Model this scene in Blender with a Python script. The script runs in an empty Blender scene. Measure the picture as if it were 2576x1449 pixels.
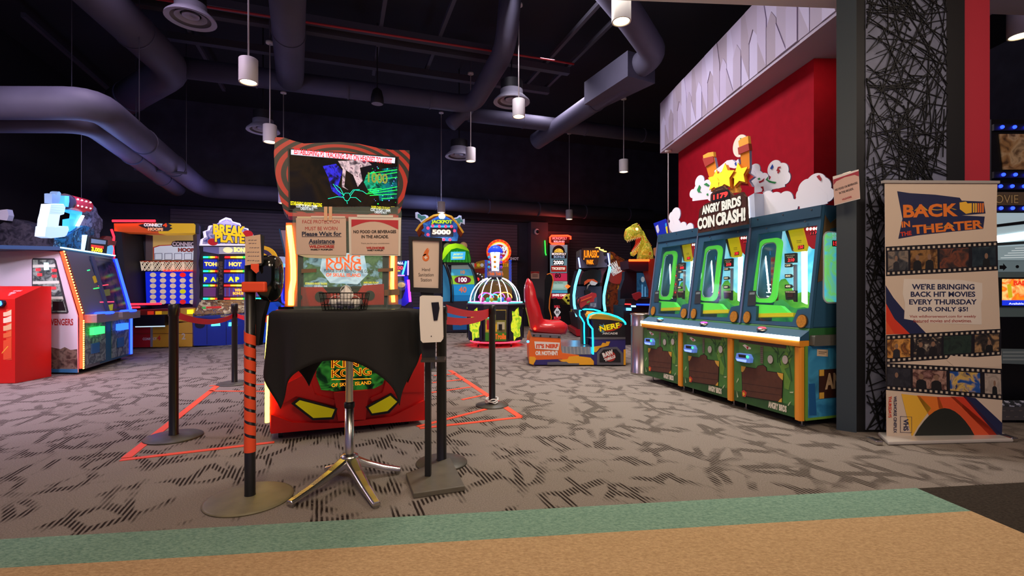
import bpy, math, random
from mathutils import Vector, Matrix
random.seed(7)
SC = bpy.context.scene
COL = SC.collection

# ------------------------------------------------------------------ camera
F, CX, HY, EYE = 1200.0, 1288.0, 732.0, 1.1      # focal length in pixels, principal column, horizon row, eye height
cam_data = bpy.data.cameras.new('camera')
cam_data.sensor_fit = 'HORIZONTAL'
cam_data.sensor_width = 36.0
cam_data.lens = 36.0 * F / 2576.0
cam_data.shift_y = (HY - 724.5) / 2576.0
cam_data.clip_start = 0.05
cam_data.clip_end = 100
cam = bpy.data.objects.new('camera', cam_data)
cam.location = (0, 0, EYE)
cam.rotation_euler = (math.pi / 2, 0, 0)
COL.objects.link(cam)
SC.camera = cam

# ------------------------------------------------------------------ world, exposure
SC.view_settings.view_transform = 'Standard'
SC.view_settings.look = 'None'
SC.view_settings.gamma = 1.0
SC.view_settings.exposure = 0.15
SC.view_settings.use_curve_mapping = False
SC.cycles.use_denoising = True
SC.cycles.max_bounces = 6
SC.cycles.diffuse_bounces = 3
SC.cycles.glossy_bounces = 3
SC.cycles.transmission_bounces = 6
SC.cycles.transparent_max_bounces = 12
SC.cycles.caustics_reflective = False
SC.cycles.caustics_refractive = False
SC.cycles.sample_clamp_indirect = 4.0
world = bpy.data.worlds.new('hall_ambience')
SC.world = world
world.use_nodes = True
world.node_tree.nodes['Background'].inputs[0].default_value = (0.40, 0.34, 0.62, 1)
world.node_tree.nodes['Background'].inputs[1].default_value = 0.40


def area_light(name, loc, target, size, energy, color=(1, 1, 1), size_y=None, spread=180):
    d = bpy.data.lights.new(name, 'AREA')
    d.energy = energy
    d.color = color
    d.shape = 'RECTANGLE' if size_y else 'SQUARE'
    d.size = size
    d.spread = math.radians(spread)
    if size_y:
        d.size_y = size_y
    o = bpy.data.objects.new(name, d)
    o.location = loc
    o.rotation_euler = (Vector(target) - Vector(loc)).to_track_quat('-Z', 'Y').to_euler()
    COL.objects.link(o)
    return o


# ceiling lighting of the lobby behind the camera, and added fill lights without fixtures over the arcade
area_light('lobby_light', (0.6, -0.6, 3.5), (0.3, 1.4, 0), 2.2, 112, (1.0, 0.80, 0.56), 1.4)
area_light('lobby_light', (3.4, 1.2, 3.55), (3.0, 3.4, 0.6), 0.8, 40, (1.0, 0.82, 0.66))
area_light('arcade_fill', (1.0, 5.2, 5.3), (1.0, 4.9, 0), 1.2, 62, (1.0, 0.93, 0.84), None, 95)
area_light('arcade_fill', (-4.2, 4.6, 5.3), (-4.6, 6.0, 0), 1.4, 45, (0.90, 0.70, 1.0), None, 110)  # added violet fill, imitates neon light on the left floor
area_light('arcade_fill', (-6.4, 3.8, 3.3), (-5.0, 5.6, 0), 0.8, 60, (0.94, 0.72, 1.0), None, 130)  # added violet fill out of view, for the left floor
area_light('arcade_fill', (0.6, 9.4, 5.3), (0.4, 9.6, 0), 1.4, 75, (0.92, 0.82, 1.0), None, 110)
area_light('arcade_fill', (-0.2, 6.6, 5.2), (3.1, 6.9, 3.0), 0.8, 60, (0.96, 0.88, 1.0), None, 120)  # added fill to brighten the red wall and soffit
area_light('arcade_fill', (-4.9, 2.2, 3.6), (-6.5, 6.3, 0.9), 0.8, 75, (0.88, 0.78, 1.0), None, 120)  # added fill to brighten the silver side of the prize game
area_light('soffit_light', (3.18, 4.75, 3.6), (3.35, 5.1, 0.5), 0.15, 2.2, (1.0, 0.74, 0.5))
area_light('arcade_fill', (-0.9, 1.0, 3.5), (-1.0, 3.4, 0.9), 0.5, 26, (1.0, 0.80, 0.56))


# ------------------------------------------------------------------ materials
def lin(h):
    h = h.lstrip('#')
    out = []
    for i in (0, 2, 4):
        v = int(h[i:i + 2], 16) / 255.0
        out.append(v / 12.92 if v <= 0.04045 else ((v + 0.055) / 1.055) ** 2.4)
    return tuple(out)


MATS = {}


def M(color, rough=0.6, metal=0.0, emit=0.0, key=None, alpha=1.0, trans=0.0, noise=0.0, nscale=30.0, bump=0.0, spec=0.5, coat=0.0):
    k = key or (color, rough, metal, emit, alpha, trans, noise, nscale, bump, spec, coat)
    if k in MATS:
        return MATS[k]
    m = bpy.data.materials.new('surface_%03d' % len(MATS))
    m.use_nodes = True
    nt = m.node_tree
    b = nt.nodes['Principled BSDF']
    rgb = lin(color) + (1,)
    b.inputs['Base Color'].default_value = rgb
    b.inputs['Roughness'].default_value = rough
    b.inputs['Metallic'].default_value = metal
    b.inputs['Specular IOR Level'].default_value = spec
    b.inputs['Coat Weight'].default_value = coat
    if trans:
        b.inputs['Transmission Weight'].default_value = trans
        b.inputs['IOR'].default_value = 1.02
    if alpha < 1:
        b.inputs['Alpha'].default_value = alpha
    if emit:
        b.inputs['Specular IOR Level'].default_value = 0.1
        b.inputs['Emission Color'].default_value = rgb
        b.inputs['Emission Strength'].default_value = emit
    if noise or bump:
        tc = nt.nodes.new('ShaderNodeTexCoord')
        n = nt.nodes.new('ShaderNodeTexNoise')
        n.inputs['Scale'].default_value = nscale
        n.inputs['Detail'].default_value = 5
        nt.links.new(tc.outputs['Object'], n.inputs['Vector'])
        if noise:
            mx = nt.nodes.new('ShaderNodeMixRGB')
            mx.blend_type = 'MULTIPLY'
            mx.inputs[1].default_value = rgb
            rm = nt.nodes.new('ShaderNodeMapRange')
            rm.inputs[1].default_value = 0.3
            rm.inputs[2].default_value = 0.7
            rm.inputs[3].default_value = 1 - noise
            rm.inputs[4].default_value = 1 + noise * 0.4
            nt.links.new(n.outputs['Fac'], rm.inputs[0])
            mx.inputs[0].default_value = 1
            nt.links.new(rm.outputs[0], mx.inputs[2])
            nt.links.new(mx.outputs[0], b.inputs['Base Color'])
            if emit:
                nt.links.new(mx.outputs[0], b.inputs['Emission Color'])
        if bump:
            bp = nt.nodes.new('ShaderNodeBump')
            bp.inputs['Strength'].default_value = bump
            bp.inputs['Distance'].default_value = 0.004
            nt.links.new(n.outputs['Fac'], bp.inputs['Height'])
            nt.links.new(bp.outputs[0], b.inputs['Normal'])
    MATS[k] = m
    return m


def E(color, s=1.0):
    """a backlit or glowing surface"""
    return M(color, 0.5, 0, s)


def glass(tint='#ffffff', a=0.10):
    """clear sheet: mostly see-through, a little tint and a soft mirror"""
    k = ('glass', tint, a)
    if k in MATS:
        return MATS[k]
    m = bpy.data.materials.new('clear_sheet_%03d' % len(MATS))
    m.use_nodes = True
    nt = m.node_tree
    N, L = nt.nodes, nt.links
    N.remove(N['Principled BSDF'])
    out = N['Material Output']
    tr, gl, df = N.new('ShaderNodeBsdfTransparent'), N.new('ShaderNodeBsdfGlossy'), N.new('ShaderNodeBsdfDiffuse')
    c = lin(tint)
    tr.inputs[0].default_value = tuple(1 - a * .8 * (1 - v) for v in c) + (1,)
    df.inputs[0].default_value = c + (1,)
    gl.inputs['Roughness'].default_value = 0.05
    m1, m2 = N.new('ShaderNodeMixShader'), N.new('ShaderNodeMixShader')
    m1.inputs[0].default_value = a * .4
    L.new(tr.outputs[0], m1.inputs[1])
    L.new(df.outputs[0], m1.inputs[2])
    fr = N.new('ShaderNodeFresnel')
    fr.inputs[0].default_value = 1.25
    mf = N.new('ShaderNodeMath')
    mf.operation = 'MULTIPLY'
    mf.inputs[1].default_value = 0.3
    L.new(fr.outputs[0], mf.inputs[0])
    L.new(mf.outputs[0], m2.inputs[0])
    L.new(m1.outputs[0], m2.inputs[1])
    L.new(gl.outputs[0], m2.inputs[2])
    L.new(m2.outputs[0], out.inputs[0])
    MATS[k] = m
    return m


def art(colors, scale=6.0, emit=0.0, seed=0.0, rough=0.5, detail=3.0, dist=0.8):
    """a printed picture of no particular subject: soft patches of the given colours"""
    k = ('art', tuple(colors), scale, emit, seed, rough)
    if k in MATS:
        return MATS[k]
    m = bpy.data.materials.new('printed_art_%03d' % len(MATS))
    m.use_nodes = True
    nt = m.node_tree
    b = nt.nodes['Principled BSDF']
    tc = nt.nodes.new('ShaderNodeTexCoord')
    mp = nt.nodes.new('ShaderNodeMapping')
    mp.inputs['Location'].default_value = (seed, seed * 1.7, seed * 0.3)
    n = nt.nodes.new('ShaderNodeTexNoise')
    n.inputs['Scale'].default_value = scale
    n.inputs['Detail'].default_value = detail
    n.inputs['Distortion'].default_value = dist
    r = nt.nodes.new('ShaderNodeValToRGB')
    cr = r.color_ramp
    lo, hi = 0.30, 0.70
    for i, c in enumerate(colors):
        p = lo + (hi - lo) * i / max(1, len(colors) - 1)
        e = cr.elements[i] if i < 2 else cr.elements.new(p)
        e.position = p
        e.color = lin(c) + (1,)
    if len(colors) > 2:
        es = sorted([(lo + (hi - lo) * i / (len(colors) - 1), c) for i, c in enumerate(colors)])
        for e, (p, c) in zip(cr.elements, es):
            e.position = p
            e.color = lin(c) + (1,)
    nt.links.new(tc.outputs['Object'], mp.inputs[0])
    nt.links.new(mp.outputs[0], n.inputs['Vector'])
    nt.links.new(n.outputs['Fac'], r.inputs[0])
    nt.links.new(r.outputs[0], b.inputs['Base Color'])
    b.inputs['Roughness'].default_value = rough
    if emit:
        b.inputs['Specular IOR Level'].default_value = 0.1
        nt.links.new(r.outputs[0], b.inputs['Emission Color'])
        b.inputs['Emission Strength'].default_value = emit
    MATS[k] = m
    return m


# ------------------------------------------------------------------ geometry of the place
def at(px, py, z):
    """the point at depth z seen at a pixel of the photograph"""
    return Vector(((px - CX) / F * z, z, EYE - (py - HY) / F * z))


def ground(px, py, h=0.0):
    return at(px, py, F * (EYE - h) / (py - HY))


class Plane:
    """a flat face of a thing: origin, u to the right along it, v up it, n out of it"""

    def __init__(s, o, u, v=(0, 0, 1)):
        s.o, s.u = Vector(o), Vector(u).normalized()
        v = Vector(v)
        s.v = (v - s.u * v.dot(s.u)).normalized()
        s.n = s.u.cross(s.v)

    def p(s, u, v, w=0.0):
        return s.o + s.u * u + s.v * v + s.n * w

    def uv(s, px, py):
        d = Vector(((px - CX) / F, 1.0, -(py - HY) / F))
        c = Vector((0, 0, EYE))
        t = (s.o - c).dot(s.n) / d.dot(s.n)
        q = c + d * t - s.o
        return (q.dot(s.u), q.dot(s.v))

    def at(s, px, py, w=0.0):
        return s.p(*s.uv(px, py), w)

    def shift(s, w):
        return Plane(s.o + s.n * w, s.u, s.v)

    def z(s, px, py):
        return s.at(px, py).y


def plane_ground(a, b):
    """upright plane through two floor pixels, left one first"""
    A, B = ground(*a), ground(*b)
    return Plane(A, B - A)


TXT = {}


def text_mesh(s, bold=0.0, italic=0.0):
    k = (s, bold, italic)
    if k not in TXT:
        c = bpy.data.curves.new('lettering', 'FONT')
        c.body = s
        c.size = 1
        c.offset = bold
        c.shear = italic
        c.resolution_u = 3
        c.fill_mode = 'FRONT'
        o = bpy.data.objects.new('lettering', c)
        COL.objects.link(o)
        dg = bpy.context.evaluated_depsgraph_get()
        me = o.evaluated_get(dg).to_mesh()
        vs = [(v.co.x, v.co.y) for v in me.vertices]
        fs = [tuple(p.vertices) for p in me.polygons]
        o.evaluated_get(dg).to_mesh_clear()
        bpy.data.objects.remove(o)
        bpy.data.curves.remove(c)
        xs, ys = [v[0] for v in vs], [v[1] for v in vs]
        x0, x1, y0, y1 = min(xs), max(xs), min(ys), max(ys)
        TXT[k] = ([((x - x0) / (x1 - x0), (y - y0) / (y1 - y0)) for x, y in vs], fs, (x1 - x0) / (y1 - y0))
    return TXT[k]


class MB:
    """collects shapes in world coordinates and links them as ONE mesh object"""

    def __init__(s):
        s.v, s.f, s.m, s.sm, s.mats = [], [], [], [], []

    def mi(s, m):
        if m not in s.mats:
            s.mats.append(m)
        return s.mats.index(m)

    def add(s, vs, fs, m, smooth=False):
        b = len(s.v)
        s.v += [Vector(q) for q in vs]
        i = s.mi(m)
        for f in fs:
            s.f.append(tuple(b + k for k in f))
            s.m.append(i)
            s.sm.append(smooth)
        return s

    def box(s, c, size, m, rz=0.0, rot=None):
        x, y, z = size[0] / 2, size[1] / 2, size[2] / 2
        R = rot or Matrix.Rotation(rz, 3, 'Z')
        vs = [Vector(c) + R @ Vector((a * x, b * y, d * z)) for a in (-1, 1) for b in (-1, 1) for d in (-1, 1)]
        return s.add(vs, [(0, 1, 3, 2), (4, 6, 7, 5), (0, 4, 5, 1), (2, 3, 7, 6), (0, 2, 6, 4), (1, 5, 7, 3)], m)

    def hexa(s, b4, t4, m):
        """bottom ring and top ring of four points"""
        return s.add(list(b4) + list(t4), [(3, 2, 1, 0), (4, 5, 6, 7), (0, 1, 5, 4), (1, 2, 6, 5), (2, 3, 7, 6), (3, 0, 4, 7)], m)

    def loft(s, rings, m, smooth=False, caps=True, closed=True):
        n = len(rings[0])
        vs = [q for r in rings for q in r]
        fs = []
        for i in range(len(rings) - 1):
            for j in range(n if closed else n - 1):
                k = (j + 1) % n
                fs.append((i * n + j, i * n + k, (i + 1) * n + k, (i + 1) * n + j))
        if caps:
            fs.append(tuple(range(n - 1, -1, -1)))
            fs.append(tuple((len(rings) - 1) * n + j for j in range(n)))
        return s.add(vs, fs, m, smooth)

    def ext(s, pl, pts, w0, w1, m, side=None):
        """polygon in a plane (u, v points) given the thickness w0..w1; side = material of its edge"""
        a = sum(pts[i][0] * pts[(i + 1) % len(pts)][1] - pts[(i + 1) % len(pts)][0] * pts[i][1] for i in range(len(pts)))
        if a < 0:
            pts = pts[::-1]
        n = len(pts)
        lo = [pl.p(u, v, w0) for u, v in pts]
        hi = [pl.p(u, v, w1) for u, v in pts]
        s.add(hi, [tuple(range(n))], m)
        s.add(lo, [tuple(range(n - 1, -1, -1))], side or m)
        s.add(lo + hi, [(i, (i + 1) % n, n + (i + 1) % n, n + i) for i in range(n)], side or m)
        return s

    def pix(s, pl, pts, w0, w1, m, side=None):
        return s.ext(pl, [pl.uv(*q) for q in pts], w0, w1, m, side)

    def rect(s, pl, u0, v0, u1, v1, w0, w1, m, side=None):
        return s.ext(pl, [(u0, v0), (u1, v0), (u1, v1), (u0, v1)], w0, w1, m, side)

    def ell(s, pl, u, v, ru, rv, w0, w1, m, n=20, side=None, a0=0.0):
        return s.ext(pl, [(u + ru * math.cos(a0 + 2 * math.pi * i / n), v + rv * math.sin(a0 + 2 * math.pi * i / n)) for i in range(n)], w0, w1, m, side)

    def text(s, pl, t, u0, v0, u1, v1, w, m, bold=0.02, italic=0.0, keep=False, rot=0):
        vs, fs, asp = text_mesh(t, bold, italic)
        if keep:                                   # keep the letters' own proportions inside the given box
            W, H = u1 - u0, v1 - v0
            if W / H > asp:
                c = (u0 + u1) / 2
                u0, u1 = c - H * asp / 2, c + H * asp / 2
            else:
                c = (v0 + v1) / 2
                v0, v1 = c - W / asp / 2, c + W / asp / 2
        if rot == -90:
            q = [pl.p(u0 + (u1 - u0) * y, v1 + (v0 - v1) * x, w) for x, y in vs]
        else:
            q = [pl.p(u0 + (u1 - u0) * x, v0 + (v1 - v0) * y, w) for x, y in vs]
        return s.add(q, fs, m)

    def ptext(s, pl, t, bl, tr, w, m, bold=0.02, italic=0.0, rot=0):
        """lettering between the photograph's bottom-left and top-right pixels"""
        a, b = pl.uv(*bl), pl.uv(*tr)
        return s.text(pl, t, a[0], a[1], b[0], b[1], w, m, bold, italic, rot=rot)

    def outlined(s, pl, t, bl, tr, w, m, m2, bold=0.02, grow=0.05, italic=0.0):
        s.ptext(pl, t, bl, tr, w + 0.002, m, bold, italic)
        a, b = pl.uv(*bl), pl.uv(*tr)
        g = (b[1] - a[1]) * 0.05
        return s.text(pl, t, a[0] - g, a[1] - g, b[0] + g, b[1] + g, w, m2, bold + grow, italic)

    def stroke(s, pl, pts, width, w0, w1, m, closed=False):
        """a flat ribbon along (u, v) points in a plane"""
        n = len(pts)
        L, R = [], []
        for i in range(n):
            a = pts[i - 1] if (i > 0 or closed) else pts[i]
            b = pts[(i + 1) % n] if (i < n - 1 or closed) else pts[i]
            d = Vector((b[0] - a[0], b[1] - a[1])).normalized()
            L.append((pts[i][0] - d.y * width / 2, pts[i][1] + d.x * width / 2))
            R.append((pts[i][0] + d.y * width / 2, pts[i][1] - d.x * width / 2))
        for i in range(n if closed else n - 1):
            j = (i + 1) % n
            s.ext(pl, [R[i], R[j], L[j], L[i]], w0, w1, m)
        return s

    def tube(s, pts, r, m, n=10, smooth=True, closed=False):
        pts = [Vector(q) for q in pts]
        rs = r if isinstance(r, (list, tuple)) else [r] * len(pts)
        rings = []
        up = None
        N = len(pts)
        for i, q in enumerate(pts):
            if closed:
                d = (pts[(i + 1) % N] - pts[i - 1]).normalized()
            else:
                d = (pts[min(i + 1, N - 1)] - pts[max(i - 1, 0)]).normalized()
            if up is None:
                up = Vector((0, 0, 1)) if abs(d.z) < 0.9 else Vector((1, 0, 0))
            x = d.cross(up).normalized()
            up = x.cross(d).normalized()
            rings.append([q + (x * math.cos(2 * math.pi * k / n) + up * math.sin(2 * math.pi * k / n)) * rs[i] for k in range(n)])
        if closed:
            rings.append(rings[0])
        return s.loft(rings, m, smooth, caps=not closed)

    def cyl(s, a, b, r, m, n=24, smooth=True, r2=None):
        a, b = Vector(a), Vector(b)
        d = (b - a).normalized()
        up = Vector((0, 0, 1)) if abs(d.z) < 0.9 else Vector((0, 1, 0))
        x = d.cross(up).normalized()
        y = x.cross(d)
        r2 = r if r2 is None else r2
        ra = [a + (x * math.cos(2 * math.pi * k / n) + y * math.sin(2 * math.pi * k / n)) * r for k in range(n)]
        rb = [b + (x * math.cos(2 * math.pi * k / n) + y * math.sin(2 * math.pi * k / n)) * r2 for k in range(n)]
        fs = [(k, (k + 1) % n, n + (k + 1) % n, n + k) for k in range(n)]
        s.add(ra + rb, fs, m, smooth)
        s.add(ra, [tuple(range(n - 1, -1, -1))], m)
        s.add(rb, [tuple(range(n))], m)
        return s

    def lathe(s, c, prof, m, n=32, smooth=True, a0=0.0, a1=2 * math.pi):
        """profile of (radius, height) turned round the vertical through c"""
        c = Vector(c)
        full = abs(a1 - a0 - 2 * math.pi) < 1e-6
        k = n if full else n + 1
        rings = [[c + Vector((r * math.cos(a0 + (a1 - a0) * i / n), r * math.sin(a0 + (a1 - a0) * i / n), h)) for i in range(k)] for r, h in prof]
        return s.loft(rings, m, smooth, caps=False, closed=full)

    def ball(s, c, r, m, n=16, k=10, scale=(1, 1, 1), rot=None):
        R = rot or Matrix.Identity(3)
        rings = []
        for i in range(k + 1):
            t = math.pi * i / k
            t = min(max(t, 0.02), math.pi - 0.02)
            rings.append([Vector(c) + R @ Vector((r * scale[0] * math.sin(t) * math.cos(2 * math.pi * j / n), r * scale[1] * math.sin(t) * math.sin(2 * math.pi * j / n), -r * scale[2] * math.cos(t))) for j in range(n)])
        return s.loft(rings, m, True)

    def build(s, name, parent=None, bevel=0.0, seg=2, **props):
        root = parent
        while root is not None and root.parent is not None:
            root = root.parent
        loc = props.pop('loc', None)
        if root is not None:
            inv = (Matrix.Translation(root.location) @ root.rotation_euler.to_matrix().to_4x4()).inverted()
        elif loc is not None:
            inv = Matrix.Translation(-Vector(loc))
        else:
            inv = Matrix.Identity(4)
        me = bpy.data.meshes.new(name)
        me.from_pydata([tuple(inv @ q) for q in s.v], [], s.f)
        for m in s.mats:
            me.materials.append(m)
        me.polygons.foreach_set('material_index', s.m)
        me.polygons.foreach_set('use_smooth', s.sm)
        me.update()
        o = bpy.data.objects.new(name, me)
        COL.objects.link(o)
        if parent is not None:
            o.parent = parent
        elif loc is not None:
            o.location = loc
        if bevel:
            b = o.modifiers.new('edge', 'BEVEL')
            b.width = bevel
            b.segments = seg
            b.limit_method = 'ANGLE'
            b.angle_limit = math.radians(35)
        for k, v in props.items():
            o[k] = v
        return o


def thing(name, label, category, loc, group=None, rz=0.0):
    o = bpy.data.objects.new(name, None)
    o.empty_display_size = 0.2
    o.location = loc
    o.rotation_euler = (0, 0, rz)
    COL.objects.link(o)
    o['label'] = label
    o['category'] = category
    if group:
        o['group'] = group
    return o


def copy_thing(src, label, loc, group=None, rz=None):
    """a copy of a thing with its parts and sub-parts"""
    r = src.copy()
    COL.objects.link(r)
    r.location = loc
    if rz is not None:
        r.rotation_euler = (0, 0, rz)
    r['label'] = label
    if group:
        r['group'] = group
    for a in list(src.children):
        c = a.copy()
        COL.objects.link(c)
        c.parent = r
        for b in list(a.children):
            d = b.copy()
            COL.objects.link(d)
            d.parent = c
    return r


def lerp(a, b, t):
    return a + (b - a) * t


BLACK = M('#0b0b0d', 0.5)
DARK = M('#16161a', 0.6)
CHROME = M('#c8c4be', 0.27, 1.0)
STEEL = M('#a8a6a2', 0.3, 1.0)
WHITE = M('#e8e6e4', 0.5)
RED = M('#d8141c', 0.4)
# ------------------------------------------------------------------ floor
def carpet_arcade():
    m = bpy.data.materials.new('arcade_carpet')
    m.use_nodes = True
    nt = m.node_tree
    N, L = nt.nodes, nt.links
    b = N['Principled BSDF']
    b.inputs['Roughness'].default_value = 0.95
    b.inputs['Specular IOR Level'].default_value = 0.1
    tc = N.new('ShaderNodeTexCoord')
    mp = N.new('ShaderNodeMapping')
    mp.inputs['Rotation'].default_value = (0, 0, math.radians(-22))
    L.new(tc.outputs['Object'], mp.inputs[0])
    nz = N.new('ShaderNodeTexNoise')
    nz.inputs['Scale'].default_value = 2.2
    L.new(mp.outputs[0], nz.inputs['Vector'])
    mixv = N.new('ShaderNodeMixRGB')
    mixv.blend_type = 'ADD'
    mixv.inputs[0].default_value = 0.10
    L.new(mp.outputs[0], mixv.inputs[1])
    L.new(nz.outputs['Color'], mixv.inputs[2])

    def cells(scale, width, off):
        sc_ = N.new('ShaderNodeMapping')
        sc_.inputs['Scale'].default_value = (1.0, 0.62, 1)
        sc_.inputs['Location'].default_value = (off, off * 0.6, 0)
        L.new(mixv.outputs[0], sc_.inputs[0])
        v = N.new('ShaderNodeTexVoronoi')
        v.feature = 'DISTANCE_TO_EDGE'
        v.voronoi_dimensions = '2D'
        v.inputs['Scale'].default_value = scale
        v.inputs['Randomness'].default_value = 1.0
        L.new(sc_.outputs[0], v.inputs['Vector'])
        lt = N.new('ShaderNodeMapRange')
        lt.inputs[1].default_value = width
        lt.inputs[2].default_value = width * 0.6
        L.new(v.outputs['Distance'], lt.inputs[0])
        return lt.outputs[0]
    c1, c2 = cells(4.4, 0.12, 0.0), cells(3.0, 0.085, 3.7)
    mx = N.new('ShaderNodeMath')
    mx.operation = 'MAXIMUM'
    L.new(c1, mx.inputs[0])
    L.new(c2, mx.inputs[1])
    # breaks in the lines
    br = N.new('ShaderNodeTexNoise')
    br.inputs['Scale'].default_value = 3.3
    L.new(tc.outputs['Object'], br.inputs['Vector'])
    brr = N.new('ShaderNodeMapRange')
    brr.inputs[1].default_value = 0.44
    brr.inputs[2].default_value = 0.54
    L.new(br.outputs['Fac'], brr.inputs[0])
    m1 = N.new('ShaderNodeMath')
    m1.operation = 'MULTIPLY'
    L.new(mx.outputs[0], m1.inputs[0])
    L.new(brr.outputs[0], m1.inputs[1])
    # the short dashes the lines are woven from
    wv = N.new('ShaderNodeTexWave')
    wv.wave_type = 'BANDS'
    wv.bands_direction = 'X'
    wv.inputs['Scale'].default_value = 13.5
    wv.inputs['Distortion'].default_value = 0.6
    wv.inputs['Detail'].default_value = 1.0
    L.new(mp.outputs[0], wv.inputs['Vector'])
    wr = N.new('ShaderNodeMapRange')
    wr.inputs[1].default_value = 0.40
    wr.inputs[2].default_value = 0.58
    wr.inputs[3].default_value = 0.06
    L.new(wv.outputs['Fac'], wr.inputs[0])
    m2 = N.new('ShaderNodeMath')
    m2.operation = 'MULTIPLY'
    L.new(m1.outputs[0], m2.inputs[0])
    L.new(wr.outputs[0], m2.inputs[1])
    # pile
    pn = N.new('ShaderNodeTexNoise')
    pn.inputs['Scale'].default_value = 160
    pn.inputs['Detail'].default_value = 3
    L.new(tc.outputs['Object'], pn.inputs['Vector'])
    pr = N.new('ShaderNodeValToRGB')
    pr.color_ramp.elements[0].position = 0.3
    pr.color_ramp.elements[0].color = lin('#756c65') + (1,)
    pr.color_ramp.elements[1].position = 0.7
    pr.color_ramp.elements[1].color = lin('#958b82') + (1,)
    L.new(pn.outputs['Fac'], pr.inputs[0])
    fin = N.new('ShaderNodeMixRGB')
    L.new(m2.outputs[0], fin.inputs[0])
    L.new(pr.outputs[0], fin.inputs[1])
    fin.inputs[2].default_value = lin('#2c2420') + (1,)
    L.new(fin.outputs[0], b.inputs['Base Color'])
    bp = N.new('ShaderNodeBump')
    bp.inputs['Strength'].default_value = 0.5
    bp.inputs['Distance'].default_value = 0.003
    L.new(pn.outputs['Fac'], bp.inputs['Height'])
    L.new(bp.outputs[0], b.inputs['Normal'])
    return m


def carpet_plain(c1, c2):
    m = bpy.data.materials.new('lobby_carpet')
    m.use_nodes = True
    nt = m.node_tree
    N, L = nt.nodes, nt.links
    b = N['Principled BSDF']
    b.inputs['Roughness'].default_value = 0.95
    b.inputs['Specular IOR Level'].default_value = 0.1
    tc = N.new('ShaderNodeTexCoord')
    n = N.new('ShaderNodeTexNoise')
    n.inputs['Scale'].default_value = 55
    n.inputs['Detail'].default_value = 6
    n.inputs['Roughness'].default_value = 0.75
    mp = N.new('ShaderNodeMapping')
    mp.inputs['Scale'].default_value = (1, 2.2, 1)
    L.new(tc.outputs['Object'], mp.inputs[0])
    L.new(mp.outputs[0], n.inputs['Vector'])
    r = N.new('ShaderNodeValToRGB')
    r.color_ramp.elements[0].position = 0.32
    r.color_ramp.elements[0].color = lin(c1) + (1,)
    r.color_ramp.elements[1].position = 0.68
    r.color_ramp.elements[1].color = lin(c2) + (1,)
    L.new(n.outputs['Fac'], r.inputs[0])
    L.new(r.outputs[0], b.inputs['Base Color'])
    bp = N.new('ShaderNodeBump')
    bp.inputs['Strength'].default_value = 0.7
    bp.inputs['Distance'].default_value = 0.006
    L.new(n.outputs['Fac'], bp.inputs['Height'])
    L.new(bp.outputs[0], b.inputs['Normal'])
    return m


MB().add([(-16, -6, 0), (16, -6, 0), (16, 22, 0), (-16, 22, 0), (-16, -6, -.1), (16, -6, -.1), (16, 22, -.1), (-16, 22, -.1)],
         [(0, 1, 2, 3), (7, 6, 5, 4), (0, 4, 5, 1), (1, 5, 6, 2), (2, 6, 7, 3), (3, 7, 4, 0)], carpet_arcade()).build('floor', kind='structure')
# the lobby's tan carpet with its sea-green border, laid flush (a few millimetres of pile) beside the arcade carpet
ga, gb = ground(0, 1360), ground(2305, 1230)
gc, gd = ground(0, 1422), ground(2420, 1290)
ge = ground(2576, 1345)
du = (gb - ga).normalized()
dr = (ge - gb).normalized()
A0 = ga - du * 4
C0 = gc - du * 4
gd2 = gb + dr * ((gd - gb).dot(dr))


def slab(poly, h, m, name):
    n = len(poly)
    mb = MB()
    lo = [Vector((q.x, q.y, 0.0005)) for q in poly]
    hi = [Vector((q.x, q.y, h)) for q in poly]
    mb.add(lo + hi, [tuple(n + i for i in range(n)), tuple(range(n - 1, -1, -1))] + [(i, (i + 1) % n, n + (i + 1) % n, n + i) for i in range(n)], m)
    mb.build(name, kind='structure')


slab([A0, C0, gd2, gb], 0.006, carpet_plain('#5c8273', '#9abba7'), 'trim_1')
far_r = gb + dr * 6.5
far_l = Vector((C0.x, far_r.y, 0))
slab([C0, far_l, far_r, gd2], 0.006, carpet_plain('#a98963', '#d9b78c'), 'floor_lobby')

slab([gb, gb + dr * 6.5, gb + dr * 6.5 + du * 6, gb + du * 6], 0.003, carpet_plain('#28231f', '#4c443c'), 'floor_side')


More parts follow.
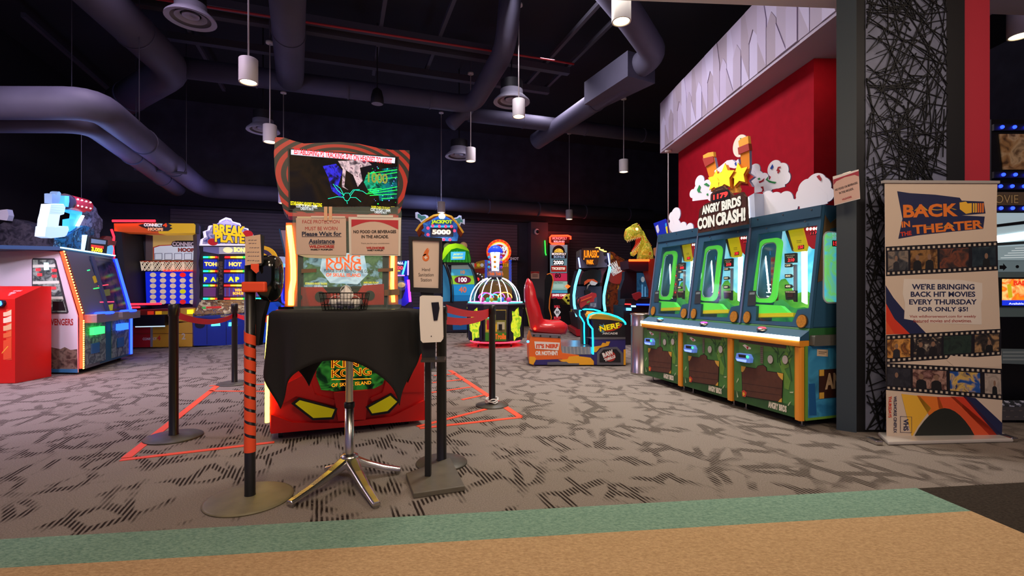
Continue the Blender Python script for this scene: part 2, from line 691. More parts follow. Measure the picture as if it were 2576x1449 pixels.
# ------------------------------------------------------------------ walls
def slat_wall():
    m = bpy.data.materials.new('slat_siding')
    m.use_nodes = True
    nt = m.node_tree
    N, L = nt.nodes, nt.links
    b = N['Principled BSDF']
    b.inputs['Roughness'].default_value = 0.55
    tc = N.new('ShaderNodeTexCoord')
    sx = N.new('ShaderNodeSeparateXYZ')
    L.new(tc.outputs['Object'], sx.inputs[0])
    mul = N.new('ShaderNodeMath')
    mul.operation = 'MULTIPLY'
    mul.inputs[1].default_value = 11.0
    L.new(sx.outputs[2], mul.inputs[0])
    fr = N.new('ShaderNodeMath')
    fr.operation = 'FRACT'
    L.new(mul.outputs[0], fr.inputs[0])
    r = N.new('ShaderNodeValToRGB')
    r.color_ramp.elements[0].position = 0.0
    r.color_ramp.elements[0].color = lin('#24222a') + (1,)
    r.color_ramp.elements[1].position = 0.2
    r.color_ramp.elements[1].color = lin('#6c6474') + (1,)
    L.new(fr.outputs[0], r.inputs[0])
    n = N.new('ShaderNodeTexNoise')
    n.inputs['Scale'].default_value = 5
    mp = N.new('ShaderNodeMapping')
    mp.inputs['Scale'].default_value = (0.6, 0.6, 14)
    L.new(tc.outputs['Object'], mp.inputs[0])
    L.new(mp.outputs[0], n.inputs['Vector'])
    mx = N.new('ShaderNodeMixRGB')
    mx.blend_type = 'MULTIPLY'
    mx.inputs[0].default_value = 0.6
    L.new(r.outputs[0], mx.inputs[1])
    L.new(n.outputs['Fac'], mx.inputs[2])
    L.new(mx.outputs[0], b.inputs['Base Color'])
    bp = N.new('ShaderNodeBump')
    bp.inputs['Strength'].default_value = 0.6
    bp.inputs['Distance'].default_value = 0.01
    L.new(fr.outputs[0], bp.inputs['Height'])
    L.new(bp.outputs[0], b.inputs['Normal'])
    return m


PAINT = M('#3a3b49', 0.85, noise=0.3, nscale=3)
WU = Vector((.947, .32, 0)).normalized()            # along the back wall, to the right
WN = Vector((WU.y, -WU.x, 0))                       # out of it, into the room
WALL = Plane((-10.235, 11.34, 0), WU)                   # left end of the back wall
CEIL = 5.9
LEN = 23.0
MB().rect(WALL, 0, 0, LEN, CEIL, -0.15, 0, PAINT).build('wall_back', kind='structure')
SL = slat_wall()
u_a = WALL.uv(430, 600)[0]
u_b = WALL.uv(1300, 600)[0]
MB().rect(WALL, u_a, 0, u_b, 3.147, 0.002, 0.05, SL).build('trim_2', kind='structure')
u_c, u_d = WALL.uv(1368, 600)[0], WALL.uv(1585, 600)[0]
MB().rect(WALL, u_c, 0, u_d, 2.998, 0.002, 0.05, SL).build('trim_3', kind='structure')
# dark bulkhead over the slats
MB().rect(WALL, u_a - 1.2, 3.23, LEN, 3.72, 0.002, 0.22, M('#22222b', 0.8)).build('trim_4', kind='structure')
# square column standing out of the back wall
cu0, cu1 = WALL.uv(1326, 700)[0], WALL.uv(1368, 700)[0]
MB().rect(WALL, cu0, 0, cu1, 3.225, 0.06, 0.34, M('#4a4650', 0.7)).build('column_1', kind='structure')
LW = Plane(WALL.o - WN * -7.2, -WN)                 # left wall, running from near the camera to the back corner
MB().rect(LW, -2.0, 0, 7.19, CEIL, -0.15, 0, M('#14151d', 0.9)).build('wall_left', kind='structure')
MB().rect(Plane((9.5, 17.6, 0), (0, -1, 0)), 0, 0, 22, CEIL, -0.15, 0, PAINT).build('wall_right', kind='structure')
# ceiling deck over the arcade
MB().box((-0.5, 11.3, CEIL + 0.05), (24, 15.4, 0.1), M('#1c1c26', 0.9)).build('ceiling', kind='structure')

# ------------------------------------------------------------------ red feature wall, white soffit, lobby ceiling
CRIM = M('#a20a1e', 0.8, noise=0.12, nscale=8, spec=0.15)
SH = 3.635
rf, rc = Vector((3.05, 8.74, 0)), Vector((3.29, 5.2, 0))
MB().hexa([rf, rc, Vector((3.62, 5.2, 0)), Vector((3.62, 8.74, 0))],
          [q + Vector((0, 0, SH)) for q in (rf, rc, Vector((3.62, 5.2, 0)), Vector((3.62, 8.74, 0)))], CRIM).build('wall_red', kind='structure')
SOF = M('#b9aebb', 0.7)
sa, sb = Vector((2.73, 8.79, 0)), Vector((2.99, 4.30, 0))
fas = Plane(sa, sb - sa)
FL = (sb - sa).length
mb = MB()
back = [Vector((4.4, 8.79, 0)), Vector((4.4, 4.30, 0))]
ring = [sa, sb, back[1], back[0]]
mb.hexa([q + Vector((0, 0, SH + 0.002)) for q in ring], [q + Vector((0, 0, SH + 0.92)) for q in ring], SOF)
mb.build('ceiling_soffit', kind='structure')
# faceted panels on the soffit's face
pan = [M('#b3a6b4', 0.6), M('#c8bfd4', 0.55), M('#a99ba4', 0.65), M('#beb2c6', 0.6)]
mb = MB()
k = 0
u = 0.10
base = SH + 0.04
while u < FL - 0.3:
    w = 0.36
    H = 0.86
    b0 = base
    shapes = [([(u, b0), (u + w * .5, b0), (u + w * .5, b0 + H * .52), (u + w * .25, b0 + H * .66), (u, b0 + H * .5)], 1),
              ([(u, b0 + H * .5), (u + w * .25, b0 + H * .66), (u + w * .5, b0 + H * .52), (u + w * .5, b0 + H), (u, b0 + H)], 0),
              ([(u + w * .5, b0), (u + w, b0), (u + w * .5, b0 + H * .45)], 2),
              ([(u + w, b0), (u + w, b0 + H * .62), (u + w * .78, b0 + H), (u + w * .5, b0 + H), (u + w * .5, b0 + H * .45)], 3),
              ([(u + w, b0 + H * .62), (u + w, b0 + H), (u + w * .78, b0 + H)], 1)]
    for pts, mi in shapes:
        mb.ext(fas, [(min(a, FL - .02), c) for a, c in pts], 0.002, 0.010 + 0.006 * ((mi + k) % 3), pan[(mi + k) % 4])
    u += w
    k += 1
mb.build('trim_5', kind='structure')
# white lobby ceiling whose front edge crosses the top of the view
lc = [Vector((-7, 3.75, 0)), Vector((1.083, 4.167, 0)), Vector((2.955, 4.283, 0)), Vector((8.4, 4.60, 0)), Vector((8.4, -3, 0)), Vector((-7, -3, 0))]
mb = MB()
n = len(lc)
lo = [q + Vector((0, 0, SH)) for q in lc]
hi = [q + Vector((0, 0, SH + 0.3)) for q in lc]
mb.add(lo + hi, [tuple(range(n - 1, -1, -1)), tuple(n + i for i in range(n))] + [(i, (i + 1) % n, n + (i + 1) % n, n + i) for i in range(n)], M('#d8d4d6', 0.7))
mb.build('ceiling_lobby', kind='structure')

# ------------------------------------------------------------------ patterned pillar on the right
PZ = 3.72
def fx(px, z=PZ):
    return (px - CX) / F * z
front = Plane((0, PZ, 0), (1, 0, 0))
DKP = M('#0e0e11', 0.5)
mb = MB()                                           # core of the pillar, its left corner a grey-green steel trim
mb.hexa([Vector((fx(2151), PZ, 0)), Vector((fx(2427), PZ, 0)), Vector((fx(2427), PZ + .5, 0)), Vector((2.90, PZ + .5, 0))],
        [Vector((fx(2151), PZ, SH)), Vector((fx(2427), PZ, SH)), Vector((fx(2427), PZ + .5, SH)), Vector((2.90, PZ + .5, SH))], DKP)
mb.build('column_2', kind='structure')
xl = fx(2151)
mb = MB()
mb.hexa([Vector((fx(2104, 3.78), 3.78, 0)), Vector((xl - .003, 3.70, 0)), Vector((xl - .003, 3.90, 0)), Vector((2.665, 3.90, 0))],
        [Vector((fx(2104, 3.78), 3.78, SH)), Vector((xl - .003, 3.70, SH)), Vector((xl - .003, 3.90, SH)), Vector((2.665, 3.90, SH))], M('#323f4a', 0.5))
mb.build('trim_6', kind='structure')
x0, x1 = fx(2176), fx(2378)
mb = MB()
mb.rect(front, x0, 0.02, x1, SH - .02, 0.002, 0.008, M('#797d94', 0.35, noise=0.25, nscale=9))
random.seed(11)
LAT = M('#08080a', 0.55)
W_, H_ = x1 - x0, SH - 0.04
count = 0
while count < 500:
    cx_, cy_ = random.uniform(x0, x1), random.uniform(0, SH)
    a = random.uniform(0, math.pi)
    ln = random.uniform(0.22, 0.62)
    p = []
    for sgn in (-1, 1):
        u, v = cx_ + sgn * math.cos(a) * ln / 2, cy_ + sgn * math.sin(a) * ln / 2
        p.append((min(max(u, x0), x1), min(max(v, 0.02), SH - .02)))
    if math.dist(*p) < 0.1:
        continue
    mb.stroke(front, p, random.uniform(0.003, 0.006), 0.010 + 0.00002 * count, 0.018 + 0.00002 * count, LAT)
    count += 1
mb.build('trim_7', kind='structure')
# red return wall right of the pillar
MB().hexa([Vector((fx(2427) + .003, PZ + .06, 0)), Vector((fx(2490, PZ + .06), PZ + .06, 0)), Vector((fx(2490, PZ + .06), PZ + .4, 0)), Vector((fx(2427) + .003, PZ + .4, 0))],
          [Vector((fx(2427) + .003, PZ + .06, SH)), Vector((fx(2490, PZ + .06), PZ + .06, SH)), Vector((fx(2490, PZ + .06), PZ + .4, SH)), Vector((fx(2427) + .003, PZ + .4, SH))], M('#b8283a', 0.6)).build('trim_8', kind='structure')

# ------------------------------------------------------------------ ducts, beams, vents under the arcade ceiling
DUCT = M('#4e4c5e', 0.65, noise=0.15, nscale=2)
GRP = 'round air ducts under the dark ceiling'


def arc_path(pts, r=0.35, n=5):
    """round the corners of a path"""
    pts = [Vector(q) for q in pts]
    out = [pts[0]]
    for i in range(1, len(pts) - 1):
        a, b, c = pts[i - 1], pts[i], pts[i + 1]
        d1, d2 = (a - b).normalized(), (c - b).normalized()
        rr = min(r, (a - b).length * .45, (c - b).length * .45)
        p, q = b + d1 * rr, b + d2 * rr
        for k in range(n + 1):
            t = k / n
            out.append(p * (1 - t) ** 2 + b * 2 * t * (1 - t) + q * t * t)
    out.append(pts[-1])
    return out


def duct(pts, r, label, seams=True):
    pts = arc_path(pts)
    root = thing('air_duct', label, 'duct', (pts[0].x, pts[0].y, 0), GRP)
    mb = MB().tube(pts, r, DUCT, 24)
    if seams:
        for i in range(len(pts) - 1):
            a, b = pts[i], pts[i + 1]
            ln = (b - a).length
            k = 1.2
            while k < ln - .3:
                q = a.lerp(b, k / ln)
                d = (b - a).normalized()
                mb.cyl(q - d * .012, q + d * .012, r + .012, DUCT, 24)
                k += 1.5
    mb.build('pipe', root)
    return root


duct([(-8.1, 5.70, 3.35), (-5.0, 5.72, 3.35), (-6.62, 10.0, 3.35), (-6.95, 10.95, 3.42), (-6.4, 11.5, 3.48), (4.4, 15.12, 3.48)], 0.19, 'upper of two parallel grey ducts bending down the left wall')
duct([(-8.2, 6.1, 3.28), (-5.45, 6.12, 3.28), (-6.95, 9.9, 3.22)], 0.15, 'lower thinner duct beneath the pair bending along the left wall')
duct([(-5.56, 7.87, 4.8), (-0.775, 9.49, 4.8), (-0.10, 7.5, 4.9), (-0.02, 7.2, 5.6)], 0.17, 'long straight duct crossing behind the striped screen hood, turning up at its end')
duct([(-2.70, 5.72, 4.8), (-3.86, 8.30, 4.8)], 0.22, 'short wide duct running overhead above the striped screen hood')
duct([(-5.15, 5.6, 4.85), (-5.56, 7.87, 4.75), (-7.2, 8.8, 4.6)], 0.26, 'wide dark duct angled overhead at the upper left')
duct([(-0.9, 9.95, 4.78), (3.9, 11.55, 4.78)], 0.15, 'long duct running above the back wall toward the red feature wall')
duct([(-1.25, 9.75, 4.5), (-1.02, 9.86, 4.78), (-.86, 9.95, 4.8)], 0.14, 'short elbow duct dropping to the round vent above the jackpot wheel', False)
duct([(0.55, 11.0, 4.55), (0.98, 10.54, 4.7), (2.0, 8.4, 4.8)], 0.19, 'diagonal round duct leading up to the square box duct')
duct([(2.05, 8.15, 4.85), (2.3, 7.65, 4.9), (1.6, 6.6, 4.95), (0.9, 5.9, 5.2)], 0.20, 'bent duct over the box duct, near the white soffit')
a, b = Vector((1.55, 9.1, 4.62)), Vector((2.16, 7.95, 4.62))
bd = (b - a).normalized()
bs = Vector((-bd.y, bd.x, 0)) * 0.30
mb = MB()
mb.hexa([a - bs * .7, b - bs, b + bs, a + bs * .7], [q + Vector((0, 0, .42)) for q in (a - bs * .7, b - bs, b + bs, a + bs * .7)], DUCT)
mb.build('box_duct', label='square sheet-metal box duct hanging at the diagonal duct end', category='duct', loc=(1.85, 8.5, 4.62))

BEAM = M('#45434f', 0.7)
beam_lab = ['ceiling strut crossing nearest the camera', 'ceiling strut above the red sprinkler pipe', 'ceiling strut just behind the red sprinkler pipe', 'ceiling strut just in front of the long crossing duct']
for i, (p, q) in enumerate([((420, 0), (1532, 78)), ((860, 97), (1436, 180)), ((860, 162), (1382, 230)), ((560, 110), (1480, 18))]):
    h = 5.35 + (i == 3) * .1
    Z = lambda y: F * (h - EYE) / (HY - y)
    if i < 3:
        A = at(p[0], p[1], Z(p[1]))
        mb = MB()
        d = WU
        s, e = A - d * 3.4, A + d * (4.2 if i else 5.0)
        nrm = Vector((-d.y, d.x, 0)) * .06
        mb.hexa([s - nrm, e - nrm, e + nrm, s + nrm], [x + Vector((0, 0, .12)) for x in (s - nrm, e - nrm, e + nrm, s + nrm)], BEAM)
        mb.build('ceiling_strut', label=beam_lab[i], category='strut', group='struts under the ceiling', loc=tuple(A))
PERP = Vector((.34, -.94, 0)).normalized()
jl = ['cross strut over the striped hood', 'cross strut between hood and middle lamps', 'cross strut over the middle pendant lamps', 'cross strut right of the middle pendant lamps', 'cross strut near the bent duct',
      'cross strut at the far left of the ceiling grid']
for i, (px, py) in enumerate([(500, 120), (960, 60), (1120, 60), (1420, 110), (1480, 120), (240, 200)]):
    A = at(px, py, F * 4.37 / (HY - py))
    s, e = A - PERP * (1.2 if i == 5 else 2.0), A + PERP * 2.4
    nrm = Vector((-PERP.y, PERP.x, 0)) * .03
    mb = MB()
    mb.hexa([s - nrm, e - nrm, e + nrm, s + nrm], [x + Vector((0, 0, .07)) for x in (s - nrm, e - nrm, e + nrm, s + nrm)], BEAM)
    mb.build('cross_strut', label=jl[i], category='strut', group='struts under the ceiling', loc=tuple(A))
# red sprinkler pipe
A, B = at(540, 20, 4.15 * F / 712), at(1390, 152, 4.15 * F / 580)
MB().tube([A - (B - A) * .4, A, B, B + Vector((.4, .1, -.02))], 0.018, M('#b0252b', 0.5), 8).build('sprinkler_pipe', label='thin red sprinkler pipe crossing the dark ceiling', category='pipe', loc=tuple(A))


def vent(px, py, h, r, label):
    Z = F * (h - EYE) / (HY - py)
    c = at(px, py, Z)
    root = thing('round_vent', label, 'vent', c, 'round ceiling vents')
    VM = M('#9a98a6', 0.5)
    MB().lathe(c, [(r, 0), (r * .98, .025), (r * .72, .10), (r * .62, .12), (r * .62, .20), (r * .5, .20)], VM).lathe(c, [(r * .78, .012), (r, 0)], VM).build('flange', root)
    MB().lathe(c, [(r * .62, .03), (r * .40, .06), (r * .40, .075), (r * .62, .045)], VM).lathe(c, [(r * .34, .045), (r * .05, .05), (r * .02, .09), (r * .34, .06)], VM).build('cone', root)
    MB().cyl(c + Vector((0, 0, .10)), c + Vector((0, 0, .35)), r * .6, DARK, 20).cyl(c + Vector((0, 0, .35)), (c.x, c.y, CEIL), .012, DARK, 8).build('neck', root)


vent(480, 50, 4.7, 0.30, 'round grey ceiling vent at upper left of the ceiling')
vent(1287, 258, 4.2, 0.30, 'round ceiling vent behind the middle pendant lamp')
vent(662, 330, 4.0, 0.28, 'round ceiling vent beside the pendant lamp left of the striped hood')
vent(1155, 395, 4.0, 0.30, 'round ceiling vent hanging below the short elbow duct')
# dome loudspeaker hanging under the long duct
c = at(949, 262, F * 3.35 / (HY - 262))
root = thing('ceiling_speaker', 'dark hanging ceiling speaker below the long crossing duct', 'speaker', c)
MB().lathe(c, [(.10, 0), (.115, .02), (.11, .12), (.08, .24), (.04, .28), (.01, .28)], DARK).build('housing', root)
MB().lathe(c, [(.10, 0.004), (.05, .002), (.004, 0.001)], M('#8a889a', .5)).build('grille', root)
MB().cyl(c + Vector((0, 0, .28)), (c.x, c.y, CEIL), .012, DARK, 8).build('hanging_rod', root)
# trapeze hangers for the left ducts
for i, (px0, py0, px1, py1, z) in enumerate([(175, 322, 352, 334, 6.4), (338, 425, 470, 436, 8.2)]):
    A, B = at(px0, py0, z), at(px1, py1, z + .2)
    root = thing('duct_hanger', ['trapeze hanger bar under the left duct pair, nearer one', 'trapeze hanger bar under the left duct pair, farther one'][i], 'hanger', (A + B) / 2, 'trapeze hangers of the left ducts')
    MB().tube([A, B], .025, BEAM, 6).build('bar', root)
    for q in (A + (B - A) * .03, B - (B - A) * .01):
        MB().tube([q, Vector((q.x, q.y, CEIL))], .006, BEAM, 6).build('rod', root)

# ------------------------------------------------------------------ pendant lamps
LAMP_G = 'white cylinder pendant lamps'
SHELL = M('#d8d2cc', 0.55)
GLOW = E('#ffe2b0', 9.0)


def lamp(px, ybot, canopy_y, z, label, watts=40, top=None):
    c = at(px, ybot, z)
    hc = top if top else at(px, canopy_y, z).z
    root = thing('pendant_lamp', label, 'lamp', c, LAMP_G)
    r, h = 0.1, 0.27
    MB().lathe(c, [(r, 0), (r, h - .006), (r - .006, h), (.008, h)], SHELL).lathe(c, [(r * .86, 0.02), (r * .86, 0), (r, 0)], SHELL).build('shade', root)
    MB().lathe(c, [(r * .86, 0.012), (r * .4, 0.016), (.001, 0.016)], GLOW).build('diffuser', root)
    MB().tube([c + Vector((0, 0, h)), Vector((c.x, c.y, hc))], .009, SHELL, 8).build('stem', root)
    MB().lathe((c.x, c.y, hc), [(.002, -.005), (.045, -.005), (.06, .0), (.06, .03), (.002, .03)], SHELL).build('canopy', root)
    if not top:
        MB().tube([(c.x, c.y, hc + .03), (c.x, c.y, CEIL)], .012, BEAM, 6).build('hanger', root)
    d = bpy.data.lights.new('lamp_beam', 'SPOT')
    d.energy = watts * 1.8
    d.color = (1.0, .84, .62)
    d.spot_size = math.radians(95)
    d.spot_blend = 0.8
    d.shadow_soft_size = .08
    o = bpy.data.objects.new('lamp_beam', d)
    COL.objects.link(o)
    o.parent = root
    o.location = (0, 0, -0.02)


lamp(625, 208, -160, 5.45, 'pendant lamp nearest the camera above the left, its canopy out of view', 40)
lamp(679, 358, 110, 7.5, 'pendant lamp touching the upper left corner of the striped screen hood', 60)
lamp(713, 512, 235, 10.2, 'pendant lamp mostly hidden behind the striped screen hood', 50)
lamp(1305, 294, 15, 7.5, 'large middle pendant lamp in front of the round vent', 60)
lamp(1184, 406, 187, 9.6, 'pendant lamp hanging left of the middle one, before the low round vent', 60)
lamp(1110, 535, 285, 12.0, 'long-stemmed pendant lamp right above the jackpot sign', 60)
lamp(1569, 433, 250, 10.4, 'pendant lamp hanging in front of the dark wall, above the dinosaur head', 60)
lamp(1432, 552, 337, 13.6, 'small far pendant lamp above the money wheel machine', 50)
lamp(1563, 55, -200, 5.0, 'big pendant lamp cut by the top of the photo near the white soffit', 60)
lamp(1681, 600, 392, 8.6, 'pendant lamp stem beside the red wall, its shade hidden behind the cabinets', 20, SH - .029)
lamp(2566, 92, -40, 4.9, 'pendant lamp in the dark room at the far right', 25)
# ------------------------------------------------------------------ barrier posts
TAPE = M('#f2522a', 0.55)
POSTM = M('#101012', 0.35, spec=0.6)
BASEM = M('#4a463c', 0.45, noise=0.25, nscale=14)
STG = 'black belt barrier posts on round bases'


def stanchion(px, py, top_y, base_px, label, belts=()):
    c = ground(px, py)
    Z = c.y
    rb = base_px / F * Z
    hz = EYE - (top_y - HY) / F * Z
    root = thing('barrier_post', label, 'barrier post', c, STG)
    MB().lathe(c, [(.002, .022), (rb * .3, .021), (rb * .97, .012), (rb, .007), (rb, .001), (.002, .001)], BASEM, 40).build('base', root)
    MB().lathe(c, [(.034, .02), (.034, .025), (.0315, .03), (.0315, hz - .09), (.036, hz - .088), (.036, hz - .01), (.031, hz), (.002, hz)], POSTM, 24).build('post', root)
    for a, b, sag, w in belts:
        A, B = Vector(a), Vector(b)
        mb = MB()
        n = 14
        vs = []
        d = (B - A).normalized()
        nn = Vector((-d.y, d.x, 0)) * .0015
        for k in range(n + 1):
            t = k / n
            q = A.lerp(B, t) - Vector((0, 0, sag * 4 * t * (1 - t)))
            vs.append([q - nn + Vector((0, 0, -w / 2)), q + nn + Vector((0, 0, -w / 2)), q + nn + Vector((0, 0, w / 2)), q - nn + Vector((0, 0, w / 2))])
        mb.loft(vs, M('#d8242c', 0.6))
        mb.build('belt', root)
    return root


s2, s3, s4, s5, s6 = ground(437, 1100), ground(590, 965), ground(1111, 1165), ground(1238, 1020), ground(1089, 930)


def top_at(c, py, dx=0.0):
    return Vector((c.x + dx, c.y, EYE - (py - HY) / F * c.y))


stanchion(437, 1100, 765, 64, 'black barrier post on the left corner of the orange floor tape', [(top_at(s2, 792, .02), top_at(s3, 795, -.02), .06, .05)])
stanchion(590, 965, 764, 40, 'black barrier post at the back left, in front of the plate game', [(top_at(s3, 794, .03), at(700, 800, 5.3), .04, .05)])
stanchion(1111, 1165, 770, 64, 'black barrier post right behind the hand sanitizer stand')
stanchion(1238, 1020, 768, 41, 'black barrier post with white tie at its foot, standing before the domed prize game',
          [(top_at(s5, 783, -.03), top_at(s4, 776, .03), .03, .05), (top_at(s5, 791, -.03), top_at(s4, 806, .03), .03, .05)])
stanchion(1089, 930, 770, 30, 'black barrier post far behind the sanitizer stand, mostly hidden')
rt = [o for o in COL.objects if o.name.startswith('barrier_post') and 'white tie' in o['label']][0]
random.seed(3)
mb = MB()
for k in range(3):
    pts = []
    for i in range(12):
        a = 2 * math.pi * i / 12
        rr = .05 + random.uniform(-.012, .02)
        pts.append(s5 + Vector((rr * math.cos(a), rr * math.sin(a), .035 + .012 * k + random.uniform(-.008, .012))))
    mb.tube(pts, .006, WHITE, 6, closed=True)
mb.build('plastic_tie', rt, label='crumpled white plastic tie')

# tall post with a spiral of orange tape, a paper notice and a black holder
c = ground(627, 1255)
Z = c.y
pc = c + Vector((.004, 0, 0))
root = thing('notice_post', 'tall black post spiralled with orange tape, paper notice on top', 'barrier post', c)
MB().lathe(c, [(.002, .022), (.07, .021), (.20, .013), (.215, .008), (.215, .001), (.002, .001)], M('#7c7458', 0.5, noise=0.2, nscale=10), 48).build('base', root)
hz = EYE - (668 - HY) / F * Z
MB().lathe(pc, [(.028, .02), (.0265, .03), (.0265, hz), (.002, hz)], POSTM, 24).build('post', root)
z0, z1 = EYE - (1130 - HY) / F * Z, EYE - (815 - HY) / F * Z
rings = []
N = 9 * 24
for i in range(N + 1):
    a = -2 * math.pi * i / 24 + .8
    zz = z0 + .02 + (z1 - z0 - .05) * i / N
    w = .026
    e = Vector((math.cos(a), math.sin(a), 0))
    rings.append([pc + e * .0268 + Vector((0, 0, zz - w)), pc + e * .0285 + Vector((0, 0, zz - w)), pc + e * .0285 + Vector((0, 0, zz + w)), pc + e * .0268 + Vector((0, 0, zz + w))])
MB().loft(rings, TAPE).cyl(pc + Vector((0, 0, z0 - .012)), pc + Vector((0, 0, z0 + .03)), .0288, TAPE).build('spiral_tape', root, label='orange tape wound in a spiral')
npl = Plane(pc + Vector((0, -.045, 0)), (1, .22, 0))
mb = MB()
mb.pix(npl, [(618, 597), (656, 589), (664, 594), (662, 660), (657, 668), (617, 668)], -.008, -.001, DARK)
mb.build('clipboard', root)
mb = MB()
mb.pix(npl, [(617, 596), (655, 590), (658, 662), (617, 668)], 0, .002, M('#d8b79c', .7))
INK = M('#6a5a66', .7)
random.seed(5)
for yy, xa, xb in [(604, 625, 650), (612, 626, 645), (623, 628, 652), (634, 622, 654), (644, 624, 652), (655, 622, 640), (656, 642, 654)]:
    x = xa
    while x < xb - 3:
        w = random.uniform(3, 7)
        mb.pix(npl, [(x, yy), (min(x + w, xb), yy - .8), (min(x + w, xb), yy + .9), (x, yy + 1.6)], .0021, .0026, INK)
        x += w + 1.5
mb.build('notice', root, label='beige paper notice with faded writing')
hp = Plane(pc + Vector((0, .05, 0)), (1, 0, 0))
hc = hp.at(676, 700)
rings = []
for t, s in [(-.085, .5), (-.075, .72), (-.05, .88), (0, 1.0), (.05, .98), (.075, .9), (.085, .6)]:
    ring = []
    for k in range(28):
        a = 2 * math.pi * k / 28
        ca, sa_ = math.cos(a), math.sin(a)
        x = math.copysign(abs(ca) ** .55, ca) * .062
        z = math.copysign(abs(sa_) ** .55, sa_) * .125
        if z < 0:
            x *= 1 - .28 * (z / .125) ** 2
        ring.append(hc + Vector((x * s, t * .75, z * s)))
    rings.append(ring)
MB().loft(rings, M('#0c0f0e', .12, coat=.6), True).build('holder', root, label='glossy black rounded holder')
mb = MB()
mb.pix(hp, [(646, 752), (676, 756), (664, 800), (656, 868), (645, 868), (640, 790)], -.02, .02, DARK)
mb.build('strut', root)
mb = MB()
mb.box(pc + Vector((.035, .0, EYE - (722 - HY) / F * Z - pc.z)), (.125, .075, .055), TAPE)
mb.pix(npl, [(632, 664), (652, 664), (652, 683), (645, 688), (632, 676)], .003, .006, TAPE)
mb.build('tape_band', root, label='orange tape binding the holder to the post', bevel=.012)

# ------------------------------------------------------------------ orange tape stuck on the carpet
TG = 'strips of orange tape on the carpet'


def tape(a, b, w, label):
    A, B = ground(*a), ground(*b)
    d = (B - A).normalized()
    n = Vector((-d.y, d.x, 0)) * w / 2
    z = Vector((0, 0, .004))
    mb = MB()
    e = Vector((0, 0, .0006))
    mb.hexa([A - n + e, B - n + e, B + n + e, A + n + e], [A - n + z, B - n + z, B + n + z, A + n + z], TAPE)
    mb.build('floor_tape', label=label, category='tape', group=TG, loc=tuple((A + B) / 2))


tape((318, 1152), (548, 970), .06, 'long orange tape strip along the left side of the taped area')
tape((303, 1158), (690, 1113), .045, 'orange tape strip running in front of the red game toward the left corner')
tape((528, 971), (668, 967), .04, 'orange tape strip beside the back left post, the farther of two')
tape((526, 984), (668, 985), .04, 'orange tape strip beside the back left post, the nearer of two')
tape((1132, 932), (1308, 1049), .06, 'long orange tape strip along the right side of the taped area')
tape((1092, 945), (1146, 941), .04, 'farthest short orange tape rung behind the sanitizer stand')
tape((1088, 963), (1164, 955), .04, 'second farthest orange tape rung behind the sanitizer stand')
tape((1085, 988), (1184, 974), .04, 'third orange tape rung behind the sanitizer stand')
tape((1162, 1006), (1218, 994), .04, 'short torn orange tape rung near the right post')
tape((1050, 1074), (1222, 1030), .045, 'orange tape strip slanting to the foot of the right post')
tape((1056, 1078), (1312, 1050), .045, 'orange tape strip running from the red game to the right corner')

# ------------------------------------------------------------------ the red shooter game behind the draped table
KA = Vector((-1.78, 3.51, 0))
KU = Vector((.917, .40, 0)).normalized()
KP = Plane(KA, KU)                       # its front face
KD = Vector((-KU.y, KU.x, 0))            # into the machine
KW = 1.146
KS = Plane(KA, KD)                       # its left side; n runs along the front
root = thing('shooter_game', 'red shooter game with a striped screen hood, standing behind the draped table', 'arcade game', KA + KU * KW / 2)
KRED = M('#e01a14', 0.38)
mb = MB()
mb.ext(KS, [(0, .055), (0, .60), (.10, .74), (.28, .93), (.95, .93), (.95, .055)], 0, KW, KRED)
# sculpted brow, cheeks and nose on the front
mb.pix(KP, [(682, 1040), (735, 1060), (850, 1062), (905, 1055), (985, 1045), (1066, 1005), (1067, 1054), (682, 1088)], 0, .035, KRED)
mb.pix(KP, [(838, 985), (926, 978), (918, 1052), (850, 1056)], 0, .045, KRED)
mb.pix(KP, [(700, 975), (775, 935), (792, 990), (845, 1005), (840, 1018), (745, 995), (700, 1020)], 0, .028, KRED)
mb.pix(KP, [(975, 935), (1062, 890), (1064, 985), (1000, 985), (935, 1008), (930, 1000), (962, 985)], 0, .028, KRED)
mb.build('base_cabinet', root, bevel=.012)
EYEY = M('#e8d81e', 0.4, emit=.12)
for a, b in [([(754, 1003), (841, 1026), (833, 1045), (788, 1047), (743, 1012)], [(752, 997), (848, 1024), (838, 1051), (786, 1053), (733, 1012)]),
             ([(979, 992), (996, 1007), (972, 1030), (934, 1036), (925, 1022)], [(982, 986), (1003, 1007), (976, 1036), (932, 1042), (918, 1020)])]:
    mb = MB()
    mb.pix(KP, b, .03, .052, BLACK)
    mb.pix(KP, a, .052, .056, EYEY)
    mb.build('yellow_panel', root, label='yellow slanted panel with a black rim')
# backlit title panel low on the front
mb = MB()
mb.pix(KP, [(800, 888), (966, 886), (975, 930), (962, 966), (940, 977), (845, 984), (808, 980), (795, 945)], .004, .012, art(['#05080a', '#0d2a14', '#2f7a2a', '#10200f'], 9, .55, 3))
KO, KY = E('#f0921a', 1.5), E('#7a2c08', .5)
for t, bl, tr in [('KING', (834, 925), (932, 900)), ('KONG', (834, 949), (933, 924)), ('OF SKULL ISLAND', (834, 973), (933, 957))]:
    big = t in ('KING', 'KONG')
    mb.outlined(KP, t, bl, tr, .013, KY if big else KO, KO if big else KY, .0, .035 if big else .02)
mb.pix(KP, [(834, 953.5), (933, 951), (933, 952.8), (834, 955)], .013, .016, KO)
mb.build('title_panel', root, label='green backlit title panel')
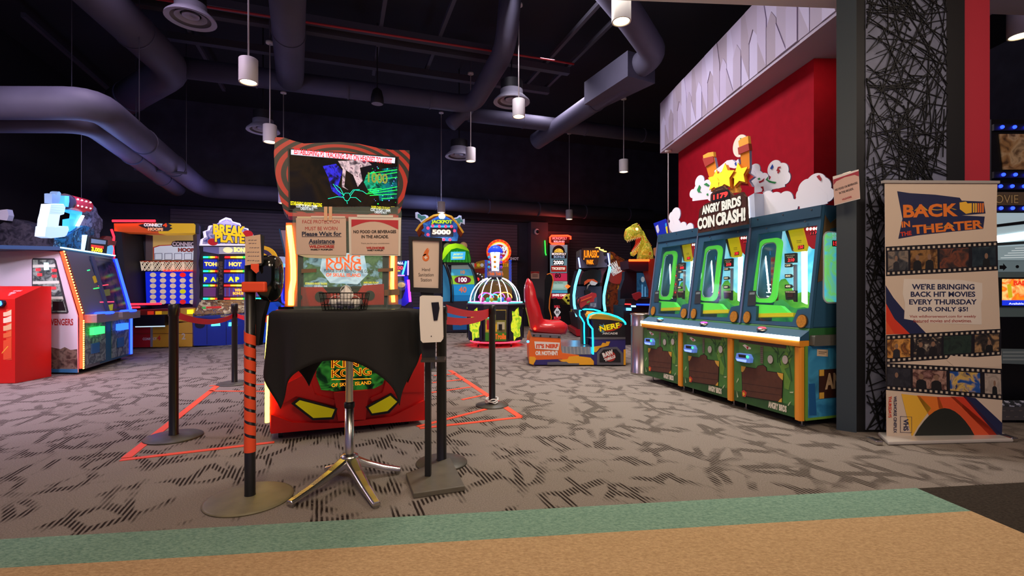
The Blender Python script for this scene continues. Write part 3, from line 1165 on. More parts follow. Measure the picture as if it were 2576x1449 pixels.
# yellow light strips
LEDY = E('#ffe24a', 7.0)
mb = MB()
pts = [KS.p(u, v, -.018) for u, v in [(-.02, .14), (-.02, .36), (-.03, .60), (.08, .74), (.22, .90)]]
mb.tube(pts, .016, LEDY, 8)
mb.build('light_strip', root, label='glowing yellow strip down the left front edge')
mb = MB()
mb.tube([KP.shift(.015).at(1068, y) for y in (1015, 1036)], .007, LEDY, 8)
mb.build('light_strip', root, label='glowing yellow strip low on the right edge')
up = KP.shift(-.34)
mb = MB()
mb.tube([up.at(x, y, .012) for x, y in [(727, 568), (731, 600), (736, 640), (738, 675), (738, 705), (733, 735), (732, 768)]], .022, LEDY, 8)
mb.build('light_strip', root, label='glowing yellow strip on the left screen post')
mb = MB()
mb.tube([up.at(x, y, .012) for x, y in [(990, 560), (988, 610), (987, 660), (986, 720), (989, 760)]], .016, LEDY, 8)
mb.build('light_strip', root, label='glowing yellow strip on the right screen post')
for xs in ([(719, 560), (744, 560), (749, 640), (748, 770), (716, 778)], [(982, 555), (998, 556), (1002, 770), (978, 768), (980, 640)]):
    MB().pix(up, xs, -.06, 0, M('#c0561c', .4)).build('screen_post', root, bevel=.006)
# back panel, counter, speaker panel, lower screen
bk = KP.shift(-.62)
MB().pix(bk, [(742, 500), (985, 520), (985, 770), (742, 776)], -.25, 0, DARK).build('back_panel', root)
sp = KP.shift(-.50)
mb = MB()
mb.pix(sp, [(757, 722), (812, 722), (826, 738), (902, 736), (914, 718), (966, 714), (966, 768), (757, 772)], -.10, 0, KRED)
mb.build('speaker_panel', root, bevel=.008)
for x, y, r in [(806, 746, 13), (930, 743, 12), (752, 748, 8)]:
    u, v = sp.uv(x, y)
    rr = r / F * sp.z(x, y)
    MB().ell(sp, u, v, rr, rr, .001, .014, BLACK, 24).ell(sp, u, v, rr * .7, rr * .7, .014, .018, M('#1d1d20', .7), 20).build('speaker', root, label='round black speaker')
ls = KP.shift(-.60)
mb = MB()
mb.pix(ls, [(758, 632), (967, 634), (965, 722), (760, 728)], 0.003, .012, BLACK)
mb.pix(ls, [(763, 637), (962, 639), (961, 718), (764, 724)], .012, .014, art(['#0c1a20', '#2e4a58', '#7fa6b8', '#3a5a3a', '#56784c', '#1d2c26'], 7, .7, 9, detail=6))
mb.pix(ls, [(812, 637), (915, 637), (925, 690), (900, 715), (830, 712), (805, 680)], .0145, .0155, art(['#7fb4d8', '#c4dcec', '#5a86a8'], 5, .8, 4))
OT = E('#e0561c', 1.2)
mb.ptext(ls, 'KING', (820, 661), (906, 641), .017, OT, .02)
mb.ptext(ls, 'KONG', (820, 680), (908, 660), .017, OT, .02)
mb.ptext(ls, 'PLEASE STAY BEHIND THE GLASS', (815, 685), (938, 679), .018, M('#20180f', .6), .01)
mb.ptext(ls, 'OF SKULL ISLAND', (820, 696), (907, 688), .017, OT, .03)
mb.ptext(ls, 'ESTABLISHING HEADSET TRACKING', (768, 716), (823, 711), .017, E('#e8e020', 1), .02)
mb.ptext(ls, 'COST TO PLAY: 1 SWIPE', (790, 722), (823, 718), .017, E('#e8f0ff', 1), .02)
mb.ptext(ls, 'SWIPE CARD TO PLAY!', (914, 713), (952, 709), .017, E('#e8e020', 1), .02)
mb.ptext(ls, 'COST TO PLAY: 1 SWIPE', (914, 718), (950, 714), .017, E('#e8f0ff', 1), .02)
mb.build('lower_screen', root, label='lit lower screen with orange title')
MB().pix(KP.shift(-.28), [(700, 772), (1010, 766), (1010, 772), (700, 779)], -.35, 0, M('#151518', .12, spec=.7)).build('counter', root)

# striped hood with the big screen
hp = KP.shift(-.42)
hoodc = hp.at(868, 450)


def ring_stripes(c, u, inv_loc):
    m = bpy.data.materials.new('ring_stripes')
    m.use_nodes = True
    nt = m.node_tree
    N, L = nt.nodes, nt.links
    b = N['Principled BSDF']
    tc = N.new('ShaderNodeTexCoord')
    sub = N.new('ShaderNodeVectorMath')
    sub.operation = 'SUBTRACT'
    sub.inputs[1].default_value = c - inv_loc
    L.new(tc.outputs['Object'], sub.inputs[0])
    dt = N.new('ShaderNodeVectorMath')
    dt.operation = 'DOT_PRODUCT'
    dt.inputs[1].default_value = u * 0.80
    L.new(sub.outputs[0], dt.inputs[0])
    sx = N.new('ShaderNodeSeparateXYZ')
    L.new(sub.outputs[0], sx.inputs[0])
    cb = N.new('ShaderNodeCombineXYZ')
    L.new(dt.outputs['Value'], cb.inputs[0])
    zz = N.new('ShaderNodeMath')
    zz.operation = 'MULTIPLY'
    zz.inputs[1].default_value = 1.25
    L.new(sx.outputs[2], zz.inputs[0])
    L.new(zz.outputs[0], cb.inputs[1])
    ln = N.new('ShaderNodeVectorMath')
    ln.operation = 'LENGTH'
    L.new(cb.outputs[0], ln.inputs[0])
    k = N.new('ShaderNodeMath')
    k.operation = 'MULTIPLY_ADD'
    k.inputs[1].default_value = 15.5
    k.inputs[2].default_value = 0.32
    L.new(ln.outputs['Value'], k.inputs[0])
    fr = N.new('ShaderNodeMath')
    fr.operation = 'FRACT'
    L.new(k.outputs[0], fr.inputs[0])
    gt = N.new('ShaderNodeMath')
    gt.operation = 'GREATER_THAN'
    gt.inputs[1].default_value = 0.5
    L.new(fr.outputs[0], gt.inputs[0])
    mx = N.new('ShaderNodeMixRGB')
    L.new(gt.outputs[0], mx.inputs[0])
    mx.inputs[1].default_value = lin('#2a1e16') + (1,)
    mx.inputs[2].default_value = lin('#e03018') + (1,)
    L.new(mx.outputs[0], b.inputs['Base Color'])
    b.inputs['Roughness'].default_value = 0.45
    return m


hood_pts = [(692, 345), (714, 346), (738, 354), (765, 361), (810, 359), (855, 357), (905, 362), (950, 372), (985, 377), (1030, 378), (1031, 395), (1027, 450), (1018, 492), (1008, 530),
            (1000, 548), (860, 545), (722, 540), (712, 525), (700, 480), (691, 430), (689, 385)]
mb = MB()
mb.pix(hp, hood_pts, -.30, 0, ring_stripes(hoodc, KU, Vector(root.location)), side=M('#2a1e16', .5))
mb.build('screen_hood', root, label='screen hood with red and dark concentric stripes')
mb = MB()
mb.pix(hp, [(724, 374), (1003, 395), (1000, 538), (726, 530)], .001, .014, BLACK)
scr = hp.shift(.014)
mb.pix(hp, [(728, 377), (1000, 397), (997, 534), (730, 526)], .014, .015, art(['#050404', '#0a0706', '#1c120a', '#070510', '#0a0a18'], 2.5, .7, 5))
mb.pix(scr, [(732, 376.5), (994, 397), (993, 411), (732, 389)], .0015, .003, E('#c8d0e8', .95))
mb.ptext(scr, 'ESTABLISHING P2 TRACKING: PUT ON HEADSET TO ASSIST', (740, 388), (986, 399.5), .004, E('#d8262c', .8), .025)
for pts, cols, s in [([(812, 418), (845, 412), (862, 430), (850, 470), (862, 500), (835, 480), (825, 445)], ['#04030a', '#1a1470', '#2c28d0', '#0a0620'], 18),
                     ([(850, 405), (920, 402), (935, 415), (905, 422), (912, 455), (900, 470), (888, 440), (870, 428), (866, 470), (876, 478), (860, 470), (862, 425)], ['#3a3038', '#8a7a84', '#c8b0b8', '#502848'], 22),
                     ([(922, 440), (940, 430), (960, 450), (975, 480), (945, 492), (925, 478), (915, 458)], ['#042018', '#0a6a50', '#12b080', '#063020'], 16),
                     ([(960, 425), (999, 420), (998, 500), (955, 505), (948, 470)], ['#020a0a', '#04303a', '#066070', '#021014'], 14)]:
    mb.pix(scr, pts, .0015, .0025, art(cols, s, 1.0, s))
GRN = E('#22f04a', 1.6)
for a, b in [((925, 437), (999, 427)), ((935, 444), (999, 434)), ((950, 452), (999, 446)), ((926, 484), (999, 470)), ((922, 488), (999, 478)), ((930, 492), (998, 488)), ((960, 500), (990, 498)), ((925, 478), (960, 474))]:
    mb.stroke(scr, [scr.uv(*a), scr.uv(*b)], .005, .003, .004, GRN)
mb.ptext(scr, '1000', (925, 459), (975, 438), .005, E('#7a8a3a', .9), .03)
TEAL = E('#18d8b0', 1.3)
for poly in [[(869, 505), (862, 495), (868, 486), (878, 486), (882, 495), (876, 505), (869, 505)], [(866, 492), (850, 480), (838, 463)], [(866, 497), (848, 495), (825, 500)], [(882, 492), (892, 478), (912, 481), (922, 488)],
             [(882, 497), (895, 497), (908, 508)], [(864, 489), (856, 474), (845, 466)], [(880, 488), (888, 478), (905, 477)], [(872, 505), (874, 513)]]:
    mb.stroke(scr, [scr.uv(*q) for q in poly], .004, .003, .004, TEAL)
random.seed(2)
for k in range(26):
    x, y = random.uniform(925, 998), random.uniform(405, 515)
    u, v = scr.uv(x, y)
    r = random.uniform(.002, .006)
    mb.ell(scr, u, v, r, r, .003, .004, random.choice([GRN, TEAL, E('#7890ff', 1)]), 8)
for t, bl, tr, col in [('ESTABLISHING HEADSET TRACKING', (731, 516), (810, 511.5), '#e8e020'), ('COST TO PLAY: 1 SWIPE', (745, 522), (798, 517), '#e8f0ff'), ('CREDITS IN: 0', (756, 528), (788, 523.5), '#e8f0ff'),
                       ('SWIPE CARD TO PLAY!', (934, 525), (980, 521), '#e8e020'), ('COST TO PLAY: 1 SWIPE', (932, 531), (982, 527), '#e8f0ff'), ('CREDITS IN: 0', (942, 536.5), (972, 533), '#e8f0ff')]:
    mb.ptext(scr, t, bl, tr, .004, E(col, 1), .02)
mb.build('upper_screen', root, label='dark lit screen with green lines and a white banner')
MB().pix(hp, [(722, 536), (1001, 543), (1000, 552), (726, 545)], -.2, .03, KRED).build('hood_sill', root, bevel=.006)
# casters
for x, y in [(705, 1104), (1025, 1069)]:
    g = ground(x, y) + KD * .04
    d = bpy.data
    o = MB().cyl(g + KU * -.014 + Vector((0, 0, .026)), g + KU * .014 + Vector((0, 0, .026)), .026, BLACK, 18).box(g + Vector((0, 0, .048)), (.04, .04, .02), STEEL).build('caster', root)
for t in (.08, KW - .08):
    g = KA + KU * t + KD * .85
    MB().cyl(g + KU * -.014 + Vector((0, 0, .026)), g + KU * .014 + Vector((0, 0, .026)), .026, BLACK, 14).box(g + Vector((0, 0, .048)), (.04, .04, .02), STEEL).build('caster', root)

# ------------------------------------------------------------------ cocktail table, its cloth and what stands on it
tc_ = ground(879, 1203)
tz = .985
root = thing('cocktail_table', 'tall round cocktail table with a chrome four-foot base', 'table', tc_)
MB().lathe(tc_, [(.002, tz - .035), (.385, tz - .035), (.395, tz - .025), (.395, tz - .008), (.385, tz - .002), (.002, tz - .002)], M('#2a2420', .5), 48).build('table_top', root)
MB().lathe(tc_, [(.026, .12), (.026, .42), (.002, .42)], CHROME, 24).build('lower_column', root)
MB().lathe(tc_, [(.021, .40), (.021, tz - .06), (.10, tz - .04), (.10, tz - .036), (.002, tz - .036)], CHROME, 24).build('upper_column', root)
MB().lathe(tc_, [(.027, .415), (.030, .42), (.030, .445), (.022, .45)], BLACK, 24).build('collar', root)
MB().lathe(tc_, [(.002, .075), (.035, .08), (.055, .105), (.05, .135), (.028, .15), (.002, .15)], CHROME, 24).build('hub', root)
for x, y in [(727, 1278), (948, 1281), (822, 1187), (1008, 1190)]:
    f = ground(x, y)
    d = (f - tc_)
    L_ = d.length
    d = d.normalized()
    s = Vector((-d.y, d.x, 0))
    rings = []
    for t, top, bot, w in [(.03, .135, .075, .045), (.12, .128, .082, .04), (.35, .095, .062, .032), (.65, .062, .040, .027), (.93, .040, .018, .024), (1.0, .036, .016, .022)]:
        q = Vector((tc_.x, tc_.y, 0)) + d * L_ * t
        rings.append([q - s * w + Vector((0, 0, bot)), q + s * w + Vector((0, 0, bot)), q + s * w * .9 + Vector((0, 0, top - .006)), q + s * w * .5 + Vector((0, 0, top)), q - s * w * .5 + Vector((0, 0, top)), q - s * w * .9 + Vector((0, 0, top - .006))])
    lg = MB().loft(rings, CHROME).build('foot', root, bevel=.004)
    MB().cyl(f - d * .02, f - d * .02 + Vector((0, 0, .022)), .016, STEEL, 14).build('glide', lg)

# black cloth: a square sheet over the round top
R = .398
HS = .650
rot = math.radians(9)
NG = 56
verts, faces = [], []
for i in range(NG + 1):
    for j in range(NG + 1):
        a, b = -HS + 2 * HS * i / NG, -HS + 2 * HS * j / NG
        r = math.hypot(a, b)
        th = math.atan2(b, a)
        if r <= R:
            rr, z = r, tz + .002
        else:
            ex = r - R
            fold = math.sin(th * 12 + .9) * .5 + math.sin(th * 7 + 2.0) * .5
            corner = abs(math.sin(2 * th)) ** 2
            bend = min(ex, .03)
            rr = R + bend * .5 + .006 + ex * (.05 + .075 * fold * min(1, ex / .12))
            z = tz + .002 - bend * .45 - max(0, ex - .03) * .985
        verts.append(Vector((tc_.x + rr * math.cos(th + rot), tc_.y + rr * math.sin(th + rot), z)))
for i in range(NG):
    for j in range(NG):
        k = i * (NG + 1) + j
        faces.append((k, k + NG + 1, k + NG + 2, k + 1))
o = MB().add(verts, faces, M('#100e0f', .85, bump=.2, nscale=300), True).build('tablecloth', label='black cloth draped over the tall cocktail table', category='tablecloth', loc=(tc_.x, tc_.y, tz))
sol = o.modifiers.new('thickness', 'SOLIDIFY')
sol.thickness = .003
sol.offset = 1

# acrylic sneeze guard
sg = Plane((0, 2.80, 0), (1, -.02, 0))
root = thing('acrylic_guard', 'clear acrylic guard standing on the black cloth, two notices clipped on', 'sneeze guard', sg.at(872, 775))
ACR = glass('#b8c4bc', .03)
u0, v1 = sg.uv(736, 521)
u1, v0 = sg.uv(1010, 776)
v0 = tz + .006
rr = .03
rim = []
for cx_, cy_, a0 in [(u1 - rr, v1 - rr, 0), (u0 + rr, v1 - rr, 90), (u0 + rr, v0 + rr, 180), (u1 - rr, v0 + rr, 270)]:
    for k in range(6):
        a = math.radians(a0 + 18 * k)
        rim.append((cx_ + rr * math.cos(a), cy_ + rr * math.sin(a)))
MB().ext(sg, rim, -.003, .003, ACR, side=glass('#c8e0d0', .4)).build('sheet', root)
for xs in [(752, 768), (976, 992)]:
    a, b = sg.uv(xs[0], 775)[0], sg.uv(xs[1], 775)[0]
    um = (a + b) / 2
    side = Plane(sg.p(um, 0, 0), sg.n)
    MB().ext(side, [(-.10, v0), (.10, v0), (.012, v0 + .19), (.004, v0 + .19), (.004, v0 + .02), (-.004, v0 + .02), (-.004, v0 + .19), (-.012, v0 + .19)], -.004, .004, glass('#b8c8c0', .12)).build('foot', root)
BRT = M('#8a6a50', .6)
for q in [[(760, 677), (797, 676), (797, 685), (760, 687)], [(952, 676), (990, 674), (990, 683), (952, 684)], [(968, 729), (1006, 727), (1006, 742), (968, 744)]]:
    MB().pix(sg, q, .004, .010, BRT).build('tape_strip', root, label='short brown tape strip')
mb = MB()
for x in (822, 834):
    mb = MB()
    mb.pix(sg, [(x - 4, 521), (x + 4, 521), (x + 4, 556), (x - 4, 556)], .0145, .0165, M('#e8b890', .6))
    mb.build('tape_strip', root, label='upright beige tape strip at the top')
# left notice
PAPER = M('#d8bcaa', .7)
NAVY, DRED = M('#262c44', .6), M('#b8302c', .6)


def wildhorse(mb, pl, bl, tr, w, bl2, tr2):
    mb.ptext(pl, 'WILDHORSE', bl, tr, w, DRED, .05)
    mb.ptext(pl, 'FAMILY FUNPLEX', bl2, tr2, w, BLACK, .05)


mb = MB()
mb.pix(sg, [(747, 549), (872, 550), (873, 643), (748, 640)], .010, .012, PAPER)
mb.ptext(sg, 'FACE PROTECTION', (763, 563), (856, 554), .013, DRED, .0)
mb.ptext(sg, 'MUST BE WORN', (770, 580), (851, 571), .013, DRED, .0)
mb.ptext(sg, 'Please Wait for', (762, 594.5), (861, 583), .013, NAVY, .03)
mb.pix(sg, [(762, 595.5), (861, 595.5), (861, 596.5), (762, 596.5)], .013, .0135, NAVY)
mb.ptext(sg, 'Assistance', (779, 613), (844, 601.5), .013, NAVY, .03)
mb.pix(sg, [(779, 614), (844, 614), (844, 615), (779, 615)], .013, .0135, NAVY)
wildhorse(mb, sg, (780, 625), (843, 617), .013, (784, 630.5), (840, 626.5))
mb.build('notice', root, label='beige notice asking for face protection')
mb = MB()
mb.pix(sg, [(785, 544), (870, 545), (870, 549), (785, 548.5)], .010, .014, M('#e8dccc', .5))
mb.pix(sg, [(749, 545), (870, 546), (871, 646), (820, 651), (772, 648), (750, 641)], .005, .0095, M('#e0d4b0', .5))
mb.build('sheet_holder', root, label='pale edge of the left plastic sheet holder')
mb = MB()
HOLD = M('#e4ddd0', .35)
mb.pix(sg, [(878, 546), (1010, 548), (1008, 644), (880, 643)], .006, .009, HOLD)
mb.pix(sg, [(900, 541), (990, 542), (990, 548), (900, 547)], .006, .012, HOLD)
mb.build('sheet_holder', root, label='pale plastic holder of the right notice')
mb = MB()
mb.pix(sg, [(885, 552), (1004, 554), (1003, 641), (886, 640)], .010, .012, PAPER)
arc = [(886, 553), (1003, 555), (1003, 578)]
for k in range(11):
    t = k / 10
    arc.append((1003 - 117 * t, 578 - 17 * math.sin(math.pi * min(1, t * 1.0)) - 6 * t))
mb.pix(sg, arc, .012, .0128, M('#c0303a', .6))
mb.ptext(sg, 'NO FOOD OR BEVERAGES', (891, 587.5), (998, 579.5), .0135, M('#2c2420', .6), .03)
mb.ptext(sg, 'IN THE ARCADE.', (911, 600), (979, 592), .0135, M('#2c2420', .6), .03)
mb.ptext(sg, 'Thank you for your consideration.', (910, 615), (982, 611), .0135, M('#5a4a40', .6), .0)
wildhorse(mb, sg, (923, 627.5), (969, 621), .0135, (926, 632), (966, 628.5))
mb.build('notice', root, label='notice with a red arc about food or beverages')

# wire basket with folded white masks
bc = at(868, 771, 2.68)
root = thing('wire_basket', 'small black wire basket on the black cloth, holding white masks', 'basket', (bc.x, bc.y, tz + .006))
WIRE = M('#141414', .4, .6)
bx, by, bh = .115, .075, .095
zb = tz + .009
mb = MB()


def loop(z, k):
    return [Vector((bc.x + sx * bx * k, bc.y + sy * by * k, z)) for sx, sy in ((-1, -1), (1, -1), (1, 1), (-1, 1))]


for t in (0, .33, .66, 1.0):
    mb.tube(loop(zb + bh * t, .88 + .12 * t), .0022 if t < 1 else .0032, WIRE, 6, False, True)
for k in range(13):
    t = -1 + 2 * k / 12
    for sy in (-1, 1):
        mb.tube([(bc.x + bx * t * .88, bc.y + sy * by * .88, zb), (bc.x + bx * t, bc.y + sy * by, zb + bh)], .0015, WIRE, 5)
    mb.tube([(bc.x + bx * t * .88, bc.y - by * .88, zb), (bc.x + bx * t * .88, bc.y + by * .88, zb)], .0015, WIRE, 5)
for k in range(9):
    t = -1 + 2 * k / 8
    for sx in (-1, 1):
        mb.tube([(bc.x + sx * bx * .88, bc.y + by * t * .88, zb), (bc.x + sx * bx, bc.y + by * t, zb + bh)], .0015, WIRE, 5)
mb.build('wire_frame', root)
MASK = M('#ece6e0', .8)
random.seed(21)
ml = ['white folded mask lying at the left in the wire basket', 'white folded mask lying at the right in the wire basket', 'white folded mask standing up in the middle of the wire basket', 'white mask with loose ear loop at the front of the wire basket']
for i, (dx, dy, dz, ry, wid, hei) in enumerate([(-.05, .01, .035, .3, .09, .05), (.05, .01, .035, -.3, .09, .05), (0, .025, .085, .0, .075, .085), (.01, -.03, .045, .1, .10, .045)]):
    n = 10
    R_ = Matrix.Rotation(ry, 3, 'Y')
    rings = []
    for a in range(n + 1):
        t = -1 + 2 * a / n
        hh = hei / 2 * (1 - .35 * abs(t)) * (1.0 if i != 2 else (1.25 - .8 * abs(t)))
        off = Vector((bc.x + dx, bc.y + dy, zb + dz))
        rings.append([off + R_ @ Vector((t * wid / 2, s * .010 * (1 - t * t) + math.sin(a * 1.9 + i) * .004, z)) for s, z in ((1, -hh), (1.6, 0), (1, hh), (-1, hh), (-1.6, 0), (-1, -hh))])
    mk = MB().loft(rings, MASK, True).build('folded_mask', label=ml[i], category='mask', group='white masks in the wire basket', loc=(bc.x + dx, bc.y + dy, zb))
    lp = []
    for k in range(9):
        a = math.pi * k / 8
        lp.append(Vector((bc.x + dx + wid * .42 * math.cos(a), bc.y + dy - .012, zb + dz + hei * .2 + .035 * math.sin(a))))
    MB().tube(lp, .0018, MASK, 5).build('ear_loop', mk)

# ------------------------------------------------------------------ hand sanitizer stand
h = .03
q = [ground(1021, 1190, h), ground(1040, 1241, h), ground(1170, 1222, h), ground(1132, 1150, h)]
q = [q[1], q[2], q[3], q[0]]
cen = sum(q, Vector()) / 4
root = thing('sanitizer_stand', 'hand sanitizer stand with white dispenser and black framed sign', 'sanitizer stand', (cen.x, cen.y, 0))
bs_ = [Vector((p.x, p.y, .001)) for p in q]
MB().hexa(bs_, q, M('#635d50', .5, noise=.2, nscale=12)).build('base_plate', root, bevel=.004)
pz = cen.y + .01
pp = Plane((0, pz, 0), (1, 0, 0))
x0 = pp.at(1077, 1000).x
mb = MB()
ztop = pp.at(1077, 740).z
mb.box((x0, pz, (ztop + .03) / 2), (.034, .034, ztop - .03), M('#17171a', .4))
mb.build('post', root, bevel=.003)
fp = Plane((0, pz - .045, 0), (1, .0, 0))
mb = MB()
o4 = [(1029, 595), (1112, 599), (1111, 738), (1033, 734)]
i4 = [(1038, 604), (1106, 607), (1104, 725), (1041, 723)]
for k in range(4):
    l = (k + 1) % 4
    mb.pix(fp, [o4[k], o4[l], i4[l], i4[k]], 0, .016, M('#121214', .45))
mb.pix(fp, o4, -.006, 0, BLACK)
mb.pix(fp, [(1058, 735), (1092, 737), (1090, 748), (1060, 748)], -.006, 0.004, BLACK)
fr = mb.build('sign_frame', root)
mb = MB()
mb.pix(fp, i4, .001, .003, M('#d6c2b4', .7))
OR = M('#e0702c', .6)
ring = []
u, v = fp.uv(1071.5, 648)
r = 8.5 / F * pz
mb.ell(fp, u, v, r, r * 1.1, .003, .004, OR, 24)
mb.pix(fp, [(1064, 645), (1068, 633), (1074, 625), (1078, 624), (1075, 632), (1073, 641)], .003, .004, OR)
mb.pix(fp, [(1072, 640), (1076, 630), (1080, 626), (1079, 633), (1077, 640)], .003, .0041, OR)
CRS = M('#f0dcc8', .6)
mb.rect(fp, u - r * .5, v - r * .18, u + r * .5, v + r * .18, .004, .005, CRS)
mb.rect(fp, u - r * .18, v - r * .5, u + r * .18, v + r * .5, .0041, .0051, CRS)
TX = M('#3a302c', .6)
mb.ptext(fp, 'Hand', (1062, 682), (1082, 674), .004, TX, .0)
mb.ptext(fp, 'Sanitation', (1053, 695.5), (1091, 686.5), .004, TX, .0)
mb.ptext(fp, 'Station', (1059, 708), (1086, 699.5), .004, TX, .0)
mb.build('sign_sheet', fr, label='beige sheet reading Hand Sanitation Station')
dp = Plane((0, pz - .02, 0), (1, .12, 0))
mb = MB()
outer = [(1059, 746), (1064, 743), (1108, 744), (1114, 748), (1115, 800), (1116, 848), (1110, 856), (1066, 858), (1061, 852), (1058, 800)]
mb.pix(dp, outer, 0, .09, M('#e8e2dc', .35))
dsp = mb.build('dispenser', root, bevel=.012, seg=3)
mb = MB()
mb.pix(dp, [(1087, 760), (1105, 759), (1107, 774), (1102, 803), (1093, 804), (1089, 775)], .0905, .095, M('#1c1a18', .15))
mb.build('window', dsp, label='dark level window')
mb = MB()
u, v = dp.uv(1087, 842)
mb.ell(dp, u, v, .003, .003, .09, .092, BLACK, 10)
mb.build('drop_mark', dsp)
mb = MB()
mb.pix(dp, [(1059, 852), (1096, 852), (1095, 904), (1062, 904)], -.012, .02, M('#1a1a1c', .5))
mb.build('bracket', root)
dt = dp.uv(1062, 902)
dt2 = dp.uv(1121, 902)
MB().rect(dp, dt[0], dt[1] - .004, dt2[0], dt[1] + .008, -.02, .12, M('#3a3632', .35)).build('drip_tray', root, bevel=.003)
# ------------------------------------------------------------------ row of three coin games along the red wall
class Crop:
    """pixel reader for an enlarged view of the photograph"""

    def __init__(s, ox, oy, k):
        s.ox, s.oy, s.k = ox, oy, k

    def __call__(s, x, y):
        return (s.ox + x / s.k, s.oy + y / s.k)

    def l(s, *pts):
        return [s(*q) for q in pts]


c7 = Crop(1580, 320, 2.898)
c8 = Crop(1580, 760, 4.529)
RL = Vector((1.64, 5.89, 0))
RU = Vector((.3136, -.95, 0)).normalized()
RP = Plane(RL, RU)                         # front of the coin doors
UW = .733                                  # one unit
RD = -RP.n                                 # into the machines
G_TEAL = M('#2a5470', .45)
ORANGE = M('#e8942a', .4)
COIN_G = 'identical coin games in a row by the red wall'
uL = 2 * UW
SP = Plane(RL + Vector((0, 0, .80)) + RD * .06, RU, Vector((0, 0, 1)) + RD * .14)   # leaning upper front
root = thing('coin_game', 'coin game at the near end of the row, its side panel showing', 'arcade game', RL + RU * (uL + UW / 2), COIN_G)
SIDE = Plane(RL + RU * (uL + UW), RD)      # right side of the unit
DEEP = .92
# body: side profile extruded across the unit
lower = [(0.002, .065), (0.002, .70), (.05, .78), (.06, .80), (DEEP, .80), (DEEP, .065)]
mb = MB()
mb.ext(SIDE, lower, -UW + .004, -.002, M('#2f6a38', .5))
mb.build('base_cabinet', root, bevel=.006)
# side and top walls of the upper housing (open front)
def w_at(z):
    return .06 + .14 * (z - .8)


mb = MB()
for w0, w1 in ((-UW + .004, -UW + .024), (-.022, -.002)):
    mb.ext(SIDE, [(w_at(.80) + .03, .802), (w_at(1.80) + .03, 1.80), (DEEP, 1.80), (DEEP, .802)], w0, w1, G_TEAL)
mb.ext(SIDE, [(w_at(1.80) + .03, 1.77), (w_at(1.80) + .03, 1.80), (DEEP, 1.80), (DEEP, 1.77)], -UW + .025, -.023, G_TEAL)
mb.ext(SIDE, [(DEEP - .02, .802), (DEEP - .02, 1.769), (DEEP, 1.769), (DEEP, .802)], -UW + .025, -.023, G_TEAL)
mb.build('upper_housing', root)
u_l, u_r = uL + .004, uL + UW - .002
vt = 1.80
vt = (1.80 - .80) / SP.v.z
win = [SP.uv(*q) for q in [(1908, 589), (2056, 566), (2034, 775), (2006, 779), (1993, 810), (1901, 807), (1903, 769), (1887, 767), (1887, 731)]]
mb = MB()
FR = G_TEAL
w0_, w1_ = -.03, 0
mb.ext(SP, [win[0], win[1], (u_r, vt), (u_l, vt)], w0_, w1_, FR)
mb.ext(SP, [(u_l, vt), win[0], win[8], win[7], win[6], win[5], (u_l, .003)][::-1], w0_, w1_, FR)
mb.ext(SP, [(u_r, vt), win[1], win[2], win[3], win[4], (u_r, .003)], w0_, w1_, FR)
mb.ext(SP, [(u_l, .003), (u_r, .003), win[4], win[5]], w0_, w1_, FR)
mb.build('front_frame', root)
mb = MB()
mb.ext(SP, win, -.022, -.018, glass('#9ab4bc', .05))
mb.build('window', root, label='large front glass')
# top visor strip, screws
mb = MB()
mb.rect(SP, u_l, vt - .10, u_r, vt - .004, .001, .012, M('#24465e', .4))
for t in (.12, .5, .88):
    for yy in (vt - .03,):
        mb.ell(SP, lerp(u_l, u_r, t), yy, .006, .006, .012, .016, STEEL, 10)
for q in [(1934, 576), (1999, 591)]:
    u, v = SP.uv(*c7(1300, 690)) if q[0] == 1934 else SP.uv(*c7(1018, 740))
    mb.ell(SP, u, v, .007, .007, .012, .018, STEEL, 10)
mb.build('visor', root)
# chrome divider on the left side of the unit
mb = MB()
mb.rect(SP, u_l - .004, .0, u_l + .012, vt, .001, .012, M('#8a96b4', .3, .6))
mb.build('divider_trim', root, label='pale metal divider strip')
# lit play field behind the glass
ip = SP.shift(-.36)
PF = .75
mb = MB()
mb.ext(ip, [(u_l + .03, .03), (u_r - .03, .03), (u_r - .03, vt - .06), (u_l + .03, vt - .06)], -.01, 0, art(['#3aa8d8', '#6cc8ec', '#a8e4f4', '#58b8dc'], 3, PF, 1))
hill = [(u_l + .03, .03)]
for k in range(15):
    t = k / 14
    hill.append((lerp(u_l + .03, u_r - .03, t), .36 + .07 * math.sin(t * 7 + .5) + .05 * math.sin(t * 15)))
hill.append((u_r - .03, .03))
mb.ext(ip, hill, .001, .006, art(['#2f7a30', '#58a83a', '#8ccc48'], 5, PF * .8, 2))
hill2 = [(a, b * .55 + .01) for a, b in hill]
mb.ext(ip, hill2, .006, .012, art(['#1e5a48', '#2f8a4a', '#4aa858'], 6, PF * .7, 3))
mb.rect(ip, u_l + .03, .01, u_r - .03, .06, .012, .03, M('#5a88b0', .4))
mb.build('play_field', root, label='lit sky and hill backdrop inside the machine')
# white light bars
WL = E('#d8fff8', 4.5)
mb = MB()
mid = SP.shift(-.10)
mb.tube([SP.shift(-.06).at(*c7(940, 945)), SP.shift(-.06).at(*c7(893, 1195))], .008, E('#c8ffe8', 5), 8)
mb.build('light_bar', root)
mb = MB()
mb.pix(SP.shift(-.22), c7.l((1268, 905), (1302, 900), (1302, 1290), (1272, 1275)), -.01, .01, WL)
mb.build('light_bar', root)
mb = MB()
mb.tube([SP.shift(-.2).at(*c7(1000, 935)), SP.shift(-.2).at(*c7(1028, 1200))], .008, WL, 8)
mb.build('light_bar', root)
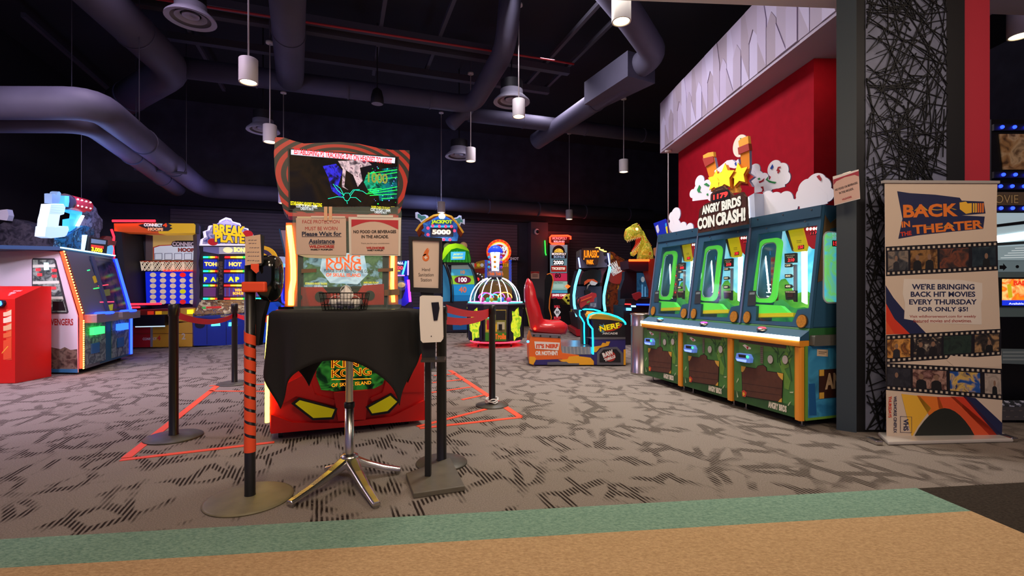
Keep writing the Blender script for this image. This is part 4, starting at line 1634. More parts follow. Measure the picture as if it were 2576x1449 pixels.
# green rounded chute frame behind the glass
gp = SP.shift(-.05)
GR = M('#58d848', .35, emit=.6)  # glow put into the colour for the bright light inside the machine
def rounded(u0, v0, u1, v1, r, n=6):
    out = []
    for cx_, cy_, a0 in [(u1 - r, v1 - r, 0), (u0 + r, v1 - r, 90), (u0 + r, v0 + r, 180), (u1 - r, v0 + r, 270)]:
        for k in range(n + 1):
            a = math.radians(a0 + 90 * k / n)
            out.append((cx_ + r * math.cos(a), cy_ + r * math.sin(a)))
    return out


g0 = gp.uv(*c7(900, 1275))
g1 = gp.uv(*c7(1125, 800))
go = rounded(g0[0] + .004, g0[1], g1[0], g1[1], .07)
gi = rounded(g0[0] + .034, g0[1] + .035, g1[0] - .05, g1[1] - .035, .06)
mb = MB()
n = len(go)
for k in range(n):
    l = (k + 1) % n
    mb.ext(gp, [go[k], go[l], gi[l], gi[k]], -.02, 0, GR)
gi2 = rounded(g0[0] + .042, g0[1] + .043, g1[0] - .058, g1[1] - .043, .055)
for k in range(n):
    l = (k + 1) % n
    mb.ext(gp, [gi[k], gi[l], gi2[l], gi2[k]], -.015, -.004, M('#c8d4cc', .25, .5))
mb.build('green_frame', root, label='bright green rounded frame')
mb = MB()
mb.pix(SP.shift(-.03), c7.l((925, 1290), (1110, 1300), (1165, 1350), (930, 1358)), -.05, 0, GR)
mb.pix(SP.shift(-.03), c7.l((928, 1358), (1206, 1352), (1203, 1380), (926, 1384)), -.05, 0, M('#d8cc20', .4, emit=.25))
mb.build('coin_ledge', root, label='green and yellow coin ledge')
# peg board
pg = SP.shift(-.28)
mb = MB()
a = pg.uv(*c7(905, 1260))
b = pg.uv(*c7(1085, 1150))
for i in range(8):
    for j in range(5):
        uu = lerp(a[0], b[0] + .02, (i + .5 * (j % 2)) / 8)
        vv = lerp(a[1], b[1], j / 4)
        mb.ell(pg, uu, vv, .005, .005, 0, .03, E('#f0ffff', 1.2), 8)
mb.build('peg_board', root, kind='stuff')
# signs inside
SGN = M('#2a201a', .5)
REDD = E('#ff2a30', 2.2)
mb = MB()
yp = SP.shift(-.12)
mb.pix(yp, c7.l((1160, 745), (1268, 728), (1306, 860), (1294, 902), (1212, 908), (1198, 885)), -.02, 0, M('#e8d418', .4, emit=.35))
mb.pix(yp, c7.l((1148, 760), (1165, 745), (1205, 885), (1198, 905)), -.02, .004, M('#6a4a20', .5))
mb.pix(yp, c7.l((1240, 865), (1284, 858), (1284, 886), (1241, 892)), .001, .004, SGN)
mb.ptext(yp, '150', c7(1243, 887), c7(1281, 862), .005, REDD, .02)
mb.ptext(yp, 'TOWER', c7(1228, 834), c7(1266, 822), .002, M('#6a5a18', .5), .02)
mb.ptext(yp, 'TICKETS', c7(1228, 846), c7(1266, 836), .002, M('#6a5a18', .5), .02)
mb.build('ticket_sign', root, label='yellow slanted sign with red digits')
mb = MB()
mb.pix(yp, c7.l((1278, 728), (1392, 708), (1366, 890), (1340, 885), (1312, 860)), -.025, -.001, M('#c8202c', .4, emit=.3))
for x in (1308, 1332, 1356, 1378):
    u, v = yp.uv(*c7(x, 743 - (x - 1308) * .06))
    mb.ell(yp, u, v, .011, .013, 0, .004, E('#fff8e8', 1.5), 14)
mb.pix(yp, c7.l((1328, 762), (1384, 755), (1384, 782), (1329, 788)), .0, .003, SGN)
mb.ptext(yp, '117', c7(1332, 784), c7(1380, 760), .004, REDD, .02)
mb.build('bonus_sign', root, label='red sign with white bulbs and digits')
mb = MB()
np_ = SP.shift(-.08)
mb.pix(np_, c7.l((1140, 922), (1224, 915), (1224, 985), (1142, 990)), -.02, 0, SGN)
mb.ptext(np_, 'YOUR TOWER', c7(1148, 940), c7(1216, 930), .001, M('#e8d8b0', .5, emit=.3), .02)
mb.ptext(np_, 'COINS', c7(1160, 953), c7(1204, 943), .001, M('#e8d8b0', .5, emit=.3), .02)
mb.ptext(np_, '210', c7(1165, 982), c7(1215, 955), .002, REDD, .03)
for t, y in (('1200', 1007), ('800', 1084), ('400', 1160)):
    mb.pix(np_, c7.l((1142, y - 12), (1188, y - 14), (1197, y), (1188, y + 12), (1142, y + 14)), -.015, 0, SGN)
    mb.ptext(np_, t, c7(1147, y + 8), c7(1185, y - 8), .001, M('#f0e4c0', .5, emit=.5), .03)
mb.pix(np_, c7.l((1142, 1195), (1224, 1190), (1224, 1272), (1208, 1272), (1200, 1255), (1150, 1258)), -.02, 0, SGN)
mb.ptext(np_, 'TOWER BUILDER', c7(1147, 1206), c7(1220, 1197), .001, M('#e8d8b0', .5, emit=.3), .02)
mb.pix(np_, c7.l((1162, 1212), (1204, 1210), (1204, 1238), (1163, 1240)), .001, .003, M('#4a1a14', .4))
mb.pix(np_, c7.l((1195, 1000), (1216, 998), (1216, 1195), (1196, 1197)), -.03, -.016, M('#b8c4d0', .3, .5))
mb.build('score_column', root, label='dark score signs 1200, 800 and 400')
mb = MB()
bp_ = SP.shift(-.24)
mb.pix(bp_, c7.l((958, 850), (1030, 838), (1034, 930), (960, 938)), -.01, 0, M('#2a7ab8', .4, emit=.35))
mb.ptext(bp_, 'BONUS', c7(972, 866), c7(1010, 855), .001, M('#9ad0f0', .5, emit=.4), .02)
mb.ptext(bp_, 'TICKETS', c7(970, 880), c7(1014, 869), .001, M('#9ad0f0', .5, emit=.4), .02)
mb.pix(bp_, c7.l((974, 892), (1014, 888), (1014, 914), (974, 917)), .0, .003, SGN)
mb.ptext(bp_, '150', c7(978, 913), c7(1010, 892), .004, REDD, .02)
mb.build('blue_sign', root, label='blue sign with red digits')
mb = MB()
mb.pix(bp_, c7.l((1040, 948), (1090, 942), (1090, 1262), (1042, 1268)), -.01, 0, M('#8a4428', .5))
for k in range(8):
    y = 960 + 40 * k
    mb.pix(bp_, c7.l((1044, y), (1086, y - 3), (1086, y + 18), (1044, y + 21)), .001, .004, M('#3a1210' if k % 2 else '#7a1418', .4, emit=0 if k % 2 else .5))
    if k % 2 == 0:
        mb.pix(bp_, c7.l((1074, y + 3), (1080, y + 3), (1080, y + 15), (1074, y + 15)), .004, .006, REDD)
mb.build('display_column', root, label='column of small red displays')
# speakers
for x, y, rx in ((872, 1386, .046), (1272, 1416, .054)):
    u, v = SP.uv(*c7(x, y))
    mb = MB()
    mb.ell(SP, u, v, rx * .92, .058, .001, .010, M('#3a2a14', .5), 28)
    mb.ell(SP, u, v, rx * .82, .052, .010, .016, M('#c8862a', .4, .3, noise=.3, nscale=60), 28)
    mb.build('speaker', root, label='round orange speaker')
# sticker with a dark backing on the left (its code left off)
mb = MB()
mb.pix(SP, c7.l((882, 1195), (934, 1192), (932, 1298), (872, 1302)), .001, .005, M('#30363a', .5))
mb.pix(SP, c7.l((890, 1206), (928, 1203), (926, 1220), (888, 1222)), .005, .006, M('#7a8a8c', .5))
mb.build('sticker', root, label='small dark sticker beside the glass')
# card shelf edge: orange rail, white light strip, glowing button
mb = MB()
rp2 = RP.shift(.0)
e0, e1 = uL - .0, uL + UW
mb.ext(SIDE, [(-.045, .655), (-.05, .703), (.05, .703), (.05, .655)], -UW, 0, ORANGE)
mb.build('rail', root, bevel=.004)
MB().ext(SIDE, [(-.05, .704), (-.045, .730), (.05, .782), (.05, .704)], -UW, 0, G_TEAL).build('button_shelf', root)
mb = MB()
mb.rect(RP, e0, .705, e1, .733, .050, .062, E('#f4fbff', 7.0))
mb.build('light_strip', root, label='bright white strip light along the rail')
shelf = Plane(SIDE.p(-.045, .727, 0), -RU, RD * .095 + Vector((0, 0, .055)))
mb = MB()
bt = RL + RU * (uL + UW * .44) + RP.n * .005 + Vector((0, 0, .757))
mb.lathe(bt, [(.045, -.004), (.042, .010), (.03, .018), (.002, .02)], STEEL, 20)
btn_root = mb.build('button', root)
mb = MB()
mb.lathe(bt + Vector((0, 0, .006)), [(.034, .010), (.026, .020), (.002, .024)], E('#ff3040', 3.5), 20)
btn = mb.build('button_cap', btn_root, label='glowing red push button')
# coin door with jungle print
DOOR = [c8(1265, 380), c8(1905, 455), c8(1910, 1320), c8(1240, 1090)]
GRD, GRM, GRL = M('#2c5a2c', .5, noise=.25, nscale=12), M('#3f7a36', .5, noise=.2, nscale=14), M('#6a9a3c', .5, noise=.2, nscale=10)
mb = MB()
dv0 = .075
mb.rect(RP, uL + .012, dv0, uL + UW - .075, .652, .003, .018, M('#47803c', .45, noise=.25, nscale=9), side=M('#c8cc40', .5))
mb.rect(RP, uL + .012, dv0, uL + UW - .075, .17, .018, .0185, GRD)
W = .0186
mb.pix(RP, c8.l((1290, 690), (1310, 640), (1560, 560), (1900, 560), (1900, 460), (1280, 392)), W, W + .0003, M('#548a3e', .5, noise=.2, nscale=9))
DKL = M('#26502a', .5)
for pts in ([(1840, 480), (1870, 560), (1830, 640), (1860, 720), (1885, 900)], [(1710, 480), (1740, 600), (1690, 560)], [(1650, 500), (1720, 570), (1725, 690)], [(1800, 560), (1740, 640), (1760, 720)], [(1895, 600), (1850, 650)]):
    mb.stroke(RP, [RP.uv(*c8(*q)) for q in pts], .010, W + .0004, W + .0008, DKL)
for pts in ([(1820, 560), (1880, 640), (1850, 740), (1800, 760), (1870, 900), (1850, 1000), (1800, 980), (1790, 850), (1740, 700)], [(1830, 480), (1880, 470), (1895, 540), (1850, 560)]):
    mb.pix(RP, c8.l(*pts), W + .0002, W + .0006, GRL)
mb.pix(RP, c8.l((1285, 402), (1822, 466), (1820, 530), (1285, 455)), W + .001, W + .003, M('#46322c', .5))
mb.pix(RP, c8.l((1530, 500), (1560, 503), (1560, 700), (1530, 695)), W + .001, W + .004, M('#6a6258', .5))
for k in range(8):
    y = 515 + 22 * k
    mb.pix(RP, c8.l((1532, y), (1558, y + 2), (1558, y + 8), (1532, y + 6)), W + .004, W + .005, M('#4a443c', .5))
BRN = M('#5a3424', .5, noise=.25, nscale=18)
mb.pix(RP, c8.l((1312, 728), (1478, 752), (1500, 722), (1560, 712), (1598, 740), (1602, 780), (1792, 808), (1776, 1142), (1560, 1110), (1322, 1068)), W + .001, W + .003, BLACK)
mb.pix(RP, c8.l((1318, 735), (1480, 758), (1504, 728), (1560, 718), (1594, 745), (1598, 786), (1786, 815), (1770, 1134), (1560, 1102), (1328, 1061)), W + .003, W + .0045, BRN)
for a_, b_ in (((1325, 920), (1780, 985)), ((1326, 1000), (1775, 1060))):
    mb.stroke(RP, [RP.uv(*c8(*a_)), RP.uv(*c8(*b_))], .005, W + .0045, W + .005, M('#3a2018', .5))
YC = M('#d8a840', .45)
for pts in ([(1312, 726), (1365, 735), (1350, 770), (1330, 795), (1314, 790)], [(1722, 800), (1792, 812), (1788, 888), (1765, 870), (1740, 840)], [(1776, 1140), (1735, 1135), (1752, 1110), (1778, 1090)]):
    mb.pix(RP, c8.l(*pts), W + .0045, W + .006, YC)
for x, y in ((1645, 652), (1814, 655)):
    u, v = RP.uv(*c8(x, y))
    mb.ell(RP, u, v, .030, .040, W + .001, W + .003, M('#2a3a24', .5), 24)
    mb.ell(RP, u, v, .026, .035, W + .003, W + .008, M('#b8b0ac', .35), 24)
mb.pix(RP, c8.l((1322, 1010), (1345, 1000), (1375, 1030), (1360, 1080), (1325, 1070)), W + .005, W + .0055, M('#c8402c', .5))
mb.pix(RP, c8.l((1328, 1030), (1345, 1022), (1355, 1050), (1335, 1072)), W + .0056, W + .006, M('#e0b030', .5))
FE = M('#b8c8a0', .5)
for pts in ([(1222, 905), (1275, 860), (1280, 880), (1240, 922)], [(1238, 1010), (1275, 1080), (1262, 1085)], [(1880, 1130), (1850, 1180), (1838, 1175), (1860, 1140)], [(1860, 1020), (1905, 1018), (1900, 1035), (1868, 1032)]):
    mb.pix(RP, c8.l(*[(max(x, 1256), y) for x, y in pts]), W + .001, W + .002, FE)
CRM = M('#e8e0cc', .5)
mb.ptext(RP, 'ANGRY BIRDS', c8(1620, 1198), c8(1830, 1180), W + .004, CRM, .05)
mb.pix(RP, c8.l((1325, 490), (1350, 480), (1420, 520), (1418, 535), (1380, 540)), W + .001, W + .003, M('#e8e4dc', .5))
mb.pix(RP, c8.l((1368, 505), (1396, 505), (1384, 545)), W + .003, W + .004, M('#b02024', .5))
door = mb.build('coin_door', root, label='green jungle-print door')
# fix the lettering to its slope: handled by the plane itself
mb = MB()
mb.pix(RP, c8.l((1290, 578), (1425, 592), (1448, 640), (1440, 692), (1300, 668), (1276, 640)), W, .055, M('#5a7ac8', .3, emit=.5))
cr = mb.build('card_reader', root, bevel=.006)
mb = MB()
mb.pix(RP, c8.l((1312, 590), (1395, 600), (1405, 634), (1318, 624)), .0552, .058, M('#20242c', .3))
mb.build('reader_display', cr)
mb = MB()
mb.pix(RP, c8.l((1288, 640), (1405, 655), (1400, 685), (1296, 664)), .0552, .058, E('#6a80ff', 2.2))
mb.build('reader_light', cr, label='blue light of the card reader')
mb = MB()
u, v = RP.uv(*c8(1418, 622))
mb.ell(RP, u, v, .014, .012, .0552, .060, E('#30ff70', 3.0), 14)
mb.build('status_light', cr, label='green light dot')
# orange corner pillar, feet
mb = MB()
pr = [(uL + UW - .072, 0), (uL + UW - .064, .026), (uL + UW - .02, .034), (uL + UW - .004, .026), (uL + UW - .002, -.01), (uL + UW - .072, -.01)]
rings = []
for z in (.06, .652):
    rings.append([RP.p(u, z, w) for u, w in pr])
mb.loft(rings, ORANGE)
mb.build('corner_pillar', root, label='orange corner pillar', bevel=.004)
for u in (.07, UW - .08):
    for d in (.07, DEEP - .08):
        p = RL + RU * (uL + u) + RD * d
        MB().cyl(p + Vector((0, 0, .001)), p + Vector((0, 0, .012)), .022, STEEL, 14).cyl(p + Vector((0, 0, .012)), p + Vector((0, 0, .066)), .008, STEEL, 8).build('foot', root)
# printed side panel
mb = MB()
mb.rect(SIDE, .03, .075, DEEP - .02, .66, .001, .006, art(['#1c5a88', '#2a78a8', '#3f98c4', '#2a6a8c'], 4, 0, 8))
mb.rect(SIDE, 0.004, .07, .03, .66, .001, .008, M('#6a9a38', .5))
mb.rect(SIDE, .004, .066, DEEP - .02, .085, .006, .009, M('#6a9a38', .5))
mb.pix(SIDE, c8.l((2145, 535), (2268, 542), (2266, 620), (2143, 612)), .006, .008, M('#d0b898', .6))
mb.pix(SIDE, c8.l((2160, 560), (2250, 565), (2250, 575), (2160, 570)), .008, .0085, M('#7a6a58', .6))
mb.pix(SIDE, c8.l((2160, 580), (2230, 584), (2230, 592), (2160, 588)), .008, .0085, M('#7a6a58', .6))
s0 = SIDE.uv(*c8(2165, 1100))
s1 = SIDE.uv(*c8(2165, 770))
mb.rect(SIDE, s0[0], s0[1], s0[0] + .52, s1[1], .006, .010, M('#3c2018', .5, noise=.2))
for q in ((s0[0], s1[1] - .05), (s0[0], s0[1])):
    mb.rect(SIDE, q[0], q[1], q[0] + .05, q[1] + .05, .010, .012, M('#d0a040', .5))
mb.text(SIDE, 'ANGRY', s0[0] + .06, s0[1] + .07, s0[0] + .48, s1[1] - .03, .0125, M('#c8a884', .5), .05)
mb.pix(SIDE, c8.l((2050, 930), (2120, 925), (2140, 1290), (2055, 1290)), .0062, .007, M('#1a5a94', .5))
mb.build('side_panel', root, label='blue printed side panel')
mb = MB()
mb.ext(SIDE, [(w_at(.81) + .03, .81), (w_at(1.79) + .03, 1.79), (DEEP - .01, 1.79), (DEEP - .01, .81)], .0005, .004, G_TEAL)
mb.pix(SIDE, c7.l((1432, 640), (1470, 700), (1530, 650), (1560, 660), (1560, 720), (1470, 740), (1440, 900), (1425, 1080), (1410, 1120), (1378, 1130)), .004, .006, M('#5c4a2e', .5))
swa = rounded(*(SIDE.uv(*c7(1415, 1285))), SIDE.uv(*c7(1415, 1285))[0] + .30, SIDE.uv(*c7(1475, 760))[1], .06)
mb.ext(SIDE, swa, .004, .010, M('#c8d8e0', .3))
mb.ext(SIDE, [((a - .0) * 1.0, b) for a, b in rounded(min(q[0] for q in swa) + .012, min(q[1] for q in swa) + .012, max(q[0] for q in swa) - .012, max(q[1] for q in swa) - .012, .05)], .010, .012, art(['#2a88b8', '#48b0c8', '#6ac060', '#50a8c0'], 5, .7, 6))
sx0, sy0 = SIDE.uv(*c7(1478, 870))
mb.rect(SIDE, sx0, sy0, sx0 + .09, sy0 + .05, .012, .014, SGN)
mb.text(SIDE, '150', sx0 + .01, sy0 + .008, sx0 + .08, sy0 + .042, .0145, REDD, .02)
mb.text(SIDE, 'BONUS', sx0 + .0, sy0 + .09, sx0 + .08, sy0 + .115, .0125, M('#a8d8f0', .5, emit=.4), .02)
mb.text(SIDE, 'TICKETS', sx0 + .0, sy0 + .06, sx0 + .09, sy0 + .083, .0125, M('#a8d8f0', .5, emit=.4), .02)
mb.build('side_window', root, label='rounded lit window in the side')
mb = MB()
mb.ext(SIDE, [(.05, .662), (.06, .745), (DEEP - .05, .745), (DEEP - .05, .662)], .001, .045, M('#5a5a54', .5))
mb.build('side_ledge', root, label='grey ledge on the side', bevel=.01)

for i, (lab, col, lb2) in enumerate([('middle coin game of the row, under the big lit title sign', '#ff30c0', 'glowing magenta push button'), ('coin game at the far end of the row, beside the steel bin', '#30a0ff', 'glowing blue push button')]):
    cp = copy_thing(root, lab, Vector(root.location) - RU * UW * (i + 1))
    for ch in cp.children:
        for g in ch.children:
            if g.name.startswith('button_cap'):
                g.data = g.data.copy()
                g.data.materials[0] = E(col, 3.5)
                g['label'] = lb2

# ------------------------------------------------------------------ topper standing over the row
root = thing('game_topper', 'tall lit cutout topper with clouds, stars and title over the coin games', 'topper', RL + RU * UW * 1.5 + RD * .5 + Vector((0, 0, 1.802)))
CLD = M('#e6e2ea', .5, emit=.10)
CLR = M('#f4f2f6', .5, emit=.25)
SHD = M('#a8acc4', .5, emit=.05)
EDG = M('#8a88b0', .5)


def cloud(pl, bumps, base_y, name_lab, side=EDG, conf=()):
    """bumps: circles (pixel x, y, radius) whose union is the cloud, standing on base_y line"""
    mb = MB()
    for i, (x, y, r) in enumerate(bumps):
        u, v = pl.uv(x, y)
        rr = r / F * pl.z(x, y)
        mb.ell(pl, u, v, rr, rr, -.012, .0002 * i, CLD, 28, side=side)
    pts = [(bumps[0][0], bumps[0][1])] + [(b[0], b[1]) for b in bumps[1:]]
    xs = [b[0] for b in bumps]
    x0, x1 = min(xs), max(xs)
    y0, y1 = base_y
    top = [(b[0], b[1]) for b in sorted(bumps)]
    mb.pix(pl, [(x0, y0)] + top + [(x1, y1)], -.011, .0002 * len(bumps), CLD, side=side)
    for pts, col in conf:
        mb.pix(pl, pts, .004, .006, M(col, .5))
    return mb


RIB = {'g': '#2a8a4a', 'r': '#a82432', 'b': '#2448a8'}
tp = RP.shift(-.42)
tb = RP.shift(-.55)
m_ = cloud(tp, [(1690, 545, 12), (1700, 540, 18), (1696, 565, 20), (1718, 572, 14), (1735, 575, 14)], (592, 586), '')
m_.build('cloud', root, label='pale cloud at the far left')
m_ = cloud(tb, [(1742, 487, 11), (1760, 458, 17), (1755, 480, 16), (1778, 470, 18), (1790, 490, 16)], (506, 500), '',
           conf=[([(1754, 478), (1760, 465), (1764, 470), (1761, 480), (1766, 484), (1757, 484)], RIB['g']), ([(1771, 464), (1778, 460), (1786, 466), (1782, 469)], RIB['g']), ([(1778, 488), (1782, 486), (1783, 491), (1779, 492)], RIB['g'])])
m_.build('cloud', root, label='cloud with green ribbons at the left')
m_ = cloud(tb, [(1898, 430, 18), (1905, 450, 20), (1920, 452, 17), (1948, 424, 21), (1965, 432, 22), (1975, 448, 16), (1960, 452, 22), (1930, 470, 18)], (486, 470), '',
           conf=[([(1938, 424), (1944, 413), (1947, 420), (1943, 426)], RIB['b']), ([(1954, 430), (1958, 420), (1965, 419), (1964, 422), (1959, 424), (1964, 430), (1958, 437), (1956, 434), (1959, 431)], RIB['r']),
                 ([(1927, 452), (1934, 443), (1932, 452), (1942, 456), (1954, 458), (1950, 462), (1936, 459)], RIB['g']), ([(1909, 457), (1917, 454), (1924, 448), (1922, 456), (1912, 461)], RIB['r']),
                 ([(1906, 450), (1911, 447), (1914, 450), (1910, 453)], RIB['g']), ([(1914, 470), (1921, 469), (1923, 480), (1917, 485), (1919, 476)], RIB['r'])])
m_.build('cloud', root, label='big cloud with coloured ribbons at the right of the stars')
m_ = cloud(tp, [(1912, 515, 14), (1930, 500, 20), (1950, 505, 22), (1975, 505, 24), (1990, 520, 20), (1915, 535, 18)], (556, 538), '')
m_.build('cloud', root, label='low grey-white cloud over the near game')
m_ = cloud(tp, [(2016, 490, 16), (2030, 476, 26), (2052, 466, 30), (2065, 474, 28), (2082, 490, 18), (2012, 505, 14)], (531, 512), '',
           conf=[([(2055, 444), (2062, 440), (2068, 450), (2066, 456), (2061, 452)], RIB['r'])])
m_.build('cloud', root, label='largest white cloud at the near right end')
# slingshot posts
WOOD, WOOD2 = M('#d8842c', .5, emit=.06), M('#f0a848', .5, emit=.06)
WRAP = M('#a83428', .5)
sl = RP.shift(-.36)
for pts, wrap, cap in ([[(1772, 405), (1797, 396), (1806, 440), (1812, 470), (1795, 478), (1782, 440)], [(1769, 399), (1795, 393), (1798, 407), (1776, 420)], [(1769, 391), (1782, 384), (1795, 382), (1796, 394), (1770, 402)]],
                       [[(1862, 380), (1885, 374), (1886, 420), (1880, 450), (1862, 440), (1864, 410)], [(1858, 372), (1885, 361), (1887, 378), (1860, 389)], [(1858, 355), (1866, 348), (1882, 342), (1884, 362), (1860, 371)]]):
    mb = MB()
    mb.pix(sl, pts, -.03, 0, WOOD, side=EDG)
    mb.pix(sl, wrap, -.03, .012, WRAP)
    mb.pix(sl, cap, -.03, .004, WOOD2)
    mb.build('slingshot_arm', root, label='orange wooden arm with a red wrap')
mb = MB()
u, v = sl.uv(1853, 366)
mb.ell(sl, u, v, .10, .115, -.06, -.045, M('#e8dccc', .5, emit=.08), 32, side=EDG)
mb.pix(sl, [(1853, 347), (1857, 346), (1857, 355), (1860, 358), (1855, 358)], -.044, -.042, M(RIB['g'], .5))
mb.build('cream_oval', root, label='cream oval behind the right arm')
mb = MB()
mb.pix(sl, [(1800, 430), (1815, 418), (1832, 404), (1845, 402), (1852, 408), (1860, 400), (1863, 412), (1860, 422), (1850, 424), (1830, 420), (1818, 432), (1806, 440), (1802, 438)], -.02, .016, M('#e0dce8', .5, emit=.1), side=EDG)
mb.pix(sl, [(1851, 411), (1855, 407), (1857, 416), (1853, 417)], .016, .018, M(RIB['b'], .5))
mb.build('pouch', root, label='white cloth band of the slingshot')


def star(pl, x, y, r, a0=0.0):
    u, v = pl.uv(x, y)
    k = r / F * pl.z(x, y)
    return [(u + k * (1 if i % 2 == 0 else .52) * math.sin(a0 + math.pi * i / 5), v + k * (1 if i % 2 == 0 else .52) * math.cos(a0 + math.pi * i / 5)) for i in range(10)]


STY = M('#f4dc38', .4, emit=.35)
STO = M('#d87a18', .5)
for x, y, r, w, a0 in ((1806, 456, 28, .03, .2), (1867, 440, 31, .035, -.1), (1834, 446, 34, .05, .05)):
    mb = MB()
    mb.ext(sl, star(sl, x + 2, y + 4, r, a0), w - .025, w, STO)
    mb.ext(sl, star(sl, x, y, r, a0), w, w + .01, STY, side=STO)
    mb.build('star', root, label='yellow star with an orange edge')
mb = MB()
mb.pix(sl, [(1790, 470), (1800, 452), (1880, 432), (1899, 445), (1886, 455), (1895, 470), (1860, 466), (1828, 472), (1800, 478)], -.02, .012, M('#b8241e', .5), side=EDG)
mb.build('burst', root, label='red jagged burst under the stars')
mb = MB()
mb.pix(sl, [(1838, 466), (1856, 462), (1862, 476), (1860, 484), (1840, 486)], -.02, .014, WOOD2)
mb.build('wood_base', root, label='pale wooden peg under the stars')
# bright light box behind the title and its post
mb = MB()
lb = RP.shift(-.30)
mb.pix(lb, [(1873, 500), (1897, 486), (1900, 552), (1880, 560)], -.12, 0, M('#c8d0e8', .3))
lbx = mb.build('light_box', root)
mb = MB()
mb.pix(lb, [(1876, 500), (1883, 497), (1886, 552), (1879, 555)], .001, .006, E('#f0f6ff', 5))
mb.build('lit_face', lbx)
# title board
sg_ = RP.shift(-.02)
BRD = M('#4a2618', .5, noise=.2, nscale=20)
board = c7.l((508, 772), (508, 690), (520, 600), (560, 560), (598, 545), (600, 492), (640, 442), (688, 425), (704, 442), (766, 500), (830, 472), (840, 490), (856, 508), (866, 706))
mb = MB()
mb.pix(sg_, board, -.03, -.002, BRD)
mb.pix(sg_, c7.l((610, 545), (612, 492), (648, 470), (730, 452), (742, 475), (742, 524)), -.002, .001, BLACK)
mb.ptext(sg_, '1179', c7(622, 532), c7(728, 466), .002, E('#ff2a28', 3.0), .04)
mb.ptext(sg_, 'BONUS', c7(640, 464), c7(690, 446), .0, M('#a88878', .5), .02)
LET = M('#dfe4dc', .45, emit=.35)
DKO = M('#1a0e0a', .5)
def skew_text(mb, pl, t, bl, br, hgt, w, m, bold):
    """lettering along a line that may climb in its plane"""
    a, b = Vector(pl.uv(*bl)), Vector(pl.uv(*br))
    d = (b - a)
    q = Plane(pl.p(a.x, a.y, 0), pl.p(b.x, b.y, 0) - pl.p(a.x, a.y, 0), pl.v)
    mb.text(q, t, 0, 0, d.length, hgt, w, m, bold)


for m2, w, bo in ((DKO, .000, .09), (LET, .003, .055)):
    skew_text(mb, sg_, 'ANGRY', c7(540, 640), c7(672, 608), .092, w, m2, bo)
    skew_text(mb, sg_, 'BIRDS', c7(684, 612), c7(826, 574), .098, w, m2, bo)
    skew_text(mb, sg_, 'COIN', c7(508, 748), c7(632, 724), .12, w, m2, bo)
    skew_text(mb, sg_, 'CRASH!', c7(642, 722), c7(858, 682), .128, w, m2, bo)
mb.build('title_board', root, label='dark brown title board with cream letters and red digits')

# notice clipped to the corner of the pillar
A_, B_ = at(2097, 470, 3.60), at(2163, 470, 3.52)
A_.z = B_.z = 0
nb = Plane(A_, B_ - A_)
mb = MB()
q4 = [(2096, 452), (2160, 430), (2163, 498), (2100, 515)]
mb.pix(nb, [(2095, 444), (2160, 426), (2164, 500), (2099, 517)], -.004, 0, M('#d8d0d0', .3))
root = thing('paper_notice', 'beverage notice in a clear sleeve on the dark corner pillar', 'notice', nb.at(2130, 515))
mb.build('sleeve', root)
mb = MB()
mb.pix(nb, q4, .0005, .002, M('#d8b4a8', .6))
mb.pix(nb, [(2096, 452), (2160, 430), (2160.6, 444), (2150, 440), (2125, 446), (2104, 456), (2096.5, 466)], .002, .003, M('#a82840', .6))
A2, B2 = nb.uv(2102, 480), nb.uv(2158, 462)
skew_text(mb, nb, 'NO FOOD OR BEVERAGES', (2102, 481), (2158, 462), .016, .0035, M('#3a2c2c', .6), .03)
skew_text(mb, nb, 'IN THE ARCADE.', (2112, 489), (2148, 477), .016, .0035, M('#3a2c2c', .6), .03)
skew_text(mb, nb, 'WILDHORSE', (2119, 505), (2143, 497), .014, .0035, M('#b03a44', .6), .04)
mb.build('sheet', root)
mb = MB()
mb.pix(nb, [(2120, 436), (2140, 430), (2140, 452), (2120, 458)], -.17, -.005, STEEL)
mb.build('clip', root)

# ------------------------------------------------------------------ steel bin
bc_ = Vector(((1616 - CX) / F * 6.35, 6.35, 0))
root = thing('steel_bin', 'round brushed steel bin at the far end of the coin games', 'trash bin', bc_)
BR = M('#b8b2ae', .28, 1.0)
MB().lathe(bc_, [(.002, .002), (.155, .002), (.155, .03), (.15, .035), (.15, .63), (.153, .635), (.153, .645), (.15, .65), (.15, .78)], BR, 40).build('body', root)
MB().lathe(bc_, [(.15, .78), (.158, .785), (.156, .80), (.13, .806), (.085, .79), (.08, .72), (.002, .72)], M('#d0c4b4', .25, 1.0), 40).build('rim', root)

# ------------------------------------------------------------------ pull-up banner
c1 = Crop(2080, 430, 2.07)
bz = F * 1.08 / (1099 - HY)
bz2 = F * 1.08 / (1096 - HY)
PA, PB = at(2230, 1099, bz), at(2517, 1096, bz2)
PA.z = PB.z = 0
BN = Plane(PA, PB - PA)
root = thing('pull_up_banner', 'cream roll-up movie banner in front of the dark pillar', 'banner', (PA + PB) / 2)
mb = MB()
f0, f1, f2, f3 = ground(2234, 1121), ground(2551, 1113), ground(2519, 1094), ground(2208, 1096)
mb.hexa([Vector((q.x, q.y, .002)) for q in (f0, f1, f2, f3)], [Vector((q.x, q.y, .028)) for q in (f0, f1, f2, f3)], M('#d8d2cc', .35, .3))
mb.build('base', root, bevel=.008)
for q, dq in ((f0, BN.u * -.06), (f1, BN.u * .01)):
    g = q + Vector((0, .05, 0)) + dq
    MB().box(g + Vector((0, 0, .018)), (.05, .10, .032), CHROME).build('end_cap', root, bevel=.006)
mb = MB()
mb.pix(BN, c1.l((288, 50), (892, 53), (892, 66), (288, 64)), -.012, .014, M('#c8c0b8', .4, .4))
mb.build('top_rail', root)
mb = MB()
mb.cyl(BN.at(2372, 1090, -.06), BN.at(2372, 460, -.02), .012, M('#8a8680', .4, .8), 10)
